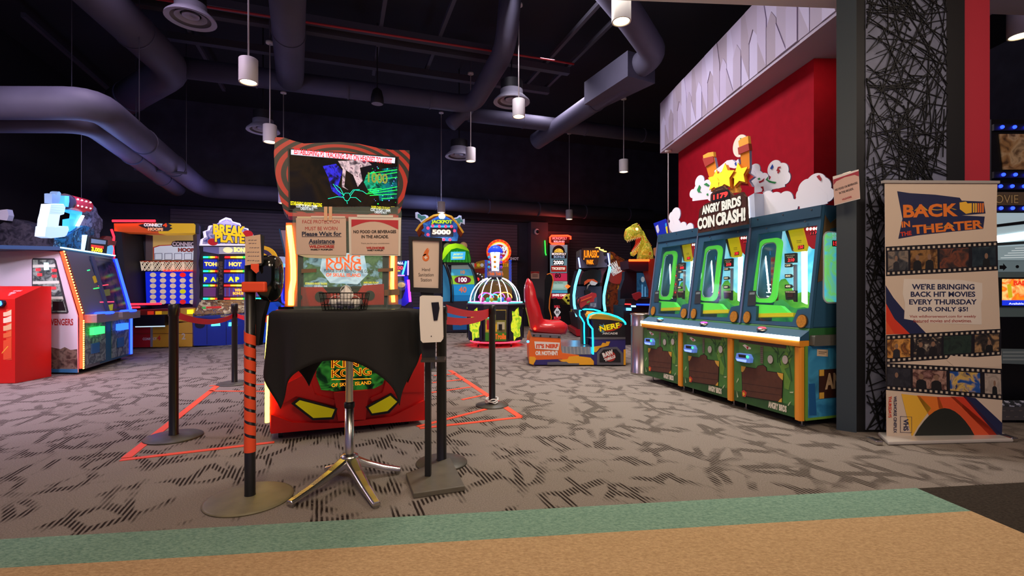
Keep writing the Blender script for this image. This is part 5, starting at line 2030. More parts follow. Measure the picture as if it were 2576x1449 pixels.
mb.build('support_pole', root)
CREAM = M('#d9c4b0', .75)
mb = MB()
quad = c1.l((300, 62), (886, 64), (908, 1382), (310, 1388))
edge = c1.l((300, 62), (886, 64), (882, 200), (884, 380), (890, 560), (900, 800), (908, 1000), (912, 1180), (908, 1382), (310, 1388), (305, 700))
mb.pix(BN, edge, 0, .003, CREAM)
P_ = .0032
NV, RD_, OG, YL = M('#20264e', .6), M('#d83c22', .6), M('#e87a28', .6), M('#f0b838', .6)
# title
mb.pix(BN, c1.l((364, 106), (430, 116), (560, 124), (690, 140), (700, 155), (815, 160), (824, 222), (700, 232), (820, 238), (812, 302), (640, 318), (470, 336), (370, 354), (392, 250)), P_, P_ + .0004, NV)
for t, bl, br, hh, col in [('BACK', (396, 245), (680, 237), .098, OG), ('IN', (388, 296), (432, 292), .045, OG), ('THE', (382, 342), (440, 334), .032, RD_), ('THEATER', (446, 330), (812, 300), .066, OG)]:
    a, b = BN.uv(*c1(*bl)), BN.uv(*c1(*br))
    q = Plane(BN.p(a[0], a[1], 0), BN.p(b[0], b[1], 0) - BN.p(a[0], a[1], 0), BN.v)
    mb.text(q, t, 0, 0, math.dist(a, b), hh, P_ + .0012, col, .035)
    mb.text(q, t, 0.004, hh * .5, math.dist(a, b) * .99, hh * .97, P_ + .0004, YL if t != 'THE' else RD_, .0)
mb.pix(BN, c1.l((688, 165), (722, 160), (730, 170), (752, 168), (752, 218), (722, 224), (690, 200)), P_ + .0005, P_ + .0012, YL)
for k in range(5):
    x = 758 + 12 * k
    mb.pix(BN, c1.l((x, 168), (x + 8, 169), (x + 8, 216), (x, 218)), P_ + .0005, P_ + .0012, [YL, YL, OG, OG, OG][k])


# film strips
FILM = M('#1c1a20', .5)
HOLE = M('#c8b8a4', .6)


def film(tl, tr, br, bl, frames, nh, seed):
    mb.pix(BN, c1.l(tl, tr, br, bl), P_ + .0006, P_ + .001, FILM)

    def pt(s, t):
        a = (lerp(tl[0], tr[0], s), lerp(tl[1], tr[1], s))
        b = (lerp(bl[0], br[0], s), lerp(bl[1], br[1], s))
        return c1(lerp(a[0], b[0], t), lerp(a[1], b[1], t))
    for k in range(nh):
        s0_, s1_ = (k + .25) / nh, (k + .7) / nh
        for t0, t1 in ((.05, .13), (.87, .95)):
            mb.pix(BN, [pt(s0_, t0), pt(s1_, t0), pt(s1_, t1), pt(s0_, t1)], P_ + .001, P_ + .0013, HOLE)
    for i, (s0_, s1_, cols) in enumerate(frames):
        mb.pix(BN, [pt(s0_, .17), pt(s1_, .17), pt(s1_, .83), pt(s0_, .83)], P_ + .001, P_ + .0014, art(cols, 13, 0, seed + i, detail=4))

        sm = (s0_ + s1_) / 2
        sw = (s1_ - s0_)
        for dx, hh, cl in FIG[(seed + i) % len(FIG)]:
            c = sm + sw * dx
            mb.pix(BN, [pt(c - sw * .16, .83), pt(c - sw * .14, .83 - hh * .5), pt(c - sw * .05, .83 - hh * .62), pt(c + sw * .05, .83 - hh * .62), pt(c + sw * .14, .83 - hh * .5), pt(c + sw * .16, .83)], P_ + .0014, P_ + .0016, M(cl, .6))
            mb.pix(BN, [pt(c + sw * .075 * math.cos(a * .628), .83 - hh * .82 + .10 * math.sin(a * .628)) for a in range(10)], P_ + .0016, P_ + .0018, M('#8a6a56', .6))


FIG = [[(-.1, .5, '#2a2a30')], [(-.25, .5, '#17171b'), (.2, .5, '#1d1a1c')], [], [(.1, .42, '#16181a')], [(.22, .45, '#22262c'), (-.1, .38, '#3a3638')]]
film((304, 395), (886, 366), (889, 518), (306, 548), [(.02, .20, ['#20242c', '#4a4a4c', '#8a7a6c', '#2a2c34']), (.22, .46, ['#2c1c12', '#5a3c22', '#9a7040', '#3a2616']), (.48, .74, ['#141a22', '#40302c', '#7a4430', '#20262c']), (.77, .98, ['#16222c', '#26323a', '#3a4a50'])], 22, 40)
# blue and red sweep on the left
mb.pix(BN, c1.l((304, 595), (345, 660), (395, 720), (520, 850), (430, 855), (370, 800), (306, 700)), P_, P_ + .0003, NV)
mb.pix(BN, c1.l((306, 690), (350, 770), (432, 850), (306, 850)), P_ + .0003, P_ + .0006, RD_)
mb.pix(BN, c1.l((306, 780), (350, 850), (306, 852)), P_ + .0006, P_ + .0009, M('#e0562c', .6))
mb.pix(BN, c1.l((398, 562), (700, 568), (806, 584), (808, 660), (800, 690), (804, 800), (520, 792), (400, 770), (404, 690), (392, 640)), P_ + .0006, P_ + .001, M('#e4d8cc', .7))
for t, bl, tr in [("WE'RE BRINGING", (440, 618), (766, 588)), ('BACK HIT MOVIES', (434, 656), (770, 628)), ('EVERY THURSDAY', (426, 696), (778, 668)), ('FOR ONLY $5!', (472, 735), (732, 708))]:
    mb.ptext(BN, t, c1(*bl), c1(*tr), P_ + .0014, NV, .03)
mb.ptext(BN, 'Visit wildhorseresort.com for weekly', c1(428, 768), c1(774, 750), P_ + .0014, M('#a03a34', .6), .015)
mb.ptext(BN, 'featured movies and showtimes.', c1(448, 789), c1(752, 771), P_ + .0014, M('#a03a34', .6), .015)
film((306, 1000), (908, 1030), (912, 1192), (306, 1140), [(.01, .21, ['#1a1c24', '#34343c', '#16161c']), (.23, .52, ['#7a5a50', '#b08a7c', '#4a2a26', '#98706a']), (.55, .81, ['#1a3a7a', '#2a5aa8', '#e0b858', '#183068']), (.85, .99, ['#8a8078', '#b8a89c', '#5a4a44'])], 22, 60)
film((306, 855), (906, 822), (904, 960), (306, 1000), [(.01, .21, ['#a0561c', '#d89a4c', '#5a3420', '#c88038']), (.24, .48, ['#d8c4ac', '#3a3434', '#1a1a1e', '#c8ac90']), (.50, .74, ['#1a2a26', '#2c3c34', '#141a1c']), (.77, .98, ['#1c1e1c', '#3c3430', '#b08a60', '#1a1a1a'])], 22, 50)
mb.pix(BN, c1.l((620, 985), (640, 962), (905, 978), (906, 1022), (660, 1018)), P_ + .0015, P_ + .0018, CREAM)
# rainbow foot
for pts, col in ([[(385, 1160), (480, 1172), (540, 1235), (470, 1330), (440, 1385)], YL], [[(465, 1168), (580, 1176), (605, 1240), (560, 1250), (540, 1290)], OG], [[(570, 1176), (660, 1176), (905, 1382), (760, 1382), (640, 1240), (580, 1236)], M('#e0562c', .6)],
                 [[(640, 1174), (720, 1176), (905, 1370), (905, 1382), (850, 1382), (700, 1230)], RD_], [[(705, 1172), (770, 1182), (910, 1312), (908, 1376), (880, 1372)], NV]):
    mb.pix(BN, c1.l(*pts), P_ + .0019, P_ + .0022, col)
hilly = [(440, 1386)]
for k in range(13):
    t = k / 12
    x = lerp(450, 770, t)
    hilly.append((x, 1384 - 150 * max(0, math.sin(math.pi * t)) ** .85))
mb.pix(BN, c1.l(*hilly, (770, 1384)), P_ + .0023, P_ + .0026, M('#20241e', .6))
mb.ptext(BN, 'WILDHORSE CINEPLEX', c1(345, 1364), c1(361, 1172), P_ + .0024, NV, .02, rot=-90)
mb.ptext(BN, 'THURSDAYS', c1(318, 1284), c1(334, 1172), P_ + .0024, RD_, .03, rot=-90)
mb.stroke(BN, [BN.uv(*c1(*q)) for q in ((380, 1277), (438, 1280), (438, 1362), (380, 1360))], .004, P_ + .0024, P_ + .0028, NV, closed=True)
mb.ptext(BN, 'VHS', c1(396, 1352), c1(422, 1290), P_ + .0024, NV, .03, rot=-90)
mb.build('poster', root, label='printed movie-night poster')

# ------------------------------------------------------------------ movie booth in the room at the far right
c3 = Crop(2470, 280, 3.623)
c4 = Crop(2470, 640, 3.151)
VZ = 4.22
MV = Plane((0, VZ, 0), (1, .02, 0))
xr = (2700 - CX) / F * VZ
root = thing('movie_ride', 'lit booth with blue bulbs, half hidden behind the banner', 'arcade game', MV.p(MV.uv(2580, 900)[0], 0, 0))
mb = MB()
u0 = MV.uv(2494, 700)[0]
u1 = MV.uv(2740, 700)[0]
zt = MV.at(2510, 300).z
zb = MV.at(2510, 1048).z
mb.rect(MV, u0, .03, u1, zt, -.8, -.002, M('#0c0c10', .4))
mb.build('cabinet', root)
BUL = E('#1a30ff', 6)
bars = {}
for y in (322, 441, 470, 525):
    mb = MB()
    mb.pix(MV, [(2495, y - 8), (2735, y - 8), (2735, y + 8), (2495, y + 8)], 0, .02, M('#1a1a20', .4))
    bars[y] = mb.build('bulb_bar', root)
for y, xs in ((322, (2514, 2545, 2575)), (441, (2517, 2547, 2577)), (470, (2510, 2539, 2569)), (525, (2511, 2540, 2569))):
    for x in xs:
        MB().ball(MV.at(x, y, .025), .016, BUL, 12, 8).build('bulb', bars[y], label='glowing blue bulb')
mb = MB()
mb.pix(MV, [(2512, 338), (2735, 338), (2735, 427), (2522, 427)], 0.0, .01, art(['#4a3424', '#8a6440', '#a88a68', '#5a4230'], 8, .12, 4))
mb.build('picture_panel', root, label='brown picture panel')
mb = MB()
mb.pix(MV, [(2495, 484), (2735, 484), (2735, 517), (2495, 517)], 0, .01, M('#5a4a38', .5, emit=.1))
mb.ptext(MV, 'MOVIE', (2478, 513), (2559, 490), .012, M('#241a10', .5), .03)
mb.ptext(MV, 'MOVIE', (2479, 512), (2558, 491), .013, M('#a88a5a', .5, emit=.12), .0)
mb.build('title_strip', root, label='title strip reading MOVIE')
mb = MB()
mb.pix(MV, [(2495, 536), (2735, 536), (2735, 615), (2495, 622)], 0, .01, M('#a8c0c8', .4, emit=.45))
mb.pix(MV, [(2495, 566), (2735, 536), (2735, 546), (2495, 573)], .01, .02, BLACK)
mb.pix(MV, [(2495, 595), (2735, 560), (2735, 582), (2495, 612)], .01, .018, E('#f4fcff', 3.0))
mb.pix(MV, [(2495, 612), (2735, 597), (2735, 604), (2495, 619)], .01, .02, M('#3a4448', .4))
mb.build('light_panel', root, label='bright light panel')
mb = MB()
mb.pix(MV, [(2495, 622), (2735, 610), (2735, 655), (2495, 655)], 0, .012, M('#98b0b8', .4, emit=.3))
for k, t in enumerate(['1. CHOOSE YOUR MOVIE', '2. INSERT CREDITS', '3. HOLD THE RAIL', '4. SHOOT YOUR SCENE', '5. COLLECT YOUR CLIP']):
    pass
for k in range(5):
    y = 622 + 6 * k
    mb.pix(MV, [(2550 - 9 * k, y + 2), (2576 + 30, y), (2576 + 30, y + 2), (2550 - 9 * k, y + 4)], .012, .0125, M('#d8e8ec', .4, emit=.4))
mb.pix(MV, [(2495, 656), (2735, 656), (2735, 684), (2495, 684)], 0, .012, M('#7a9098', .4, emit=.2))
mb.pix(MV, [(2511, 668), (2520, 668), (2520, 663), (2529, 673), (2520, 681), (2520, 677), (2511, 677)], .012, .014, BLACK)
u, v = MV.uv(2555, 671)
mb.ell(MV, u, v, .014, .014, .012, .016, BLACK, 16)
mb.build('instruction_panel', root)
mb = MB()
mb.pix(MV, [(2508, 698), (2735, 698), (2735, 772), (2508, 770)], .0, .03, BLACK)
mb.pix(MV, [(2512, 702), (2735, 702), (2735, 755), (2512, 755)], .03, .031, art(['#f0a020', '#e8641c', '#f4c878', '#e87a20'], 9, .9, 4))
mb.pix(MV, [(2512, 755), (2735, 755), (2735, 769), (2512, 768)], .03, .0312, E('#1a30c8', 1.0))
mb.pix(MV, [(2524, 716), (2534, 714), (2538, 748), (2528, 750)], .0312, .032, M('#c8b020', .4, emit=.7))
mb.ptext(MV, 'BAD B', (2540, 718), (2590, 706), .0325, E('#d8341c', .9), .05)
mb.ptext(MV, 'Available Credits', (2528, 766), (2600, 761), .0325, E('#e8f0ff', 1), .02)
mb.build('screen', root, label='lit orange screen')
mb = MB()
mb.pix(MV, [(2500, 684), (2735, 684), (2735, 797), (2500, 797)], 0, .008, M('#6a8084', .4))
mb.build('screen_surround', root)
mb = MB()
mb.pix(MV, [(2515, 877), (2735, 880), (2735, 922), (2515, 914)], 0, .008, M('#6a7a80', .5))
for k in range(3):
    y = 884 + 9 * k
    mb.pix(MV, [(2520, y), (2600, y), (2600, y + 4), (2520, y + 4)], .008, .009, M('#96a4a8', .5))
mb.build('label_plate', root)
# diamond plate step in front
st = [ground(2500, 1062), ground(2740, 1062), ground(2740, 1008), ground(2500, 1008)]
mb = MB()
z0_ = .10
stz = [Vector((q.x, max(q.y, 0), 0)) for q in (at(2500, 1062, 3.95), at(2760, 1062, 3.95), at(2760, 1000, 4.19), at(2500, 1000, 4.19))]
mb.hexa([q + Vector((0, 0, .03)) for q in stz], [q + Vector((0, 0, .14)) for q in stz], M('#8a8c96', .3, .9))
DP = M('#c8cad4', .25, 1.0)
a = stz[0]
for i in range(12):
    for j in range(5):
        c_ = Vector((a.x + .04 + .07 * i + (.035 if j % 2 else 0), a.y + .03 + .045 * j, .141))
        mb.box(c_, (.03, .010, .006), DP, rz=.7 if (i + j) % 2 else -.7)
    for j in range(2):
        c_ = Vector((a.x + .04 + .07 * i + (.035 if j % 2 else 0), a.y - .002, .06 + .05 * j))
        mb.box(c_, (.03, .006, .010), DP)
mb.build('step', root, label='diamond plate step')
MB().box(((u0 + u1) / 2 + .0, 4.1, .015), (1.0, .25, .028), BLACK).build('kick_plate', root)
# ------------------------------------------------------------------ silver prize game at the left wall
cA = Crop(0, 460, 2.786)
c6 = Crop(80, 460, 6.9)
P0, P1 = ground(199, 942), ground(325, 903)
AF = Plane(P0, P1 - P0)                    # front with the coloured light strips
PL = ground(0, 939)
ASD = Plane(PL, P0 - PL)                   # silver side
AB = -AF.n
root = thing('prize_game', 'large silver prize game with red and blue edge strips by the left wall', 'arcade game', (P0 + P1) / 2 + AB * .5)
wid = (P1 - P0).length
SILV = M('#d8d2da', .4)
zk, zt = .77, 1.63
BKO = Vector((0, .10, 0))


def ringz(z, w):
    lean = AB * w
    return [Vector((q.x, q.y, z)) for q in (P0 + lean + BKO, P1 + lean, P1 + AB * 1.3, PL + Vector((-.55, 0, 0)) + BKO)]


mb = MB()
mb.loft([ringz(.06, .003), ringz(zk, .003), ringz(zt, .21)], M('#6c6a74', .4))
mb.build('body', root)
ul = AF.uv(199, 795)[0]
UF = Plane(P0 + Vector((0, 0, zk)), AF.u, Vector((0, 0, 1)) * (zt - zk) + AB * .205)
H_ = math.hypot(zt - zk, .205)
# silver side sheet with a window
mb = MB()
mb.pix(ASD, [(-60, 622), (150, 633), (197, 795), (198, 937), (-60, 934)], .001, .012, SILV)
mb.pix(ASD, cA.l((255, 1160), (310, 1175), (360, 1150), (430, 1165), (460, 1150), (500, 1170), (548, 1165), (552, 1310), (255, 1322)), .012, .013, art(['#3a2a26', '#6a5248', '#8c7868', '#4a3630'], 9, 0, 12))
mb.pix(ASD, [(-60, 926), (198, 928), (198, 937), (-60, 934)], .013, .016, M('#3a78a8', .4))
SRED = M('#a82c28', .5)
mb.ptext(ASD, 'AVENGERS', cA(338, 998), cA(520, 952), .0135, SRED, .03)
u, v = ASD.uv(*cA(335, 975))
rr = .055
mb.stroke(ASD, [(u + rr * math.cos(a * .25), v + rr * math.sin(a * .25)) for a in range(2, 24)], .014, .0132, .0145, SRED)
mb.build('side_panel', root, label='silver side panel with red lettering')
mb = MB()
wq = cA.l((240, 528), (388, 530), (400, 545), (488, 905), (480, 916), (245, 914), (233, 900), (232, 540))
mb.pix(ASD, wq, .013, .016, M('#3a3c40', .4))
mb.pix(ASD, cA.l((240, 540), (386, 540), (476, 905), (242, 903)), .016, .017, art(['#5a6660', '#9aa8a0', '#30383a', '#788480'], 7, .25, 13))
for y in (575, 690, 800):
    mb.pix(ASD, cA.l((242, y), (396 + (y - 540) * .235 - 8, y - 4), (399 + (y - 540) * .235 - 8, y + 16), (242, y + 20)), .017, .022, M('#c8d0c4', .4, emit=.25))
for x, y in ((280, 610), (290, 645), (392, 615), (392, 655), (388, 738), (262, 780)):
    mb.pix(ASD, cA.l((x - 16, y - 10), (x + 16, y - 10), (x + 16, y + 8), (x - 16, y + 8)), .022, .024, E('#ff3038', 1.6))
mb.pix(ASD, cA.l((320, 560), (352, 560), (356, 610), (322, 612)), .022, .024, E('#c8f0ff', 2.5))
mb.pix(ASD, cA.l((250, 745), (320, 725), (330, 900), (250, 903)), .017, .02, M('#38343a', .4))
mb.pix(ASD, cA.l((380, 830), (450, 830), (470, 895), (380, 895)), .017, .02, M('#22262a', .4))
mb.build('side_window', root, label='window in the silver side')
# front: two player bays
mb = MB()
TEALB = M('#1c5e80', .4)
mb.rect(AF, 0, .07, wid, zk - .02, .001, .02, TEALB)
mb.build('front_panel', root)
mb = MB()
mb.rect(UF, .02, .02, wid - .02, H_ - .03, .001, .012, M('#1c1c28', .15, spec=.6))
mb.rect(UF, .06, .06, wid * .47, H_ - .08, .012, .014, art(['#0c0c18', '#20283c', '#3c4860', '#141022'], 4, .25, 15, rough=.1))
mb.rect(UF, wid * .53, .06, wid - .06, H_ - .08, .012, .014, art(['#0a0a18', '#1c2040', '#4c2850', '#101428'], 4, .3, 16, rough=.1))
mb.rect(UF, wid * .47, .02, wid * .53, H_ - .03, .012, .03, M('#3c4a78', .4))
for (x0, y0, x1, y1), col in (((640, 735, 700, 745), '#38e060'), ((680, 715, 750, 725), '#ff3a50'), ((690, 835, 790, 838), '#ff4060'), ((540, 775, 578, 780), '#50e070'), ((570, 878, 612, 884), '#50e070'), ((595, 612, 620, 618), '#30f080')):
    a, b = UF.uv(*cA(x0, y1)), UF.uv(*cA(x1, y0))
    mb.stroke(UF, [a, b], .014, .014, .018, E(col, 1.8))
for x, y in ((600, 632), (600, 745), (515, 550)):
    u, v = UF.uv(*cA(x, y))
    mb.ell(UF, u, v, .02, .02, .014, .018, E('#ff3038' if x == 600 else '#a0e0ff', 2), 10)
for poly, col in (([(605, 680), (655, 650), (690, 690), (640, 712)], '#c8a020'), ([(700, 755), (760, 745), (765, 790), (705, 800)], '#6a6a30'), ([(740, 860), (785, 850), (780, 895), (742, 900)], '#b0b020'), ([(560, 800), (600, 790), (604, 870), (570, 880)], '#3a4020')):
    mb.pix(UF, cA.l(*poly), .014, .016, M(col, .4, emit=.35))
mb.build('front_window', root, label='dark front glass with lit prizes behind')
for k, (bx0, col) in enumerate(((.05, '#30ff60'), (.56, '#2a60ff'))):
    mb = MB()
    mb.rect(AF, wid * bx0, .10, wid * (bx0 + .38), zk - .10, .02, .03, art(['#5a6a70', '#90a0a4', '#3c4a58', '#788890'], 8, 0, 17 + k))
    mb.rect(AF, wid * (bx0 + .10), .24, wid * (bx0 + .24), .38, .03, .045, M('#2c6cb0', .35))
    mb.build('coin_door', root)
    mb = MB()
    mb.rect(AF, wid * (bx0 + .08), .50, wid * (bx0 + .28), .60, .03, .08, E(col, 2.5))
    mb.build('card_reader', root, bevel=.01, label=('green' if k == 0 else 'blue') + ' glowing card reader')
    mb = MB()
    u = wid * (bx0 + .24)
    mb.tube([AF.p(u + .20 * math.cos(a * .524), zk + .02, .10 + .07 * math.sin(a * .524)) for a in range(12)], .016, E('#2040ff', 4), 8, closed=True)
    mb.build('light_ring', root, label='blue glowing oval ring')
    mb = MB()
    mb.rect(AF, wid * (bx0), zk - .10, wid * (bx0 + .42), zk + .015, .02, .16, M('#8a7a80', .4))
    mb.build('control_shelf', root, bevel=.01)
for (x_, lab, col, s_) in ((.0, 'red and yellow light strip down the near front edge', '#ff2a14', 7), (wid, 'blue light strip down the far front edge', '#1830ff', 9)):
    mb = MB()
    pts = [UF.p(x_, H_ - .02, .02), UF.p(x_, .02, .025), AF.p(x_, zk - .05, .025), AF.p(x_, .08, .025)]
    mb.tube(pts, .020, E(col, s_), 8)
    if x_ == 0:
        for k in range(46):
            t = k / 45
            q = pts[0].lerp(pts[1], t * 2) if t < .5 else pts[2].lerp(pts[3], (t - .5) * 2)
            mb.box(q + AF.n * .022, (.010, .012, .016), E('#ffd84a', 9))
    mb.build('light_strip', root, label=lab)
# lit topper
tpl = Plane(P0 + AB * .40 + Vector((0, 0, zt)), AF.u)
MB().rect(Plane(P0 + AB * .21 + Vector((0, 0, zt)), AF.u), 0, .002, wid, .05, -.9, .01, M('#24466c', .4)).rect(Plane(P0 + AB * .21 + Vector((0, 0, zt)), AF.u), 0, .03, wid, .045, .01, .03, E('#a0e8ff', 4)).build('top_edge', root, label='top edge with a pale blue light line')


def tpx(pts, w0, w1, m, side=None, mb=None):
    return (mb or MB()).pix(tpl, c6.l(*pts), w0, w1, m, side)


tpx([(850, 480), (880, 400), (940, 320), (1000, 400), (1040, 440), (1070, 540), (1150, 640), (1150, 780), (1100, 860), (1100, 960), (860, 960), (850, 850), (960, 760), (940, 560)], -.10, .06, art(['#5a5464', '#8a8498', '#3c3846', '#746e80'], 12, .06, 20)).build('rock_cutout', root, label='grey rock cutout')
a, b = tpl.at(*c6(610, 330)), tpl.at(*c6(920, 400))
mb = MB().cyl(a, b, .105, M('#c02a34', .4, emit=.25), 24)
for t in (.12, .35, .6, .85):
    for s in (-.04, .05):
        mb.ball(a.lerp(b, t) + tpl.n * .10 + Vector((0, 0, s)), .012, E('#f0f0ff', 2.5), 8, 6)
mb.cyl(a - (b - a).normalized() * .05, a, .11, M('#402028', .4), 20)
mb.build('red_cylinder', root, label='red cylinder with white studs')
tpx([(495, 220), (590, 225), (560, 415), (490, 400)], -.05, .05, E('#4aa0ff', 1.3)).build('blue_ring', root, label='glowing blue block')
mb = tpx([(300, 190), (340, 185), (380, 215), (400, 160), (435, 148), (460, 180), (430, 355), (300, 355)], -.05, .03, M('#7a98b8', .4, emit=.35))
tpx([(245, 370), (470, 362), (505, 420), (480, 540), (410, 560), (380, 760), (175, 760), (185, 640), (215, 530)], -.05, .05, E('#cfe4ff', .85), mb=mb)
for k in range(9):
    tpx([(250 - 3 * k, 380 + 18 * k), (500 - 4 * k, 385 + 18 * k), (500 - 4 * k, 390 + 18 * k), (250 - 3 * k, 385 + 18 * k)], .05, .054, M('#7aa8d8', .4, emit=.5), mb=mb)
mb.build('white_tower', root, label='glowing white ribbed tower')
tpx([(330, 770), (560, 750), (575, 810), (525, 930), (260, 960), (150, 930), (170, 760), (300, 740)], -.06, .045, E('#bfdcff', .8)).build('white_base', root, label='glowing white base')
mb = tpx([(640, 450), (850, 470), (840, 560), (740, 750), (690, 850), (640, 930), (620, 800), (625, 640), (740, 620), (750, 540), (660, 510)], -.06, .02, E('#3aa8f8', 1.0))
tpx([(830, 560), (852, 572), (760, 752), (725, 745)], .02, .045, E('#ffffff', 6), mb=mb)
tpx([(655, 850), (682, 862), (640, 940), (605, 935)], .02, .045, E('#ffffff', 6), mb=mb)
mb.build('beam', root, label='blue panel with two white beams')
tpx([(500, 930), (640, 840), (760, 760), (850, 740), (1000, 800), (1000, 900), (850, 920), (820, 1180), (460, 1150), (480, 1000)], -.06, .06, art(['#10304a', '#2a6ea0', '#0c1a2c', '#5aa0c8'], 10, .35, 21)).build('rubble', root, label='blue-lit rubble')
tpx([(780, 900), (850, 900), (800, 1180), (760, 1175)], .062, .08, E('#c8e8ff', 1.2)).build('white_shard', root)
mb = tpx([(860, 930), (1190, 990), (1165, 1230), (830, 1190)], .065, .10, BLACK)
tpx([(890, 965), (1150, 1000), (1140, 1065), (885, 1040)], .10, .104, M('#8aa0c0', .4, emit=.4), mb=mb)
tpx([(885, 1065), (1110, 1095), (1105, 1145), (885, 1120)], .10, .104, E('#d83a34', .9), mb=mb)
mb.ptext(tpl, '3,000', c6(885, 1192), c6(1085, 1138), .105, E('#f8d030', 1.6), .05)
mb.build('bonus_board', root, label='black board reading 3,000')
tpx([(1180, 1080), (1220, 1110), (1300, 1080), (1318, 1130), (1300, 1260), (1150, 1245)], .05, .08, M('#6ab8e0', .4, emit=.7)).build('ice_cutout', root, label='pale blue jagged cutout')
tpx([(1190, 960), (1250, 920), (1330, 930), (1350, 1000), (1420, 1010), (1400, 1090), (1200, 1080)], -.02, .04, M('#b84838', .5)).build('red_cutout', root)
ar = ASD.shift(-.35)
mb = MB()
mb.pix(ar, [(-60, 628), (-60, 575), (0, 572), (28, 555), (48, 552), (80, 562), (110, 592), (148, 600), (150, 632)], -.12, .05, art(['#14141c', '#2e2c38', '#4a4650', '#201e28'], 10, 0, 22))
mb.build('dark_rocks', root, label='dark rock cutouts on the left')
mb = MB()
mb.pix(ar, [(22, 532), (42, 530), (46, 545), (42, 558), (24, 556)], .052, .12, M('#c8c4d0', .5))
mb.build('white_block', root)
for q in (P0 + AB * .1 - AF.u * -.1, P1 + AB * .1 - AF.u * .1, P1 + AB * 1.1 - AF.u * .15, P0 + AB * .9 + AF.u * .1):
    MB().cyl((q.x, q.y, .001), (q.x, q.y, .065), .025, BLACK, 10).build('foot', root)

def sign_glow(root, p, watts, col, r=.25):
    """the light a machine's lit sign throws up and around"""
    d = bpy.data.lights.new('sign_glow', 'POINT')
    d.energy = watts
    d.color = lin(col)
    d.shadow_soft_size = r
    o = bpy.data.objects.new('sign_glow', d)
    COL.objects.link(o)
    o.parent = root
    o.location = Vector(p) - Vector(root.location)


sign_glow(root, tpl.at(*c6(600, 60), .35), 26, '#8aa8ff')
# ------------------------------------------------------------------ red balance kiosk
ck = Crop(0, 680, 4.83)
KA0 = ground(38, 965)
KA1 = Vector((-5.93, 6.14, 0))
KFp = Plane(KA0 + Vector((-.62, -.02, 0)), (1, .03, 0))
KSp = Plane(KA0, KA1 - KA0)
root = thing('balance_kiosk', 'red card balance kiosk cut off by the left edge of the photo', 'kiosk', KA0 + Vector((-.31, .25, 0)))
KR = M('#c81a14', .4)
mb = MB()
zf, zr = EYE - (751 - HY) / F * KA0.y, EYE + 12 / F * 6.05
dk = (KA1 - KA0).length
mb.ext(KSp, [(0, .002), (0, zf), (dk * .72, zr), (dk, zr), (dk, .002)], -.62, 0, KR)
mb.build('cabinet', root, bevel=.006)
mb = MB()
fq = KFp
kf = Plane(KA0 + Vector((0, 0, 0)), (1, 0, 0))
mb.pix(kf, ck.l((-300, 470), (148, 475), (148, 1088), (-300, 1095)), .001, .006, M('#d84a2a', .5))
for y0, y1, col in ((490, 560, '#e8c8a0'), (560, 640, '#f0d8b8'), (655, 735, '#e0b080'), (745, 820, '#e0683a'), (830, 1085, '#e0502c')):
    mb.pix(kf, ck.l((-300, y0 + 40), (0, y0 + 30), (90, y0 + 15), (146, y0 - 12), (146, y1 - 18), (70, y1), (-300, y1)), .006, .008, M(col, .5))
mb.pix(kf, ck.l((0, 1035), (100, 920), (112, 925), (0, 1050)), .008, .009, M('#f0a03c', .5))
mb.build('front_print', root, label='cream and orange swirl print')
mb = MB()
mb.pix(kf, ck.l((-200, 352), (75, 362), (88, 400), (70, 440), (-200, 450)), .001, .04, M('#20242c', .4))
rd_ = mb.build('card_reader', root, bevel=.008)
mb = MB()
mb.pix(kf, ck.l((-150, 375), (60, 372), (72, 410), (55, 430), (-150, 438)), .041, .046, E('#3a78ff', 4))
mb.build('reader_light', rd_, label='blue glowing card reader face')
top_pl = Plane(KSp.p(0, zf, 0) + Vector((-.62, -.02, 0)), Vector((1, .03, 0)), KSp.p(dk * .72, zr, 0) - KSp.p(0, zf, 0))
mb = MB()
mb.ptext(top_pl, 'BALANCE', ck(-120, 252), ck(95, 220), .002, M('#f0c020', .5), .05)
mb.ptext(top_pl, 'CLE', ck(20, 276), ck(85, 252), .002, M('#f0c020', .5), .05)
for t, a, b in (('Check', (128, 240), (215, 222)), ('your card', (118, 262), (278, 242)), ('balance', (105, 284), (215, 264)), ('here!', (92, 306), (160, 286))):
    mb.ptext(top_pl, t, ck(*a), ck(*b), .002, WHITE, .02)
mb.build('top_print', root, label='yellow and white lettering on the slanted top')

# ------------------------------------------------------------------ hoop game with the blue grid
cB = Crop(280, 520, 3.917)
HP = plane_ground((328, 877), (484, 873))
HI = HP.shift(-.75)
root = thing('hoop_game', 'basketball hoop game with blue disc grid, half red and half yellow', 'arcade game', HP.at(400, 875) * 1.0)
root.location.z = 0
HRED, HYEL = M('#b81c24', .45), M('#e0a828', .45)
mb = MB()
mb.pix(HP, cB.l((190, 1175), (385, 1180), (385, 1385), (190, 1388)), -.9, -.001, HRED)
mb.pix(HP, cB.l((385, 1180), (800, 1130), (800, 1378), (385, 1385)), -.9, -.0012, HYEL)
mb.pix(HP, cB.l((388, 1185), (410, 1184), (410, 1380), (386, 1382)), 0, .008, M('#a8a4a8', .4, .4))
mb.pix(HP, cB.l((190, 1250), (800, 1245), (800, 1249), (190, 1254)), 0, .003, M('#6a3a18', .5))
mb.ptext(HP, 'CONNECT', cB(310, 1316), cB(448, 1288), .004, M('#e0d8d0', .5), .04)
mb.ptext(HP, '4', cB(452, 1318), cB(486, 1268), .004, M('#d83828', .5), .05)
mb.ptext(HP, '2', cB(694, 1308), cB(732, 1246), .004, M('#d8c8a8', .5), .03)
mb.build('base_cabinet', root)
mb = MB()
mb.pix(HP, cB.l((230, 1065), (570, 1060), (568, 1165), (240, 1170)), -.3, .18, BLACK)
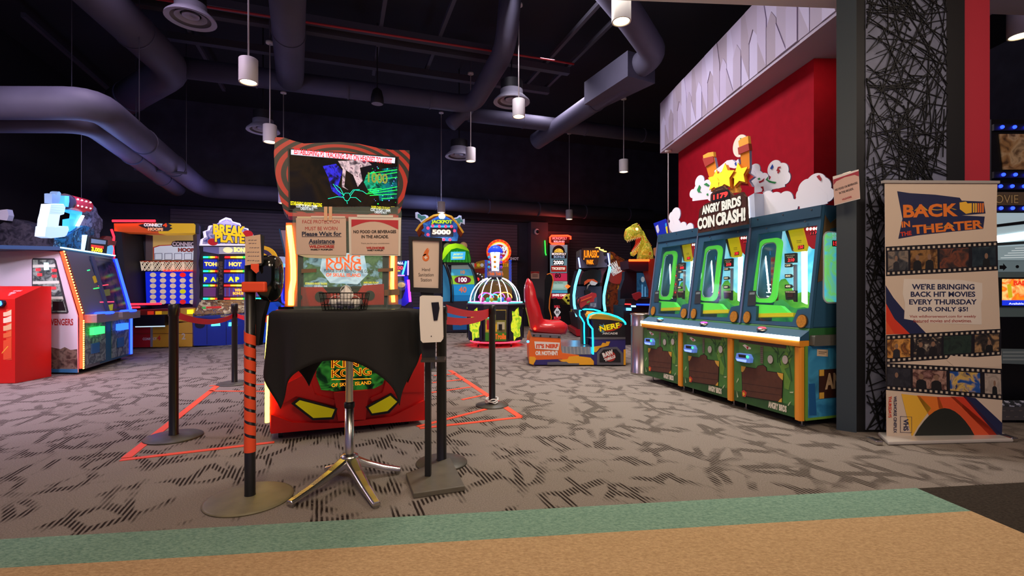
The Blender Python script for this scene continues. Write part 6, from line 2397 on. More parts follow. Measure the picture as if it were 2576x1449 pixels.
mb.pix(HP, cB.l((285, 1172), (572, 1165), (572, 1176), (287, 1182)), .18, .19, E('#b0c8d0', 1.0))
mb.build('ball_tray', root, label='black ball tray', bevel=.02)
mb = MB()
mb.pix(HP, cB.l((200, 1020), (680, 1000), (680, 1062), (220, 1070)), -.4, .02, M('#8a3020', .45))
for x0, col in ((362, '#e03a24'), (440, '#f0b820'), (505, '#8a6a20')):
    mb.pix(HP, cB.l((x0, 1030), (x0 + 62, 1028), (x0 + 62, 1062), (x0, 1064)), .02, .025, M(col, .4, emit=.4))
mb.pix(HP, cB.l((752, 1015), (815, 1012), (812, 1055), (752, 1056)), .02, .03, E('#d8d820', 1.2))
mb.build('control_shelf', root)
mb = MB()
mb.pix(HP, cB.l((660, 1000), (830, 1000), (800, 1135), (660, 1130)), -.5, 0, HYEL)
mb.build('side_shelf', root)
# shell: left wall, back board, header
mb = MB()
mb.pix(HP, cB.l((30, 240), (100, 250), (160, 960), (200, 1000), (150, 1170), (110, 960)), -.95, 0, M('#1a1a24', .6))
mb.build('left_wall', root, label='dark left side wall')
mb = MB()
mb.pix(HI, cB.l((100, 250), (860, 250), (860, 1000), (150, 1000)), -.2, -.06, M('#1c1e2a', .6))
mb.build('back_panel', root)
mb = MB()
mb.pix(HI, cB.l((340, 275), (858, 270), (858, 530), (340, 530)), -.05, 0, M('#d8b868', .5, emit=.22))
mb.pix(HI, cB.l((415, 525), (412, 400), (470, 380), (620, 372), (760, 362), (858, 360), (858, 525)), 0.001, .006, M('#b83828', .5, emit=.2))
mb.pix(HI, cB.l((425, 525), (424, 405), (480, 388), (620, 380), (858, 368), (858, 525)), .006, .009, M('#c8d4dc', .5, emit=.40))
for x in (430, 528, 625, 722, 818):
    mb.stroke(HI, [HI.uv(*cB(*q)) for q in ((x, 462), (x + 72, 460), (x + 72, 520), (x, 522))], .012, .009, .011, M('#2c3a6a', .5), closed=True)
mb.pix(HI, cB.l((592, 375), (605, 345), (640, 335), (858, 335), (858, 392), (610, 395)), .009, .013, BLACK)
mb.ptext(HI, 'CONNECT', cB(604, 388), cB(850, 350), .014, WHITE, .05)
mb.ptext(HI, 'HOOPS', cB(660, 446), cB(845, 408), .014, M('#a8442c', .5), .08)
mb.pix(HI, cB.l((340, 275), (410, 285), (410, 525), (340, 530)), .001, .004, M('#6a6058', .5))
mb.build('back_board', root, label='lit back board with the game title')
GB = M('#1028d8', .4, emit=.55)
gp2 = HI.shift(.12)
mb = MB()
mb.pix(gp2, cB.l((335, 640), (858, 640), (858, 955), (345, 955)), -.05, 0, GB)
DISC = M('#d8d0b0', .5, emit=.35)
DR, DY = M('#d82a28', .5, emit=.5), M('#c8d020', .5, emit=.5)
for r_, y in enumerate((672, 727, 780, 835, 887, 938)):
    for c__, x in enumerate((412, 510, 608, 705, 800)):
        u, v = gp2.uv(*cB(x, y))
        rr = 27 / 3.917 / F * gp2.z(*cB(x, y))
        mb.ell(gp2, u, v, rr, rr * .85, .001, .004, DR if (c__ == 3 and r_ in (0, 5)) else DY if (c__ == 3 and r_ == 3) else DISC, 18)
mb.build('disc_grid', root, label='lit blue grid of round holes')
for k, x in enumerate((402, 503, 605, 705, 800)):
    mb = MB()
    c_ = HI.at(*cB(x, 545), .22)
    rr = .105
    NET = M('#e8dcc0', .6, emit=.4)  # slight glow put into the colour so the net looks brighter
    for j in range(8):
        a0_ = 2 * math.pi * j / 8
        for sgn in (1, -1):
            pts = [c_ + Vector((rr * (1 - .22 * t) * math.cos(a0_ + sgn * t * 1.2), rr * (1 - .22 * t) * math.sin(a0_ + sgn * t * 1.2), -.19 * t)) for t in (0, .33, .66, 1)]
            mb.tube(pts, .006, NET, 4)
    mb.tube([c_ + Vector((rr * math.cos(a * .524), rr * math.sin(a * .524), 0)) for a in range(12)], .010, M('#c84a20', .4), 6, closed=True)
    if k in (2, 3, 4):
        mb.cyl(c_ + Vector((0, 0, -.205)), c_ + Vector((0, 0, -.175)), rr * .8, E('#ff3a20', 1.2), 16)
    mb.build('hoop', root, label='basket hoop with a net')
mb = MB()
mb.pix(HI, cB.l((340, 528), (858, 528), (858, 640), (345, 640)), .0, .02, M('#30201e', .5))
mb.build('hoop_rail', root)
mb = MB()
hy = HP.shift(-.08)
mb.pix(hy, cB.l((25, 165), (445, 160), (470, 262), (30, 245)), -.35, 0, M('#d85a28', .45, emit=.25))
mb.pix(hy, cB.l((430, 162), (815, 165), (830, 180), (828, 258), (470, 264)), -.35, .0005, M('#e0b028', .45, emit=.35))
mb.pix(hy, cB.l((815, 165), (850, 165), (850, 262), (826, 262)), -.35, 0, DARK)
mb.pix(hy, cB.l((265, 180), (330, 165), (560, 162), (600, 185), (575, 200), (605, 212), (560, 240), (400, 242), (350, 215), (300, 200)), .001, .004, BLACK)
mb.ptext(hy, 'CONNECT', cB(322, 194), cB(505, 168), .006, M('#d8f0e8', .5, emit=.5), .06)
mb.ptext(hy, '4', cB(508, 200), cB(552, 164), .006, M('#f04a20', .5, emit=.5), .06)
mb.ptext(hy, 'HOOPS', cB(362, 236), cB(512, 208), .006, M('#f0b080', .5, emit=.4), .08)
mb.build('header', root, label='half orange, half yellow lit header')
NR = E('#ff1420', 8)
mb = MB()
mb.tube([hy.at(*cB(20, 142), .03), hy.at(*cB(440, 142), .03)], .022, NR, 8)
mb.build('neon_tube', root, label='red neon tube along the header')
mb = MB()
mb.tube([hy.at(*cB(10, 225), .03), hy.at(*cB(35, 300), .03), hy.at(*cB(25, 400), .03), hy.at(*cB(35, 510), .03)], .018, NR, 8)
mb.build('neon_tube', root, label='red neon tube down the left edge')
mb = MB()
mb.tube([HP.at(*cB(160, 962), .03), HP.at(*cB(500, 956), .03)], .018, NR, 8)
mb.build('neon_tube', root, label='upper red neon tube at shelf height')
mb = MB()
mb.tube([HP.at(*cB(165, 992), .03), HP.at(*cB(290, 990), .03)], .014, NR, 8)
mb.build('neon_tube', root, label='lower red neon tube at shelf height')

# ------------------------------------------------------------------ plate throwing game
BP_ = plane_ground((487, 874), (660, 862))
root = thing('plate_game', 'blue plate-throwing game with white-edged cloud sign, right of the hoop game', 'arcade game', BP_.at(570, 868))
root.location.z = 0
BLU = M('#1c38a8', .4)
mb = MB()
mb.pix(BP_, cB.l((805, 1090), (1330, 1090), (1490, 1085), (1488, 1310), (1330, 1365), (815, 1370)), -1.0, 0, BLU)
for x in (940, 1130, 1330):
    mb.pix(BP_, cB.l((x, 1100), (x + 5, 1100), (x + 5, 1358), (x, 1360)), 0, .004, M('#101c60', .5))
u, v = BP_.uv(*cB(872, 1160))
mb.ell(BP_, u, v, .085, .075, .001, .012, M('#14142a', .6), 20)
mb.pix(BP_, cB.l((805, 1050), (1330, 1040), (1330, 1092), (805, 1095)), 0, .02, M('#3048a0', .4))
mb.ptext(BP_, 'BREAK A PLATE', cB(1075, 1085), cB(1320, 1062), .021, M('#d8c060', .5), .05)
mb.build('base_cabinet', root)
for x in (1025, 1195):
    mb = MB()
    mb.pix(BP_, cB.l((x - 38, 1140), (x + 38, 1136), (x + 44, 1172), (x - 42, 1176)), .001, .05, E('#58e8e0', 1.6))
    mb.build('card_reader', root, label='glowing turquoise card reader', bevel=.006)
sh = Plane(BP_.at(*cB(835, 1035)), BP_.u, Vector((0, 0, 1)) + RD * .0 - BP_.n * 1.1)
mb = MB()
mb.pix(sh, cB.l((815, 1062), (880, 920), (1330, 918), (1335, 1040)), -.05, 0, art(['#b8a880', '#d8c8a0', '#5a3c38', '#98764c', '#343c68'], 8, .12, 31))
mb.pix(sh, cB.l((935, 985), (1085, 980), (1085, 1000), (935, 1004)), .001, .003, M('#b02a24', .4, emit=.5))
mb.pix(sh, cB.l((895, 990), (930, 988), (930, 1004), (895, 1006)), .001, .003, M('#2aa040', .4, emit=.5))
mb.ptext(sh, 'BREAK', cB(1050, 948), cB(1280, 925), .003, M('#8a5a20', .5), .06)
mb.ptext(sh, 'PLATE', cB(1050, 975), cB(1200, 952), .003, M('#8a5a20', .5), .06)
mb.build('play_shelf', root, label='slanted printed shelf')
bi = BP_.shift(-.35)
mb = MB()
mb.pix(bi, cB.l((870, 380), (1480, 380), (1480, 930), (860, 930)), -.6, -.002, M('#282440', .5))
mb.build('upper_housing', root)
mb = MB()
mb.pix(BP_.shift(-.2), cB.l((850, 160), (880, 200), (878, 330), (862, 380), (875, 460), (858, 560), (872, 640), (865, 720), (874, 800), (868, 900), (890, 920), (830, 1060), (845, 900), (838, 700), (848, 400), (840, 240)), -.35, 0, M('#4a4460', .5))
mb.build('side_panel', root, label='wavy-edged side panel')
mb = MB()
mb.pix(bi, cB.l((905, 395), (1060, 398), (1060, 470), (905, 440)), 0, .012, M('#6a6898', .4, emit=.3))
mb.pix(bi, cB.l((1060, 398), (1460, 392), (1460, 462), (1060, 466)), 0, .012, M('#a8a8b8', .4, emit=.35))
mb.ptext(bi, 'BONUS', cB(1206, 446), cB(1370, 408), .014, M('#f0e080', .4, emit=1), .06)
u, v = bi.uv(*cB(1148, 428))
mb.ell(bi, u, v, .09, .06, .012, .016, M('#e0d8a0', .4, emit=.8), 18)
mb.build('bonus_strip', root)


def plate_panel(y0, y1, col, txt, txl, tcol, lab):
    mb = MB()
    mb.pix(bi, cB.l((905, y0), (1040, y0), (1040, y1), (905, y1)), 0, .010, M(col, .35, emit=.5))
    mb.pix(bi, cB.l((1110, y0), (1470, y0), (1470, y1), (1110, y1)), 0, .010, M(col, .35, emit=.5))
    for k in range(9):
        x = 1118 + 40 * k
        mb.pix(bi, cB.l((x, y0), (x + 8, y0), (x + 8, y1), (x, y1)), .010, .012, M('#4858c8', .35, emit=.4))
    for t, bl, tr in txl:
        mb.ptext(bi, t, cB(*bl), cB(*tr), .014, E(tcol, 1.1), .06)
    mb.build('target_panel', root, label=lab)


plate_panel(520, 612, '#2434b8', 'HOT', [('HOT', (1156, 586), (1282, 548)), ('TOH', (916, 584), (1036, 548))], '#f8d060', 'blue lit panel reading HOT')
plate_panel(660, 750, '#2c3cc0', 'A P', [('A P', (1148, 738), (1258, 692)), ('A', (975, 738), (1030, 694)), ('P', (912, 738), (940, 694))], '#d8e830', 'blue lit panel with yellow-green letters')
plate_panel(796, 885, '#6a3a70', 'WIN', [('WIN', (1214, 836), (1282, 808)), ('BONUS', (1196, 868), (1300, 840))], '#f0b040', 'violet lit panel reading WIN BONUS')
RB = ['#ff2020', '#ff9020', '#f0f040', '#30ff40', '#20e0d0', '#20ffb0']
for y in (498, 635, 776, 906):
    for x0, x1 in ((905, 1040), (1110, 1470)):
        mb = MB()
        seq = RB[::-1] if x0 == 905 else RB
        for k in range(6):
            a, b = lerp(x0, x1, k / 6), lerp(x0, x1, (k + 1) / 6)
            mb.pix(bi, cB.l((a, y - 8), (b, y - 8), (b, y + 8), (a, y + 8)), 0, .03, E(seq[k], 2.6))
        mb.build('light_bar', root, label='rainbow light bar')
mb = MB()
dv = BP_.shift(-.15)
mb.pix(dv, cB.l((1062, 470), (1118, 470), (1095, 905), (1045, 905)), -.15, 0, M('#1c1420', .4))
mb.ptext(dv, 'BREAK A PLATE', cB(1062, 870), cB(1096, 540), .002, M('#6a5a48', .4), .05, rot=-90)
mb.build('divider', root, label='dark divider lettered down its length')
mb = MB()
mq = dv.shift(.05)
outl = [(880, 380), (890, 320), (925, 300), (915, 240), (960, 225), (970, 185), (1060, 178), (1080, 130), (1130, 105), (1180, 118), (1195, 145), (1270, 165), (1285, 200), (1350, 215), (1360, 255), (1400, 275), (1395, 330), (1410, 380)]
mb.pix(mq, cB.l(*outl), -.12, 0, M('#e4dcf4', .4, emit=.8))
cxm, cym = 1140, 270
inn = [(cxm + (x - cxm) * .935, cym + (y - cym) * .90) for x, y in outl]
mb.pix(mq, cB.l(*inn), .001, .006, art(['#38427a', '#8c88a8', '#b8b0c0', '#5a5c8c', '#c8c4d4'], 6, .35, 33))
for x, y, rr, col in ((1000, 348, .09, '#c02a2c'), (1055, 330, .08, '#2a5a9a'), (1345, 270, .10, '#c02a2c')):
    u, v = mq.uv(*cB(x, y))
    mb.ell(mq, u, v, rr, rr * .8, .006, .010, M(col, .4, emit=.3), 16)
u, v = mq.uv(*cB(1150, 250))
mb.ell(mq, u, v, .28, .22, .006, .008, M('#a8a4b8', .4, emit=.35), 24)
mb.outlined(mq, 'BREAK', cB(1002, 272), cB(1322, 196), .012, M('#e8c020', .4, emit=.6), M('#20285a', .5), .05, .06)
mb.outlined(mq, 'PLATE', cB(1018, 346), cB(1312, 276), .012, M('#e8c020', .4, emit=.6), M('#20285a', .5), .05, .06)
mb.build('sign', root, label='cloud-shaped sign with a white edge')

sign_glow(root, BP_.at(*cB(1150, 40), .1), 18, '#b8a8ff')
# ------------------------------------------------------------------ neon ball games partly behind the red shooter game
cC = Crop(1000, 500, 3.6235)
c9 = Crop(960, 480, 5.178)
c10 = Crop(640, 560, 6.04)
BG = plane_ground((985, 872), (1062, 870))
root = thing('ball_game', 'blue ball game with purple neon, half hidden behind the sanitizer sign', 'arcade game', BG.at(1025, 871))
root.location.z = 0
INDI = M('#2a28b8', .35, emit=.25)
mb = MB()
mb.pix(BG, [(975, 880 - 11), (1062, 868), (1062, 775), (975, 778)], -.7, 0, M('#20288c', .4, emit=.1))
mb.pix(BG, [(1050, 800), (1062, 800), (1062, 840), (1050, 840)], 0.001, .006, M('#6a58c0', .4))
mb.build('base_cabinet', root)
mb = MB()
mb.pix(BG, c9.l((100, 1110), (330, 1100), (352, 1160), (400, 1440), (420, 1560), (100, 1560)), -.6, -.05, M('#181838', .3))
mb.pix(BG.shift(-.05), c9.l((290, 1115), (345, 1110), (372, 1440), (300, 1500), (200, 1490), (205, 1430), (270, 1400), (305, 1300)), .001, .03, INDI)
mb.build('housing', root)
mb = MB()
mb.pix(BG, c9.l((100, 915), (345, 905), (345, 1100), (100, 1110)), -.4, -.02, M('#1a2a70', .4, emit=.2))
mb.ptext(BG, 'BALL', c9(165, 955), c9(285, 925), -.018, E('#e8f0ff', 2.2), .05, .2)
mb.pix(BG, c9.l((180, 975), (288, 970), (286, 1030), (182, 1034)), -.018, -.012, BLACK)
mb.ptext(BG, '00', c9(200, 1026), c9(280, 980), -.010, E('#ff2038', 3), .04)
mb.pix(BG, c9.l((160, 1038), (242, 1036), (242, 1048), (160, 1050)), -.018, -.012, E('#f0c020', 2))
mb.build('score_header', root, label='lit header with red 00 display')
for pts, col, r, lab in (([(318, 920), (295, 1010), (272, 1090)], '#30d0ff', .016, 'cyan neon tube'), ([(346, 912), (343, 1100)], '#8a60ff', .014, 'violet neon tube at the header'),
                         ([(346, 1160), (360, 1300), (372, 1445)], '#d830ff', .024, 'purple neon tube'), ([(175, 1103), (300, 1103)], '#8050ff', .012, 'short violet neon tube')):
    mb = MB()
    mb.tube([BG.at(*c9(*q), .03) for q in pts], r, E(col, 5), 8)
    mb.build('neon_tube', root, label=lab)
mb = MB()
mb.ball(BG.at(*c9(258, 1235), .05), .10, glass('#a8b8f0', .4), 16, 10)
mb.ball(BG.at(*c9(258, 1225), .05), .075, M('#e8c060', .4, emit=.6), 14, 8, scale=(1, 1, .7))
mb.build('prize_ball', root, label='yellow prize ball in a clear globe')
for u in (-.05, .35):
    p = BG.p(u, 0, -.1)
    MB().cyl(p + Vector((0, 0, .001)), p + Vector((0, 0, .04)), .02, BLACK, 10).build('foot', root)

BL = plane_ground((655, 866), (735, 864))
root = thing('ball_game', 'blue ball game with deep blue neon, between the tall notice post and red game', 'arcade game', BL.at(700, 865))
root.location.z = 0
mb = MB()
mb.pix(BL, [(655, 862), (740, 860), (740, 800), (680, 760), (660, 780), (653, 800)], -.7, 0, M('#1c50c8', .35, emit=.15))
mb.pix(BL, c10.l((80, 1412), (210, 1400), (220, 1449), (80, 1449)), .001, .012, M('#d83a28', .4, emit=.2))
mb.build('base_cabinet', root, bevel=.01)
mb = MB()
mb.pix(BL, c10.l((395, 660), (560, 660), (560, 1330), (440, 1330), (400, 1180)), -.5, -.03, M('#1c1e48', .35))
mb.build('housing', root)
mb = MB()
mb.tube([BL.at(*c10(x, y), .02) for x, y in ((428, 670), (426, 900), (425, 1150), (435, 1200), (470, 1222))], .020, E('#1418ff', 7), 8)
mb.build('neon_tube', root, label='deep blue neon tube')
mb = MB()
mb.pix(BL, c10.l((355, 540), (385, 515), (450, 518), (470, 570), (560, 600), (560, 680), (400, 680), (390, 600)), -.3, 0, M('#a8b8d8', .35, emit=.3))
mb.pix(BL, c10.l((420, 625), (560, 632), (560, 672), (430, 672)), .001, .005, E('#58a0ff', 1.6))
mb.build('header', root, label='pale header with a blue screen')
hb_ = BL.shift(.15)
mb = MB()
mb.pix(hb_, c10.l((372, 95), (392, 95), (500, 590), (478, 560)), -.02, .01, M('#2c5a7a', .4, emit=.1))
mb.pix(hb_, c10.l((398, 115), (540, 120), (545, 600), (495, 570)), -.015, -.002, M('#b89a9c', .6))
mb.build('leaning_board', root, label='pale slanted board with a blue edge')
mb = MB()
yb = BL.shift(.05)
for rr, col in ((.30, '#e0a820'), (.22, '#38284a'), (.14, '#e0a820')):
    u, v = yb.uv(*c10(110, 560))
    mb.ell(yb, u, v, rr, rr * .95, -.05, .01 * (3 - rr * 8), M(col, .4, emit=.3), 28)
mb.build('round_sign', root, label='yellow and purple round sign')
mb = MB()
mb.pix(yb, c10.l((90, 640), (140, 640), (140, 1260), (90, 1260)), -.3, -.06, DARK)
mb.build('sign_post', root)

# ------------------------------------------------------------------ frog jackpot wheel game
FG = Plane(ground(1095, 838), (1, .08, 0))
root = thing('jackpot_wheel_game', 'jackpot wheel game with a green frog hood and 5000 sign', 'arcade game', FG.at(1145, 838))
root.location.z = 0
mb = MB()
mb.pix(FG, cC.l((330, 940), (730, 930), (730, 1060), (690, 1215), (330, 1215)), -.9, -.02, M('#1c1c2c', .45))
mb.pix(FG, cC.l((500, 1090), (690, 1085), (680, 1192), (505, 1196)), -.02, .0, M('#2c6ca8', .4, emit=.1))
mb.pix(FG, cC.l((420, 1030), (690, 1020), (690, 1085), (420, 1090)), -.02, .06, M('#3a84c0', .4, emit=.1))
u, v = FG.uv(*cC(575, 1135))
mb.ell(FG, u, v, .075, .06, .001, .006, M('#a87838', .4), 14)
mb.build('base_cabinet', root)
mb = MB()
mb.pix(FG, cC.l((565, 1040), (612, 1038), (612, 1056), (568, 1058)), .06, .08, E('#60d0ff', 3))
mb.build('card_reader', root, label='glowing blue card reader')


def wheel(pxs, side_m, segs, x0, x1, lab, w):
    """drum segments seen through a curved front"""
    mb = MB()
    rows = [(580, .22), (640, .34), (700, .42), (780, .46), (880, .44), (950, .36), (1000, .24)]
    ringsL, ringsR = [], []
    for (y0, d0), (y1, d1), (col, txt, tcol) in zip(rows[:-1], rows[1:], segs):
        a0_, a1_ = FG.at(*cC(x0, y0), w + d0 - .45), FG.at(*cC(x1, y0), w + d0 - .45)
        b0_, b1_ = FG.at(*cC(x0, y1), w + d1 - .45), FG.at(*cC(x1, y1), w + d1 - .45)
        mb.add([b0_, b1_, a1_, a0_], [(0, 1, 2, 3)], M(col, .4, emit=.35))
        pl = Plane(b0_, b1_ - b0_, a0_ - b0_)
        ww, hh = (b1_ - b0_).length, (a0_ - b0_).length
        if txt:
            if txt == '100':
                mb.ell(pl, ww * .5, hh * .5, ww * .36, hh * .46, .002, .006, M('#6a1a3a', .4, emit=.3), 24)
            mb.text(pl, txt, ww * .28, hh * .25, ww * .72, hh * .78, .008, M(tcol, .4, emit=.6), .03, keep=True)
        mb.add([a0_, a1_, a1_ + pl.n * .006, a0_ + pl.n * .006], [(0, 1, 2, 3)], BLACK)
    mb.build('wheel', root, label=lab)


wheel(None, None, [('#98a098', '', ''), ('#48a8c8', '10', '#e07828'), ('#8cc838', '100', '#f8f0f0'), ('#2898d8', '40', '#c86a50'), ('#2888c8', '', ''), ('#d8b038', '15', '#20242c')], 488, 700, 'prize wheel with 10, 100, 40 and 15', .0)
for xs, lab in (((430, 488), 'left'), ((690, 735), 'right')):
    mb = MB()
    for k in range(2):
        off = 18 * k
        pts = []
        for x, y in ((428, 590), (450, 640), (474, 720), (488, 800), (492, 880), (490, 945)) if lab == 'left' else ((655, 585), (690, 640), (712, 700), (726, 760), (734, 830), (738, 940)):
            pts.append(FG.at(*cC(x + (off if lab == 'left' else -off), y), .05 - .05 * k))
        mb.tube(pts, .03 if k == 0 else .014, BLACK if k == 0 else M('#506878', .3, .5), 8)
    mb.pix(FG, cC.l((412, 600), (430, 600), (488, 800), (490, 945), (412, 945)) if lab == 'left' else cC.l((700, 660), (736, 830), (738, 940), (700, 940)), -.5, -.1, M('#3a88b0', .35, emit=.2))
    mb.build('wheel_frame', root, label='curved black wheel frame')
HOODG = M('#8ccc18', .35, emit=.22)
hd = FG.shift(.05)
mb = MB()
mb.pix(hd, cC.l((413, 575), (418, 520), (440, 475), (480, 430), (530, 412), (580, 414), (625, 440), (655, 490), (668, 540), (668, 582)), -.5, -.02, M('#2f9c28', .4, emit=.15))
mb.pix(hd, cC.l((410, 560), (412, 500), (428, 450), (468, 418), (530, 408), (590, 418), (640, 455), (655, 480), (600, 462), (540, 450), (490, 465), (450, 510), (425, 545)), -.48, .06, HOODG)
for k in range(9):
    x = 440 + 26 * k
    mb.stroke(hd, [hd.uv(*cC(x, 470 + abs(k - 4) * 8)), hd.uv(*cC(x + (k - 4) * 3, 578))], .02, -.02, .0, M('#4cc038', .4, emit=.2))
mb.build('frog_hood', root, label='bright green frog hood', bevel=.02)
for x, y in ((452, 435), (600, 425)):
    MB().ball(hd.at(*cC(x, y), -.12), 36 / 3.62 / F * 12.5, M('#a8b070' if x < 500 else '#d8a878', .4, emit=.15), 16, 10, scale=(1, .7, 1)).build('frog_eye', root, label='bulging frog eye')
mb = MB()
mb.pix(hd, cC.l((487, 486), (620, 484), (614, 556), (487, 558)), .0, .07, E('#3a9ad8', .9))
mb.ptext(hd, 'JACKPOT', cC(510, 520), cC(598, 500), .072, M('#d8e860', .4, emit=.5), .03)
mb.pix(hd, cC.l((500, 530), (600, 528), (590, 546), (505, 548)), .071, .073, M('#b8d8a0', .4, emit=.4))
mb.build('hood_screen', root, label='small blue screen in the hood')
tpp = FG.shift(.10)
mb = MB()
mb.pix(tpp, cC.l((168, 290), (200, 240), (260, 190), (330, 150), (410, 138), (490, 165), (545, 230), (580, 280), (598, 310), (575, 345), (545, 310), (548, 345), (250, 345), (215, 310), (190, 345)), -.25, -.05, M('#8a3c1c', .5, emit=.08))
mb.stroke(tpp, [tpp.uv(*cC(*q)) for q in ((166, 292), (200, 240), (260, 190), (330, 150), (410, 138), (490, 160), (545, 225), (600, 308))], .05, -.05, -.03, M('#e0a030', .4, emit=.3))
mb.build('wheel_rim', root, label='brown rim with an orange edge')
mb = MB()
mb.pix(tpp, cC.l((218, 290), (240, 265), (230, 225), (300, 200), (320, 185), (360, 165), (410, 150), (450, 165), (490, 190), (540, 230), (548, 265), (540, 300), (555, 330), (545, 385), (300, 385), (240, 330), (250, 310)), -.05, .0, art(['#1c4a8c', '#3a78c0', '#2858a0', '#5aa0d8'], 6, .3, 41))
u, v = tpp.uv(*cC(405, 160))
mb.ell(tpp, u, v, .09, .08, .0, .01, M('#d0e0e0', .4, emit=.6), 16)
mb.pix(tpp, cC.l((305, 205), (350, 190), (405, 185), (460, 190), (505, 208), (498, 238), (440, 228), (405, 224), (360, 228), (305, 240)), .0, .012, M('#28506c', .4, emit=.2))
mb.ptext(tpp, 'JACKPOT', cC(308, 234), cC(500, 195), .014, M('#b8d820', .4, emit=.6), .06)
mb.pix(tpp, cC.l((300, 245), (505, 245), (505, 262), (300, 262)), .0, .008, M('#38b8d8', .4, emit=.6))
mb.pix(tpp, cC.l((300, 265), (508, 262), (508, 345), (300, 348)), .0, .008, M('#182038', .4))
mb.outlined(tpp, '5000', cC(316, 325), cC(486, 282), .012, M('#f0e0c0', .4, emit=.7), M('#6a6878', .4), .05, .06)
mb.build('jackpot_sign', root, label='blue sign reading JACKPOT 5000')
for x, y in ((278, 268), (278, 328), (322, 248), (382, 252), (440, 254), (492, 254), (520, 292), (422, 372), (478, 374)):
    u, v = tpp.uv(*cC(x, y))
    MB().ell(tpp, u, v, .035, .035, .0, .03, E('#ff2840', 4), 10).build('bulb', root, label='red bulb of the jackpot sign')
for pts, lab in ((((160, 170), (158, 120), (180, 115), (215, 145), (250, 140), (275, 150), (285, 175), (240, 200), (215, 218), (195, 190)), 'left'), (((490, 175), (540, 165), (560, 145), (582, 150), (585, 185), (612, 180), (612, 230), (580, 215), (565, 250), (535, 225), (525, 195)), 'right')):
    mb = MB()
    mb.pix(tpp, cC.l(*pts), -.12, -.08, M('#e0e0ec', .5, emit=.25))
    cx_, cy_ = sum(p[0] for p in pts) / len(pts), sum(p[1] for p in pts) / len(pts)
    mb.pix(tpp, cC.l(*[(cx_ + (x - cx_) * .62, cy_ + (y - cy_) * .62) for x, y in pts]), -.08, -.07, M('#5a9a80', .5, emit=.1))
    mb.build('cutout', root, label='green cutout with a white edge at the sign\'s ' + lab)
mb = MB()
mb.pix(FG, cC.l((430, 570), (670, 570), (670, 600), (430, 605)), -.6, .0, BLACK)
mb.pix(FG, cC.l((380, 380), (440, 380), (440, 580), (380, 580)), -.5, -.2, DARK)
mb.build('neck', root)

sign_glow(root, FG.at(*cC(400, 60), .3), 25, '#a8b8ff')
# ------------------------------------------------------------------ rolling game with the round sign
RG = Plane(ground(1190, 829.5), (1, .12, 0))
root = thing('rolling_game', 'yellow rolling game with a round red sign behind the dome game', 'arcade game', RG.at(1250, 836))
root.location.z = 0
mb = MB()
mb.pix(RG, cC.l((690, 960), (1060, 950), (1060, 1190), (690, 1193)), -.6, 0, M('#1c2030', .5))
mb.build('base_cabinet', root)
mb = MB()
mb.pix(RG, cC.l((680, 620), (720, 575), (780, 560), (900, 555), (1010, 560), (1040, 600), (1045, 950), (690, 955)), -.5, -.02, M('#b88a34', .45, emit=.12))
mb.pix(RG, cC.l((690, 640), (800, 630), (800, 680), (700, 690)), -.02, .0, M('#8a2a1c', .4, emit=.2))
for x, col in ((705, '#e83a28'), (738, '#e0c030'), (770, '#d0d0d0')):
    u, v = RG.uv(*cC(x, 605))
    mb.ell(RG, u, v, .05, .05, 0, .01, M(col, .4, emit=.3), 14)
mb.pix(RG, cC.l((940, 590), (1010, 590), (1010, 620), (940, 620)), -.02, .0, M('#e0b020', .4, emit=.3))
for x in (968, 984):
    mb.stroke(RG, [RG.uv(*cC(x + 12, 594)), RG.uv(*cC(x, 605)), RG.uv(*cC(x + 12, 616))], .014, .001, .006, BLACK)
mb.build('housing', root, label='yellow housing')
mb = MB()
u, v = RG.uv(*cC(730, 735))
mb.ell(RG, u, v, .18, .20, .0, .02, M('#3a1418', .4), 24)
for k in range(12):
    a = k * math.pi / 6
    mb.ell(RG, u + .145 * math.cos(a), v + .16 * math.sin(a), .022, .022, .02, .03, M('#e8e0d8', .4, emit=.5), 8)
mb.ell(RG, u, v, .05, .05, .02, .03, E('#ff2a2a', 1.6), 14)
mb.build('bulb_wheel', root, label='dark wheel ringed with white bulbs')
for x in (806, 1025):
    mb = MB()
    for k in range(16):
        p, q = RG.at(*cC(x, 560 + 14 * k), .06), RG.at(*cC(x, 570 + 14 * k), .06)
        mb.cyl(p, q, .035 if k % 2 else .042, M('#3858d8', .35, emit=.5), 10)
    mb.build('ribbed_column', root, label='ribbed blue column')
mb = MB()
rs = RG.shift(.12)
u, v = rs.uv(*cC(925, 482))
R1 = 112 / 3.6235 / F * rs.z(*cC(925, 482))
mb.ell(rs, u, v, R1, R1, -.12, 0, E('#e8381c', 1.2), 36)
for k in range(18):
    a = 2 * math.pi * k / 18
    mb.ext(rs, [(u + R1 * .99 * math.cos(a), v + R1 * .99 * math.sin(a)), (u + R1 * .82 * math.cos(a + .1), v + R1 * .82 * math.sin(a + .1)), (u + R1 * .99 * math.cos(a + .18), v + R1 * .99 * math.sin(a + .18))], .001, .004, M('#f08a30', .4, emit=.6))
mb.ell(rs, u, v, R1 * .80, R1 * .80, .004, .008, E('#f0c830', 1.0), 32)
mb.ell(rs, u, v, R1 * .72, R1 * .72, .008, .012, M('#e8e4e0', .4, emit=.8), 32)
mb.ell(rs, u, v, R1 * .58, R1 * .58, .012, .016, E('#b82428', .8), 32)
mb.outlined(rs, 'POWER', cC(858, 474), cC(1004, 436), .018, M('#f4f0f0', .4, emit=.9), BLACK, .05, .06, .15)
mb.outlined(rs, 'ROLL', cC(880, 506), cC(985, 474), .018, M('#f4f0f0', .4, emit=.9), BLACK, .05, .06, .15)
mb.pix(rs, cC.l((890, 580), (960, 580), (960, 620), (890, 620)), -.12, -.02, DARK)
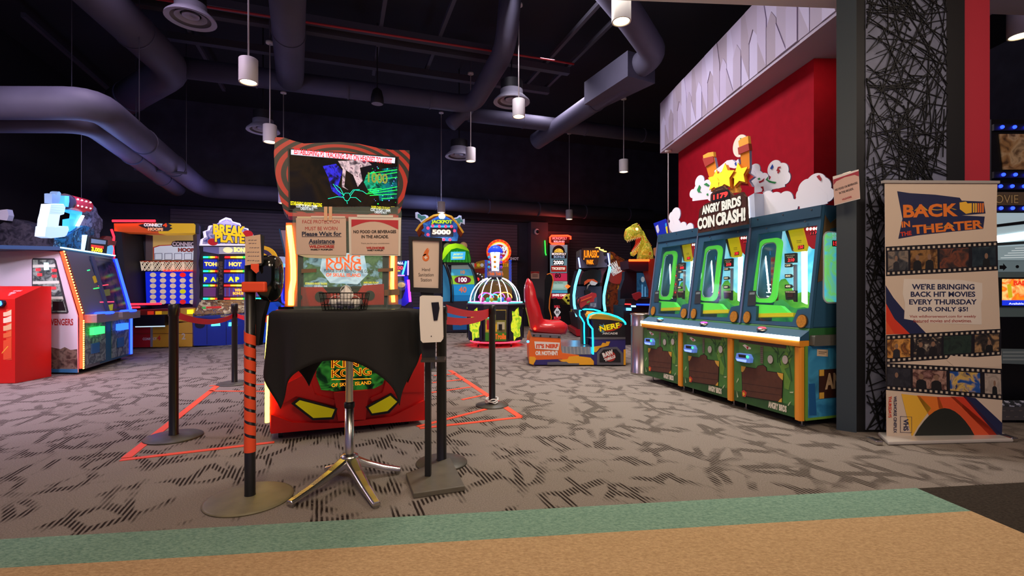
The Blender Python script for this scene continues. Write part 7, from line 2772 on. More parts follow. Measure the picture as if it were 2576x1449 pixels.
mb.build('round_sign', root, label='round red sign with white lettering')
# SHOT sign on the wall, teal-edged cabinet side below it
sw = WALL.shift(.20)
SHZ = sw.at(*cC(1062, 545))
mb = MB()
mb.ext(sw, rounded(*sw.uv(*cC(960, 568)), *sw.uv(*cC(1118, 524)), .06), -.12, 0, M('#2a2a34', .4))
mb.ptext(sw, 'SHOT', cC(1025, 558), cC(1104, 534), .004, M('#b8b4c0', .4, emit=.25), .04)
mb.pix(sw, cC.l((1030, 540), (1060, 540), (1060, 555), (1030, 555)), -.149, -.121, DARK)
mb.build('wall_sign', label='dark rounded wall sign reading SHOT behind the round red sign', category='sign', loc=tuple(SHZ))

# ------------------------------------------------------------------ candy-dome game with a domed top on a red-lit base
tcn = Vector(((1246 - CX) / F * 9.75, 9.75, 0))
root = thing('dome_game', 'domed prize game with bright white ribs, standing over a red floor glow', 'arcade game', tcn)
zb_, ztop_ = .12, EYE - (768 - HY) / F * 9.3
RO = .60
PURP = M('#3a3450', .4)


def octa(r, z, off=math.pi / 8 + .05):
    return [tcn + Vector((r * math.cos(off + k * math.pi / 4), r * math.sin(off + k * math.pi / 4), z)) for k in range(8)]


MB().loft([octa(RO * .96, zb_), octa(RO, ztop_ - .05), octa(RO, ztop_)], M('#2c2838', .4)).build('body', root)
MB().loft([octa(RO * 1.03, ztop_ + .001), octa(RO * 1.05, ztop_ + .02), octa(RO * 1.0, ztop_ + .04)], M('#4a4458', .35)).build('deck', root)
ob = octa(RO * .965, 0)
for k in range(8):
    a, b = ob[(k + 1) % 8], ob[k]
    mid_ = (a + b) / 2 - tcn
    if mid_.y > .1:
        continue
    # left to right as seen from outside
    pl = Plane(a, b - a)
    if pl.n.dot(mid_) < 0:
        pl = Plane(b, a - b)
    L_ = (b - a).length
    mb = MB()
    front_face = abs(pl.n.y + 1) < .25
    if front_face:
        mb.rect(pl, .02, zb_ + .02, L_ - .02, ztop_ - .08, .03, .04, art(['#6a5a3c', '#8a8a44', '#b89a48', '#5a8a40'], 3.5, .12, 51))
        mb.rect(pl, .02, zb_ + .02, L_ - .02, zb_ + .18, .04, .042, M('#4a8a30', .4, emit=.1))
        mb.rect(pl, .03, zb_ + .20, L_ * .55, zb_ + .34, .04, .044, M('#e0b030', .4, emit=.2))
        mb.text(pl, 'Trolls', L_ * .45, zb_ + .05, L_ * .95, zb_ + .16, .044, M('#f0702c', .4, emit=.3), .05)
        mb.rect(pl, L_ * .50, ztop_ - .28, L_ - .03, ztop_ - .10, .04, .05, BLACK)
        mb.rect(pl, .05, ztop_ - .46, L_ * .42, ztop_ - .28, .04, .05, M('#c02838', .4, emit=.2))
        mb.rect(pl, L_ * .56, zb_ + .24, L_ - .05, ztop_ - .32, .04, .046, M('#c8c098', .4, emit=.1))
        mb.rect(pl, L_ * .62, ztop_ - .48, L_ - .10, ztop_ - .36, .046, .05, BLACK)
        mb.build('front_panel', root, label='printed front panel with orange lettering')
        mb = MB()
        mb.rect(pl, .06, ztop_ - .24, L_ * .42, ztop_ - .15, .041, .07, E('#40e8f0', 2.5))
        mb.build('card_reader', root, label='glowing turquoise card reader')
    else:
        mb.rect(pl, .025, zb_ + .03, L_ - .025, ztop_ - .08, .03, .036, M('#2c2c3c', .4))
        spl = []
        for j in range(16):
            t = j / 16 * 2 * math.pi
            rr = 1 + .22 * math.sin(j * 2.4)
            spl.append((L_ / 2 + L_ * .33 * rr * math.cos(t), (zb_ + ztop_) / 2 - .02 + .30 * rr * math.sin(t)))
        mb.ext(pl, spl, .036, .039, art(['#c8e020', '#e8f040', '#78b828', '#d0d830'], 9, .6, 52 + k))
        mb.build('side_panel', root, label='dark side panel with a lime splash')
# dome: clear shell, white ribs
DR_ = .515
DZ = ztop_ + .04
dome_h = EYE + (732 - 697) / F * 9.75 - DZ
prof = [(DR_ * math.cos(t * math.pi / 2 / 8), dome_h * math.sin(t * math.pi / 2 / 8)) for t in range(8)]
MB().lathe((tcn.x, tcn.y, DZ), prof, glass('#5a6078', .10), 32).build('dome_glass', root, label='clear dome')
RIBW = E('#f4f0ff', 3)
for k in range(8):
    a = k * math.pi / 4 + .25
    pts = [Vector((tcn.x + (DR_ + .008) * math.cos(t * math.pi / 2 / 10) * math.cos(a), tcn.y + (DR_ + .008) * math.cos(t * math.pi / 2 / 10) * math.sin(a), DZ + dome_h * 1.01 * math.sin(t * math.pi / 2 / 10))) for t in range(9)]
    MB().tube(pts, .009, RIBW, 8).build('dome_rib', root, label='white light rib of the dome')
mb = MB()
for k in range(48):
    a0_, a1_ = 2 * math.pi * k / 48, 2 * math.pi * (k + 1) / 48
    q = [tcn + Vector((DR_ * 1.06 * math.cos(a), DR_ * 1.06 * math.sin(a), DZ + .012)) for a in (a0_, a1_)]
    mb.tube(q, .014, E(['#f060f0', '#ff80e0', '#40f0d0', '#60ffc0'][(k // 4) % 4], 2.5), 6)
mb.build('deck_light', root, label='pink and turquoise light line round the deck')
for k, (dx, dy, rr, col, tilt) in enumerate(((-.20, -.16, .13, '#ff40c0', .3), (-.02, -.12, .09, '#40f0e0', .1), (.20, -.18, .14, '#ff9040', -.2), (.05, .15, .14, '#a050ff', 0), (-.16, .18, .12, '#4080ff', 0))):
    pts = []
    for j in range(11):
        a = math.pi * j / 10
        pts.append(tcn + Vector((dx + rr * math.cos(a), dy + .05 * math.sin(tilt * j), DZ - tcn.z + .10 + rr * .8 * math.sin(a))))
    MB().tube(pts, .010, E(col, 3.5), 6).build('neon_arch', root, label='coloured neon arch under the dome')
random.seed(8)
for k in range(8):
    a = 2 * math.pi * k / 8 + .3
    c_ = tcn + Vector((.30 * math.cos(a), .30 * math.sin(a), DZ - tcn.z + .06))
    MB().ball(c_, .04, M(random.choice(['#38d0a0', '#e050a0', '#5080f0', '#d0d040']), .4, emit=.3), 10, 8, scale=(1, 1, 1.3)).build('prize_capsule', root, label='small coloured prize under the dome')
# neck and light tube on top
nz = DZ + dome_h - .02
s_ = 9.75 / F
band0, band1 = EYE + (732 - 697) * s_, EYE + (732 - 682) * s_
MB().lathe((tcn.x, tcn.y, 0), [(.12, nz - .03), (.155, nz), (.155, band0), (.12, band0)], DARK, 24).build('neck', root)
mb = MB()
mb.lathe((tcn.x, tcn.y, 0), [(.14, band0), (.148, band0 + .004), (.148, band1 - .004), (.14, band1)], M('#8a8694', .4, emit=.12), 32)
for j in range(6):
    a = -math.pi / 2 + (j - 2.5) * .92
    e = Vector((math.cos(a), math.sin(a), 0))
    tg = Vector((-e.y, e.x, 0))
    pl = Plane(tcn + e * .150 + Vector((0, 0, band0)), tg)
    mb.text(pl, 'Trolls', -.06, .03, .06, .10, .001, M('#f07838', .4, emit=.4), .05)
mb.build('name_band', root, label='silver band with orange lettering')
tz0, tz1 = band1, EYE + (732 - 635) * s_
mb = MB()
mb.lathe((tcn.x, tcn.y, 0), [(.075, tz0), (.078, tz0 + .1), (.085, tz1 - .12), (.10, tz1)], art(['#8098f0', '#e0e8ff', '#ffffff', '#b0c0ff'], 14, 2.2, 57), 20)
mb.build('light_fall', root, label='glowing white light column')
mb = MB()
mb.lathe((tcn.x, tcn.y, 0), [(.135, tz0 + .001), (.142, tz0 + .02), (.142, tz1 - .01), (.135, tz1)], glass('#4050c0', .22), 28)
mb.build('tube', root, label='clear tube')
mb = MB()
for j, col in enumerate(('#f07030', '#3060f0', '#e04080', '#40c0f0', '#f0a030', '#8050e0')):
    a = j * math.pi / 3 + .5
    for d in range(3):
        c_ = tcn + Vector((.143 * math.cos(a), .143 * math.sin(a), tz0 + .08 + .10 * d))
        mb.ball(c_, .028, M(col, .4, emit=.3), 8, 6)
mb.build('sticker_decoration', root, kind='stuff')
MB().lathe((tcn.x, tcn.y, 0), [(.15, tz1), (.155, tz1 + .02), (.13, tz1 + .08), (.08, tz1 + .13), (.005, tz1 + .15)], M('#2848e0', .3, emit=.6), 28).build('cap', root, label='blue dome cap')
MB().tube([tcn + Vector((.50 * math.cos(a * math.pi / 16), .50 * math.sin(a * math.pi / 16), .09)) for a in range(32)], .012, E('#ff1420', 16), 8, closed=True).build('under_light', root, label='red light ring under the body')
for k in range(4):
    a = math.pi / 4 + k * math.pi / 2
    q = tcn + Vector((.46 * math.cos(a), .46 * math.sin(a), 0))
    MB().cyl(q + Vector((-.014, 0, .032)), q + Vector((.014, 0, .032)), .031, BLACK, 14).box(q + Vector((0, 0, .09)), (.04, .04, .058), STEEL).build('caster', root)

# ------------------------------------------------------------------ things on and beside the square column
cD = Crop(1300, 520, 3.45)
cw = Plane(WALL.p(0, 0, .34), WALL.u)
q = cw.at(*cD(168, 220))
root = thing('security_camera', 'white dome camera on the square column', 'camera', q)
MB().ell(cw, *cw.uv(*cD(170, 218)), .075, .09, .002, .06, M('#d8d4d8', .4), 20).build('housing', root, bevel=.01)
MB().ball(cw.at(*cD(175, 220), .07), .055, M('#1c1a20', .1), 14, 10).build('lens_dome', root, label='dark dome lens')
mb = MB()
mb.pix(cw, cD.l((120, 562), (194, 562), (194, 625), (122, 625)), .002, .008, M('#d8c0ac', .6))
mb.pix(cw, cD.l((121, 563), (193, 563), (193, 580), (160, 574), (122, 580)), .008, .010, M('#b83a3c', .6))
for k in range(3):
    mb.pix(cw, cD.l((135, 588 + 9 * k), (182, 588 + 9 * k), (182, 592 + 9 * k), (135, 592 + 9 * k)), .008, .010, M('#6a5048', .6))
mb.build('wall_notice', label='small beige notice with a red top on the square column', category='notice', loc=tuple(cw.at(*cD(158, 595))))

# ------------------------------------------------------------------ money wheel machine
MP = Plane(at(1382, 822, F * EYE / (822 - HY)) * 1.0, (1, .15, 0))
MP.o.z = 0
root = thing('money_wheel_game', 'tall narrow machine with red neon sign and 2000 tickets screen', 'arcade game', MP.at(1410, 820))
root.location.z = 0
mb = MB()
mb.pix(MP, cD.l((285, 325), (456, 325), (456, 830), (440, 1040), (290, 1040)), -.5, -.01, M('#2c1c28', .4))
mb.build('cabinet', root)
mb = MB()
mb.pix(MP, cD.l((288, 330), (438, 332), (434, 575), (290, 575)), 0, .02, M('#78a8b8', .4, emit=.35))
u, v = MP.uv(*cD(362, 390))
rr = 55 / 3.45 / F * MP.z(1400, 640)
mb.ell(MP, u, v, rr, rr, .02, .03, BLACK, 24)
mb.ell(MP, u, v - rr * .1, rr * .75, rr * .6, .03, .035, art(['#c8a828', '#e8d858', '#8a6a20'], 20, .6, 61), 14)
mb.pix(MP, cD.l((298, 398), (430, 398), (430, 450), (298, 450)), .036, .042, M('#2c2430', .4))
mb.ptext(MP, 'MONOPOLY', cD(302, 420), cD(426, 402), .044, M('#f0ece8', .4, emit=.8), .05)
mb.ptext(MP, 'BONUS', cD(318, 446), cD(412, 425), .044, M('#98b8d8', .4, emit=.5), .05)
mb.pix(MP, cD.l((312, 462), (406, 462), (406, 508), (312, 508)), .036, .042, BLACK)
mb.ptext(MP, '2000', cD(316, 503), cD(402, 468), .044, M('#f4f0f0', .4, emit=1.0), .04)
mb.pix(MP, cD.l((296, 512), (430, 512), (430, 565), (296, 565)), .02, .03, M('#b82c24', .4, emit=.3))
mb.ptext(MP, 'TICKETS?', cD(302, 548), cD(418, 526), .032, M('#f0e8d8', .4, emit=.6), .06)
mb.build('upper_screen', root, label='lit screen reading 2000 TICKETS')
mb = MB()
mb.pix(MP, cD.l((290, 578), (436, 578), (436, 645), (290, 645)), 0, .02, M('#c83058', .4, emit=.45))
mb.ptext(MP, '80', cD(330, 618), cD(382, 580), .022, M('#3a1420', .4), .03)
mb.pix(MP, cD.l((290, 648), (438, 648), (438, 722), (290, 722)), 0, .02, M('#98c8c0', .4, emit=.4))
mb.ptext(MP, 'Free Parking', cD(318, 668), cD(400, 654), .022, M('#28503c', .4), .02)
mb.pix(MP, cD.l((318, 676), (405, 676), (405, 706), (318, 706)), .02, .023, M('#b0d8d4', .4, emit=.4))
mb.pix(MP, cD.l((290, 725), (438, 725), (438, 750), (290, 750)), 0, .02, M('#48a8d0', .4, emit=.4))
mb.pix(MP, cD.l((300, 753), (438, 753), (438, 800), (300, 800)), 0, .02, M('#b82840', .4, emit=.4))
mb.ptext(MP, 'SWIPE CARD', cD(308, 778), cD(430, 758), .022, M('#f4e8e8', .4, emit=.8), .05)
mb.build('lower_screen', root, label='striped lit screen reading 80')
mb = MB()
mb.pix(MP, cD.l((415, 690), (438, 675), (462, 690), (440, 710)), .02, .06, E('#ff6a28', 1.4))
mb.build('pointer', root, label='orange pointer')
mb = MB()
mb.pix(MP, cD.l((292, 258), (455, 258), (455, 318), (292, 318)), -.3, .01, M('#3a0c14', .4))
mb.ptext(MP, 'MONOPOLY', cD(308, 286), cD(436, 264), .014, M('#e0a8b0', .4, emit=.4), .03)
mb.ptext(MP, 'ROLL-N-GO', cD(320, 310), cD(414, 294), .014, M('#c8d8e8', .4, emit=.5), .05)
sgb = mb.build('sign', root)
mb = MB()
mb.tube([MP.at(*cD(*q), .05) for q in ((408, 324), (300, 322), (285, 310), (285, 268), (298, 254), (440, 253), (463, 262), (463, 285))], .028, E('#ff2a14', 7), 8)
mb.build('neon_outline', sgb, label='red neon arrow round the sign')
mb = MB()
fp_ = MP.shift(.35)
mb.pix(fp_, cD.l((318, 800), (345, 790), (400, 850), (470, 850), (468, 1040), (310, 1040)), -.5, 0, M('#1a161c', .4))
mb.ptext(fp_, 'ROLL', cD(326, 878), cD(376, 855), .002, M('#e03a48', .4, emit=.5), .05)
mb.pix(fp_, cD.l((350, 870), (382, 915), (350, 962), (322, 915)), .001, .01, M('#e0dce0', .4, emit=.4))
mb.ptext(fp_, '80', cD(338, 928), cD(366, 902), .012, BLACK, .03)
mb.ptext(fp_, 'BONUS', cD(322, 975), cD(382, 952), .002, M('#e03a48', .4, emit=.6), .05)
mb.build('control_box', root, label='black control box with a white diamond')
mb = MB()
mb.pix(fp_, cD.l((245, 640), (262, 590), (290, 580), (308, 600), (315, 640), (300, 720), (285, 800), (280, 880), (300, 960), (290, 1000), (250, 1000), (240, 900), (246, 760)), -.06, -.02, M('#100e14', .4))
mb.stroke(fp_, [fp_.uv(*cD(*q)) for q in ((262, 588), (290, 578), (310, 600), (317, 640), (302, 720), (287, 800), (282, 880), (302, 960), (292, 1002))], .03, -.02, -.01, M('#d8742c', .4, emit=.3))
mb.build('side_cutout', root, label='black side cutout with an orange edge')
mb = MB()
mb.pix(fp_, cD.l((412, 800), (440, 765), (490, 752), (500, 800), (500, 910), (470, 925), (462, 850)), -.25, -.05, M('#d8cc48', .4, emit=.25))
for x, y in ((435, 790), (470, 780), (450, 815)):
    u, v = fp_.uv(*cD(x, y))
    mb.ell(fp_, u, v, .04, .04, -.049, -.04, BLACK, 12)
mb.build('dice', root, label='big yellow dice shape', bevel=.03)
mb = MB()
mb.tube([MP.at(*cD(*q), -.1) for q in ((250, 290), (255, 400), (262, 420))], .02, E('#30d040', 2), 6)
mb.build('side_light', root, label='green light on the left side')

sign_glow(root, MP.at(*cD(370, 220), .4), 12, '#ff6050')
# ------------------------------------------------------------------ hooded shooter cabinet
JP = plane_ground((1445, 848), (1535, 848))
root = thing('hooded_shooter_game', 'hooded shooter cabinet outlined in pale blue neon behind the red seat ride', 'arcade game', JP.at(1490, 848))
root.location.z = 0
mb = MB()
mb.pix(JP, cD.l((505, 1070), (560, 1062), (620, 1070), (790, 1075), (790, 1128), (520, 1122)), -1.6, -.002, M('#a02028', .4, emit=.08))
mb.pix(JP, cD.l((565, 1098), (610, 1100), (610, 1112), (566, 1108)), .0, .01, E('#f0f0ff', 2.5))
mb.build('base', root)
mb = MB()
mb.pix(JP, cD.l((545, 545), (800, 525), (770, 700), (752, 800), (768, 930), (530, 960), (496, 850), (505, 690)), -.9, -.8, M('#22202c', .5))
mb.pix(JP, cD.l((520, 930), (770, 920), (780, 1075), (540, 1075)), -1.5, -.02, M('#2c2834', .5))
mb.pix(JP, cD.l((530, 690), (760, 690), (755, 890), (525, 900)), -.8, -.30, M('#3a3646', .5))
mb.build('interior', root)
mb = MB()
mb.pix(JP, cD.l((578, 540), (600, 560), (640, 548), (690, 560), (730, 540), (790, 520), (810, 525), (770, 590), (755, 660), (700, 640), (640, 660), (560, 672), (558, 620)), -.78, -.3, M('#6a2c34', .5))
mb.pix(JP, cD.l((570, 620), (590, 570), (640, 545), (700, 540), (750, 548), (755, 600), (740, 660), (566, 672)), -.299, -.28, M('#07070a', .4))
mb.build('hood', root)
mb = MB()
mb.pix(JP, cD.l((598, 680), (600, 650), (630, 628), (680, 626), (715, 650), (712, 668), (680, 650), (640, 650)), -.27, -.20, M('#c8502c', .4, emit=.2))
mb.build('orange_arch', root)
mb = MB()
mb.pix(JP, cD.l((640, 655), (660, 640), (712, 660), (690, 682), (655, 680)), -.16, -.15, M('#d8d0c8', .6, emit=.05))
mb.tube([JP.at(*cD(*q), -.17) for q in ((650, 668), (628, 685), (620, 720))], .02, M('#a89888', .4, .5), 8)
mb.pix(JP, cD.l((600, 725), (648, 725), (648, 760), (600, 760)), -.3, -.12, BLACK)
mb.build('card_arm', root, label='bent arm holding a white card')
mb = MB()
mb.pix(JP, cD.l((640, 790), (716, 786), (716, 880), (640, 888)), -.299, -.28, M('#5a5466', .5))
mb.text(JP.shift(-.28), 'EJ', *JP.uv(*cD(655, 876)), *JP.uv(*cD(705, 840)), .002, M('#b8b0b8', .5), .04)
mb.build('panel_plate', root)
mb = MB()
mb.pix(JP, cD.l((560, 365), (720, 360), (800, 395), (805, 520), (560, 530)), -.9, -.25, M('#6a6470', .4, .3))
for x, y in ((770, 410), (778, 470)):
    u, v = JP.shift(-.25).uv(*cD(x, y))
    mb.ell(JP.shift(-.25), u, v, .05, .05, .001, .01, BLACK, 12)
mb.build('top_box', root, label='grey top box')
for x in (728, 760, 785):
    y = 347 + (x - 728) * .55
    mb = MB()
    mb.pix(JP, cD.l((x - 16, y - 6), (x + 16, y - 4), (x + 16, y + 8), (x - 16, y + 6)), -.7, -.3, E('#ffc860', 2.5))
    mb.build('top_light', root, label='small warm light on the top')
mb = MB()
jp2 = JP.shift(-.1)
mb.pix(jp2, cD.l((570, 362), (712, 358), (722, 400), (712, 445), (700, 505), (625, 512), (590, 470), (568, 440)), -.14, 0, M('#3a1c14', .5))
OJ = E('#f08018', 1.2)
mb.ptext(jp2, 'JURASSIC', cD(578, 462), cD(712, 378), .004, OJ, .03)
mb.ptext(jp2, 'PARK', cD(606, 500), cD(668, 460), .004, OJ, .05)
mb.build('title_sign', root, label='jagged orange title sign')
for pts in (((548, 545), (525, 610), (505, 690), (494, 770), (497, 850), (508, 900), (522, 952)), ((806, 522), (790, 600), (768, 690), (754, 770), (754, 840), (764, 908))):
    MB().tube([JP.at(*cD(*q), .04) for q in pts], .032, E('#58c8f8', 2.8), 8).build('neon_edge', root, label='pale blue neon edge of the opening')
mb = MB()
for x0, y0, x1, y1 in ((547, 440, 552, 525), (806, 400, 810, 505)):
    mb = MB()
    mb.tube([JP.at(*cD(x0, y0), -.2), JP.at(*cD(x1, y1), -.05)], .018, E('#90a0ff', 2.5), 6)
    mb.build('side_tube', root, label='thin violet tube beside the title')
mb = MB()
jsd = JP.shift(-.05)
SB = art(['#1c1012', '#4a2018', '#7a3418', '#2a1614', '#b87820'], 4, .05, 71)
mb.pix(jsd, cD.l((812, 390), (840, 395), (880, 430), (930, 455), (968, 520), (975, 570), (960, 650), (930, 760), (928, 850), (940, 900), (935, 938), (800, 935), (775, 880), (765, 780), (790, 680), (812, 560)), -1.4, 0, SB, side=M('#1a1214', .5))
for t, bl, br, h, col in (('RAW', (822, 575), (898, 535), .21, '#e8e0dc'), ('THRILLS', (832, 606), (915, 560), .13, '#e8e0dc')):
    skew_text(mb, jsd, t, cD(*bl), cD(*br), h, .012, M(col, .5, emit=.15), .06)
u, v = jsd.uv(*cD(872, 570))
mb.ell(jsd, u, v - .08, .26, .20, .001, .006, M('#a82c24', .5), 20)
mb.build('side_panel', root, label='dark brown side panel with white lettering')

# ------------------------------------------------------------------ seat ride with the orange base
NP = plane_ground((1335, 921), (1575, 921))
ND = -NP.n
root = thing('seat_ride_game', 'orange and purple ride game with a red moulded seat and blue neon front', 'arcade game', NP.at(1455, 921) + ND * .5)
root.location.z = 0
DP_ = -1.0
NOR, NPU, NYE, NGR = M('#e0641c', .45), M('#2c2468', .45), M('#e8a420', .45), M('#6a6870', .4, .4)
mb = MB()
mb.pix(NP, cD.l((128, 1112), (380, 1118), (384, 1235), (395, 1270), (540, 1290), (540, 1372), (140, 1372), (108, 1360), (106, 1180)), DP_, -.001, NOR)
mb.pix(NP, cD.l((125, 1100), (384, 1115), (382, 1142), (130, 1128)), DP_, .004, NGR)
for x in (148, 205, 290, 365):
    u, v = NP.uv(*cD(x, 1117 + (x - 148) * .07))
    mb.ell(NP, u, v, .014, .014, .004, .010, BLACK, 8)
mb.pix(NP, cD.l((150, 1330), (395, 1322), (370, 1350), (395, 1372), (150, 1372)), 0, .004, NPU)
mb.pix(NP, cD.l((108, 1300), (155, 1302), (168, 1318), (158, 1345), (140, 1372), (110, 1360)), 0, .006, NYE)
mb.pix(NP, cD.l((360, 1328), (440, 1322), (452, 1300), (540, 1292), (540, 1372), (390, 1372), (400, 1345)), .004, .009, NYE)
mb.pix(NP, cD.l((265, 1348), (430, 1344), (450, 1358), (540, 1358), (540, 1372), (265, 1372)), .009, .014, NGR)
mb.pix(NP, cD.l((152, 1168), (374, 1180), (362, 1246), (160, 1232)), .002, .005, M('#e0d8d0', .5))
mb.ptext(NP, "IT'S NERF", cD(168, 1228), cD(360, 1190), .006, M('#d84a1c', .5), .06)
mb.ptext(NP, "OR NOTHIN'!", cD(162, 1290), cD(355, 1250), .002, M('#e8e0d8', .5), .06)
mb.build('seat_base', root, label='orange seat base with white lettering')
mb = MB()
mb.pix(NP, cD.l((385, 1215), (655, 1220), (655, 1286), (400, 1284), (388, 1262)), DP_ + .04, -.03, M('#a8b4c4', .25, .9))
for k in range(8):
    x = 395 + 32 * k
    mb.pix(NP, cD.l((x, 1216), (x + 12, 1216), (x + 18, 1282), (x + 6, 1282)), -.03, -.022, M('#d0d8e0', .2, 1.0))
mb.build('foot_plate', root, label='ribbed metal foot plate')
mb = MB()
mb.pix(NP, cD.l((540, 1290), (660, 1290), (678, 1150), (682, 1000), (690, 985), (942, 1020), (944, 1372), (540, 1372)), DP_, -.001, NPU)
mb.pix(NP, cD.l((655, 945), (690, 930), (760, 935), (850, 955), (912, 985), (938, 1010), (800, 985), (640, 975)), DP_, .002, NYE)
mb.pix(NP, cD.l((640, 972), (810, 982), (920, 1000), (940, 1025), (942, 1130), (665, 1132), (660, 1000)), 0, .008, M('#17161c', .4))
mb.pix(NP, cD.l((600, 1132), (942, 1130), (942, 1150), (660, 1152)), 0, .006, NGR)
mb.pix(NP, cD.l((668, 1215), (730, 1205), (745, 1180), (775, 1185), (775, 1170), (810, 1170), (795, 1205), (720, 1225), (690, 1262), (664, 1262)), 0, .006, NYE)
mb.pix(NP, cD.l((540, 1298), (640, 1310), (668, 1340), (668, 1372), (540, 1372)), 0, .006, NYE)
mb.pix(NP, cD.l((695, 1372), (695, 1270), (740, 1222), (870, 1216), (920, 1270), (925, 1372)), .006, .012, NGR)
mb.pix(NP, cD.l((716, 1350), (716, 1280), (750, 1240), (862, 1234), (898, 1275), (900, 1350)), .012, .016, M('#141318', .4))
mb.pix(NP, cD.l((926, 1240), (944, 1236), (944, 1372), (926, 1372)), .006, .012, NYE)
u, v = NP.uv(*cD(806, 1298))
mb.ell(NP, u, v, .085, .075, .016, .018, M('#b02c24', .5), 24)
skew_text(mb, NP, 'RAW', cD(752, 1312), cD(842, 1278), .075, .020, M('#e8e4e0', .5), .07)
skew_text(mb, NP, 'THRILLS', cD(764, 1344), cD(856, 1308), .045, .020, M('#e8e4e0', .5), .07)
u, v = NP.uv(*cD(830, 1045))
ov = []
for k in range(24):
    a = 2 * math.pi * k / 24
    ov.append((u + .135 * math.cos(a) + .035 * math.sin(a), v + .06 * math.sin(a) + .02 * math.cos(a)))
mb.ext(NP, ov, .008, .010, M('#d83c1c', .45))
mb.pix(NP, cD.l((705, 1060), (725, 1040), (715, 1020), (745, 1030), (750, 1012), (765, 1035), (770, 1075), (745, 1095), (720, 1085)), .0082, .0095, M('#5a98a8', .45))
skew_text(mb, NP, 'NERF', cD(720, 1086), cD(898, 1052), .085, .013, M('#1a2430', .4), .10)
skew_text(mb, NP, 'NERF', cD(722, 1083), cD(896, 1050), .08, .015, M('#e8d020', .4, emit=.3), .04)
mb.ptext(NP, 'ARCADE', cD(742, 1108), cD(874, 1090), .011, M('#d0ccc8', .4), .05)
mb.build('front_pedestal', root, label='black and purple pedestal with yellow lettering')
mb = MB()
mb.pix(NP, cD.l((510, 900), (610, 905), (640, 975), (660, 1000), (660, 1290), (605, 1290), (600, 1010), (560, 950)), -.6, -.4, M('#1a1826', .4))
mb.build('inner_pedestal', root)
for pts, w, lab in ((((660, 1280), (658, 1160), (655, 1060), (620, 1015), (612, 975), (625, 940), (665, 922), (730, 918), (800, 932), (870, 955), (915, 980), (938, 1005), (942, 1022)), .02, 'near'), (((615, 1212), (612, 1100), (612, 1020), (590, 980), (572, 955), (570, 910), (620, 896), (700, 900), (760, 915)), -.30, 'far')):
    MB().tube([NP.at(*cD(*q), w) for q in pts], .013 if w > 0 else .011, E('#18b4e8', 3.2), 8).build('neon_tube', root, label='bright blue neon tube on the ' + lab + ' side')
SEATR = M('#c81c24', .3, coat=.4)
prof_s = [(98, 616), (135, 650), (150, 690), (165, 770), (195, 850), (215, 930), (235, 990), (262, 1005), (330, 1015), (420, 1008), (448, 1030), (452, 1070), (430, 1110), (360, 1118), (240, 1105), (150, 1095), (118, 1060), (105, 980), (85, 900), (70, 800), (68, 720), (80, 660)]
mb = MB()
sp2 = NP.shift(-.15)
base_uv = [sp2.uv(*cD(*q)) for q in prof_s]
cu, cv = sum(p[0] for p in base_uv) / len(base_uv), sum(p[1] for p in base_uv) / len(base_uv)
rings = []
for w, s in ((0, .88), (-.03, .97), (-.08, 1.0), (-.30, .93), (-.52, 1.0), (-.57, .97), (-.60, .88)):
    rings.append([sp2.p(cu + (u - cu) * s, cv + (v - cv) * s, w) for u, v in base_uv][::-1])
mb.loft(rings, SEATR, True)
mb.build('seat', root, label='red moulded bucket seat')
mb = MB()
mb.pix(sp2, cD.l((150, 1090), (360, 1110), (360, 1125), (140, 1118)), -.5, -.05, DARK)
mb.build('seat_mount', root)
for (x, y), col, lab in (((160, 1065), '#ff3a20', 'red'), ((97, 1170), '#4080ff', 'blue')):
    u, v = sp2.uv(*cD(x, y))
    MB().ball(NP.at(*cD(x, y), .01 if col != '#ff3a20' else -.12), .02, E(col, 4), 10, 8).build('marker_light', root, label='small ' + lab + ' light')
# toy blaster on its holder, with cable
gp_ = NP.shift(-.30)
mb = MB()
mb.pix(gp_, cD.l((530, 818), (545, 795), (640, 755), (655, 745), (690, 752), (694, 780), (670, 800), (672, 825), (640, 830), (625, 850), (600, 850), (560, 880), (545, 880), (540, 850)), -.06, .0, M('#a82830', .35))
mb.pix(gp_, cD.l((555, 815), (650, 778), (650, 786), (556, 824)), .0, .012, M('#d8602c', .4))
mb.pix(gp_, cD.l((605, 828), (632, 812), (634, 826), (608, 840)), .0, .012, M('#6a8a3c', .4))
mb.build('blaster', root, label='red toy blaster', bevel=.006)
mb = MB()
mb.tube([gp_.at(*cD(*q), .03) for q in ((540, 870), (520, 845), (512, 810), (525, 785), (545, 800), (535, 850), (550, 890), (585, 905))], .010, BLACK, 6)
mb.build('cable', root, label='coiled black cable')
mb = MB()
mb.pix(gp_, cD.l((575, 845), (605, 840), (612, 900), (600, 930), (580, 930)), -.05, -.02, DARK)
mb.build('blaster_holder', root)
for x in (175, 415, 655, 880):
    q = NP.at(*cD(x, 1375), -.06)
    MB().cyl((q.x, q.y, .001), (q.x, q.y, .022), .02, BLACK, 10).build('foot', root)

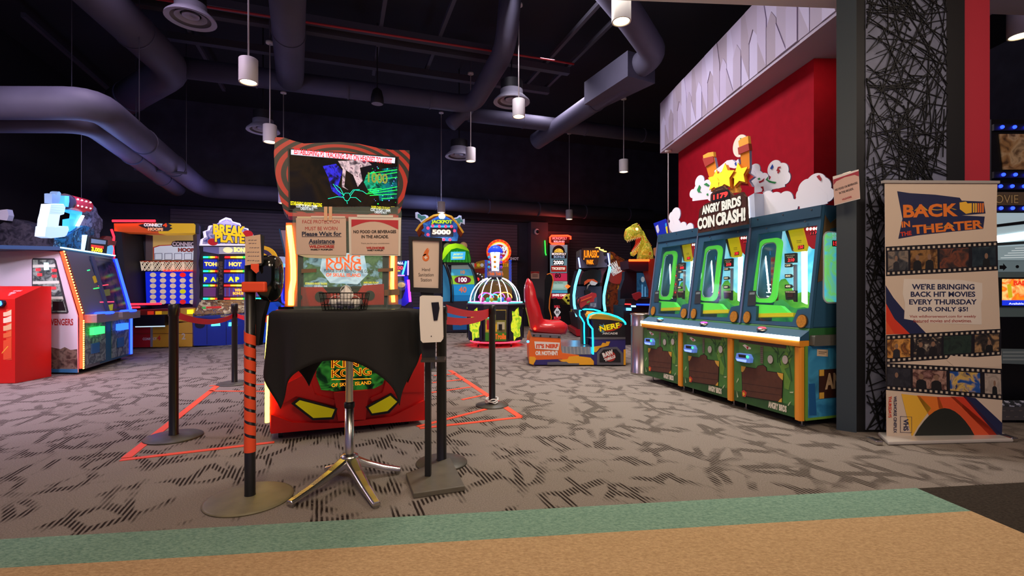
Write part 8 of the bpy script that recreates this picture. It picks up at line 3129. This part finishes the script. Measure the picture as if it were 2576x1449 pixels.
# ------------------------------------------------------------------ shooter cabinet topped by a dinosaur head
cE = Crop(1560, 540, 4.529)
DN = Plane(ground(1566, 868), (1, .05, 0))
root = thing('dinosaur_shooter_game', 'shooter cabinet topped by a golden dinosaur head with open jaws', 'arcade game', DN.at(1605, 868))
root.location.z = 0
mb = MB()
mb.pix(DN, cE.l((40, 1040), (380, 1030), (380, 1490), (40, 1490)), -.8, 0, M('#15141c', .4))
mb.build('base_cabinet', root)
mb = MB()
mb.pix(DN, cE.l((45, 960), (380, 950), (375, 1045), (35, 1045)), -.4, .08, M('#14141c', .4))
mb.build('console', root, bevel=.02)
for pts, col, lab in (((40, 1012, 108, 1024), '#ff2828', 'red'), ((112, 1032, 162, 1050), '#80c8ff', 'white'), ((172, 1014, 372, 1030), '#1838ff', 'blue'), ((55, 1060, 112, 1090), '#50a0e0', 'pale blue')):
    mb = MB()
    x0, y0, x1, y1 = pts
    mb.pix(DN, cE.l((x0, y0), (x1, y0 + 2), (x1, y1 + 2), (x0, y1)), .08, .10, E(col, 3.5))
    mb.build('console_light', root, label=lab + ' console light')
mb = MB()
mb.pix(DN, cE.l((100, 640), (240, 640), (240, 960), (45, 980), (50, 860), (95, 730)), -.5, -.3, M('#181c26', .3))
mb.pix(DN, cE.l((212, 650), (340, 640), (345, 960), (212, 960)), -.7, -.35, M('#1a1014', .4))
mb.build('screen_recess', root)
mb = MB()
mb.pix(DN, cE.l((236, 655), (330, 655), (345, 720), (385, 850), (385, 940), (236, 945)), -.349, -.34, art(['#123050', '#2a5a80', '#1c4468', '#3a7aa0'], 5, .4, 81))
u, v = DN.shift(-.34).uv(*cE(258, 738))
mb.ell(DN.shift(-.34), u, v, .04, .06, .001, .004, M('#a8b8c0', .4, emit=.4), 14)
for x, h in ((252, 795), (285, 820), (343, 820)):
    mb.pix(DN.shift(-.34), cE.l((x - 8, h), (x + 8, h), (x + 8, 935), (x - 8, 935)), .001, .004, M('#5a9ac8', .4, emit=.5))
mb.build('screen', root, label='dim blue night-scene screen')
mb = MB()
mb.pix(DN, cE.l((90, 520), (330, 520), (322, 640), (180, 645), (100, 615)), -.6, 0, M('#3a1c24', .4, emit=.04))
mb.build('header', root)
mb = MB()
mb.tube([DN.at(*cE(95, 522), .03), DN.at(*cE(325, 522), .03)], .022, E('#ff3a10', 7), 8)
mb.build('light_line', root, label='orange-red light line on the header')
mb = MB()
mb.pix(DN, cE.l((325, 510), (400, 495), (415, 700), (420, 1000), (395, 1000), (385, 840), (345, 710), (325, 660)), -.5, .02, M('#9a2c1c', .45, emit=.1))
mb.build('side_panel', root, label='red-brown side panel')
mb = MB()
mb.pix(DN, cE.l((122, 905), (180, 885), (205, 878), (222, 900), (215, 950), (190, 955), (165, 978), (140, 960)), .05, .13, M('#a83038', .35))
mb.build('blaster', root, label='red toy blaster', bevel=.01)
mb = MB()
mb.pix(DN, cE.l((165, 950), (190, 950), (190, 1000), (165, 1000)), .06, .11, DARK)
mb.build('blaster_holder', root)


def puff(mb, pl, pts, t, m, w=0.0):
    """an outline swollen to both sides"""
    uv = [pl.uv(*q) for q in pts]
    a = sum(uv[i][0] * uv[(i + 1) % len(uv)][1] - uv[(i + 1) % len(uv)][0] * uv[i][1] for i in range(len(uv)))
    if a < 0:
        uv = uv[::-1]
    cu, cv = sum(p[0] for p in uv) / len(uv), sum(p[1] for p in uv) / len(uv)
    rings = []
    for s, d in ((.15, -1), (.5, -.88), (.8, -.6), (.95, -.3), (1, 0), (.95, .3), (.8, .6), (.5, .88), (.15, 1)):
        rings.append([pl.p(cu + (u - cu) * s, cv + (v - cv) * s, w + d * t) for u, v in uv])
    return mb.loft(rings, m, True)


hd = DN.shift(-.30)
SKIN = art(['#5a4a18', '#c8b030', '#8a9a28', '#e8d458', '#a84a18', '#d0b838'], 11, .32, 91, detail=6)
mb = MB()
puff(mb, hd, cE.l((200, 170), (250, 180), (285, 260), (340, 350), (370, 440), (372, 508), (195, 508), (215, 440), (250, 330), (235, 250)), .20, SKIN)
puff(mb, hd, cE.l((48, 200), (60, 165), (100, 140), (140, 125), (165, 110), (205, 125), (235, 165), (255, 210), (250, 255), (215, 265), (180, 260), (150, 278), (110, 292), (75, 305), (50, 285), (42, 245)), .19, SKIN, .03)
puff(mb, hd, cE.l((255, 245), (258, 300), (235, 350), (205, 400), (180, 450), (150, 478), (118, 468), (112, 440), (150, 420), (185, 375), (215, 320), (230, 270)), .13, SKIN, .02)
puff(mb, hd, cE.l((100, 140), (120, 122), (165, 106), (185, 115), (150, 132)), .10, SKIN, .12)
head = mb.build('dinosaur_head', root, label='golden dinosaur head and neck')
mb = MB()
puff(mb, hd, cE.l((175, 265), (228, 262), (228, 300), (205, 350), (170, 390), (130, 425), (118, 420), (150, 370), (175, 320)), .07, M('#c83420', .5, emit=.25), .05)
mb.build('mouth', head, label='red open mouth and tongue')
mb = MB()
TE = M('#e8dc90', .4, emit=.15)
for k in range(9):
    x = 55 + 19 * k
    y = 300 - k * 5
    a = hd.at(*cE(x, y), .17)
    b = hd.at(*cE(x + 2, y + 30 - 1.5 * k), .17)
    mb.cyl(a, b, .017, TE, 8, r2=.002)
for k in range(8):
    t = k / 7
    x, y = lerp(128, 215, t), lerp(428, 325, t)
    mb.cyl(hd.at(*cE(x, y + 6), .12), hd.at(*cE(x - 8, y - 20), .12), .013, TE, 8, r2=.002)
mb.build('teeth', head, kind='stuff')
MB().ball(hd.at(*cE(157, 180), .20), .032, E('#f8f080', 3), 12, 8).build('eye', head, label='glowing yellow eye')
mb = MB()
random.seed(14)
for k in range(14):
    t = k / 13
    x, y = lerp(205, 345, t), lerp(125, 360, t ** .9)
    mb.cyl(hd.at(*cE(x, y + 6), 0), hd.at(*cE(x + 14, y - 14), 0), .022, M('#c8501c', .5, emit=.2), 6, r2=.003)
mb.build('back_ridge', head, kind='stuff', label='orange ridge along the neck')

# ------------------------------------------------------------------ dark cabinet with the tilted blue sign, behind the far coin game
BX = Plane(at(1646, 840, 7.4), (1, -.5, 0))
BX.o.z = 0
root = thing('blue_sign_game', 'dark tall cabinet with a tilted blue sign behind the far coin game', 'arcade game', BX.at(1665, 860))
root.location.z = 0
mb = MB()
mb.pix(BX, cE.l((390, 380), (560, 300), (620, 1300), (420, 1300)), -.5, 0, M('#2c2440', .45))
q = [BX.uv(*cE(*p)) for p in ((415, 500), (560, 500))]
mb.rect(BX, BX.uv(*cE(410, 900))[0], .003, BX.uv(*cE(600, 900))[0], .9, -.5, -.001, M('#1c1a28', .5))
mb.build('cabinet', root)
mb = MB()
mb.pix(BX, cE.l((388, 105), (528, 52), (545, 150), (560, 240), (480, 345), (460, 345)), -.10, .06, M('#1c2cb0', .35, emit=.25))
mb.pix(BX, cE.l((412, 140), (440, 120), (455, 185), (440, 220), (425, 200)), .06, .064, M('#d8d4e0', .4, emit=.2))
mb.pix(BX, cE.l((520, 110), (535, 95), (550, 235), (530, 200)), .06, .064, M('#38a8e0', .4, emit=.3))
mb.pix(BX, cE.l((525, 150), (545, 135), (555, 232), (540, 225)), .064, .068, M('#e0c820', .4, emit=.3))
mb.build('sign', root, label='tilted blue sign block')
mb = MB()
mb.pix(BX, cE.l((385, 385), (415, 375), (418, 450), (405, 480), (388, 455)), .0, .05, M('#a8683c', .4))
mb.build('hinge_block', root)
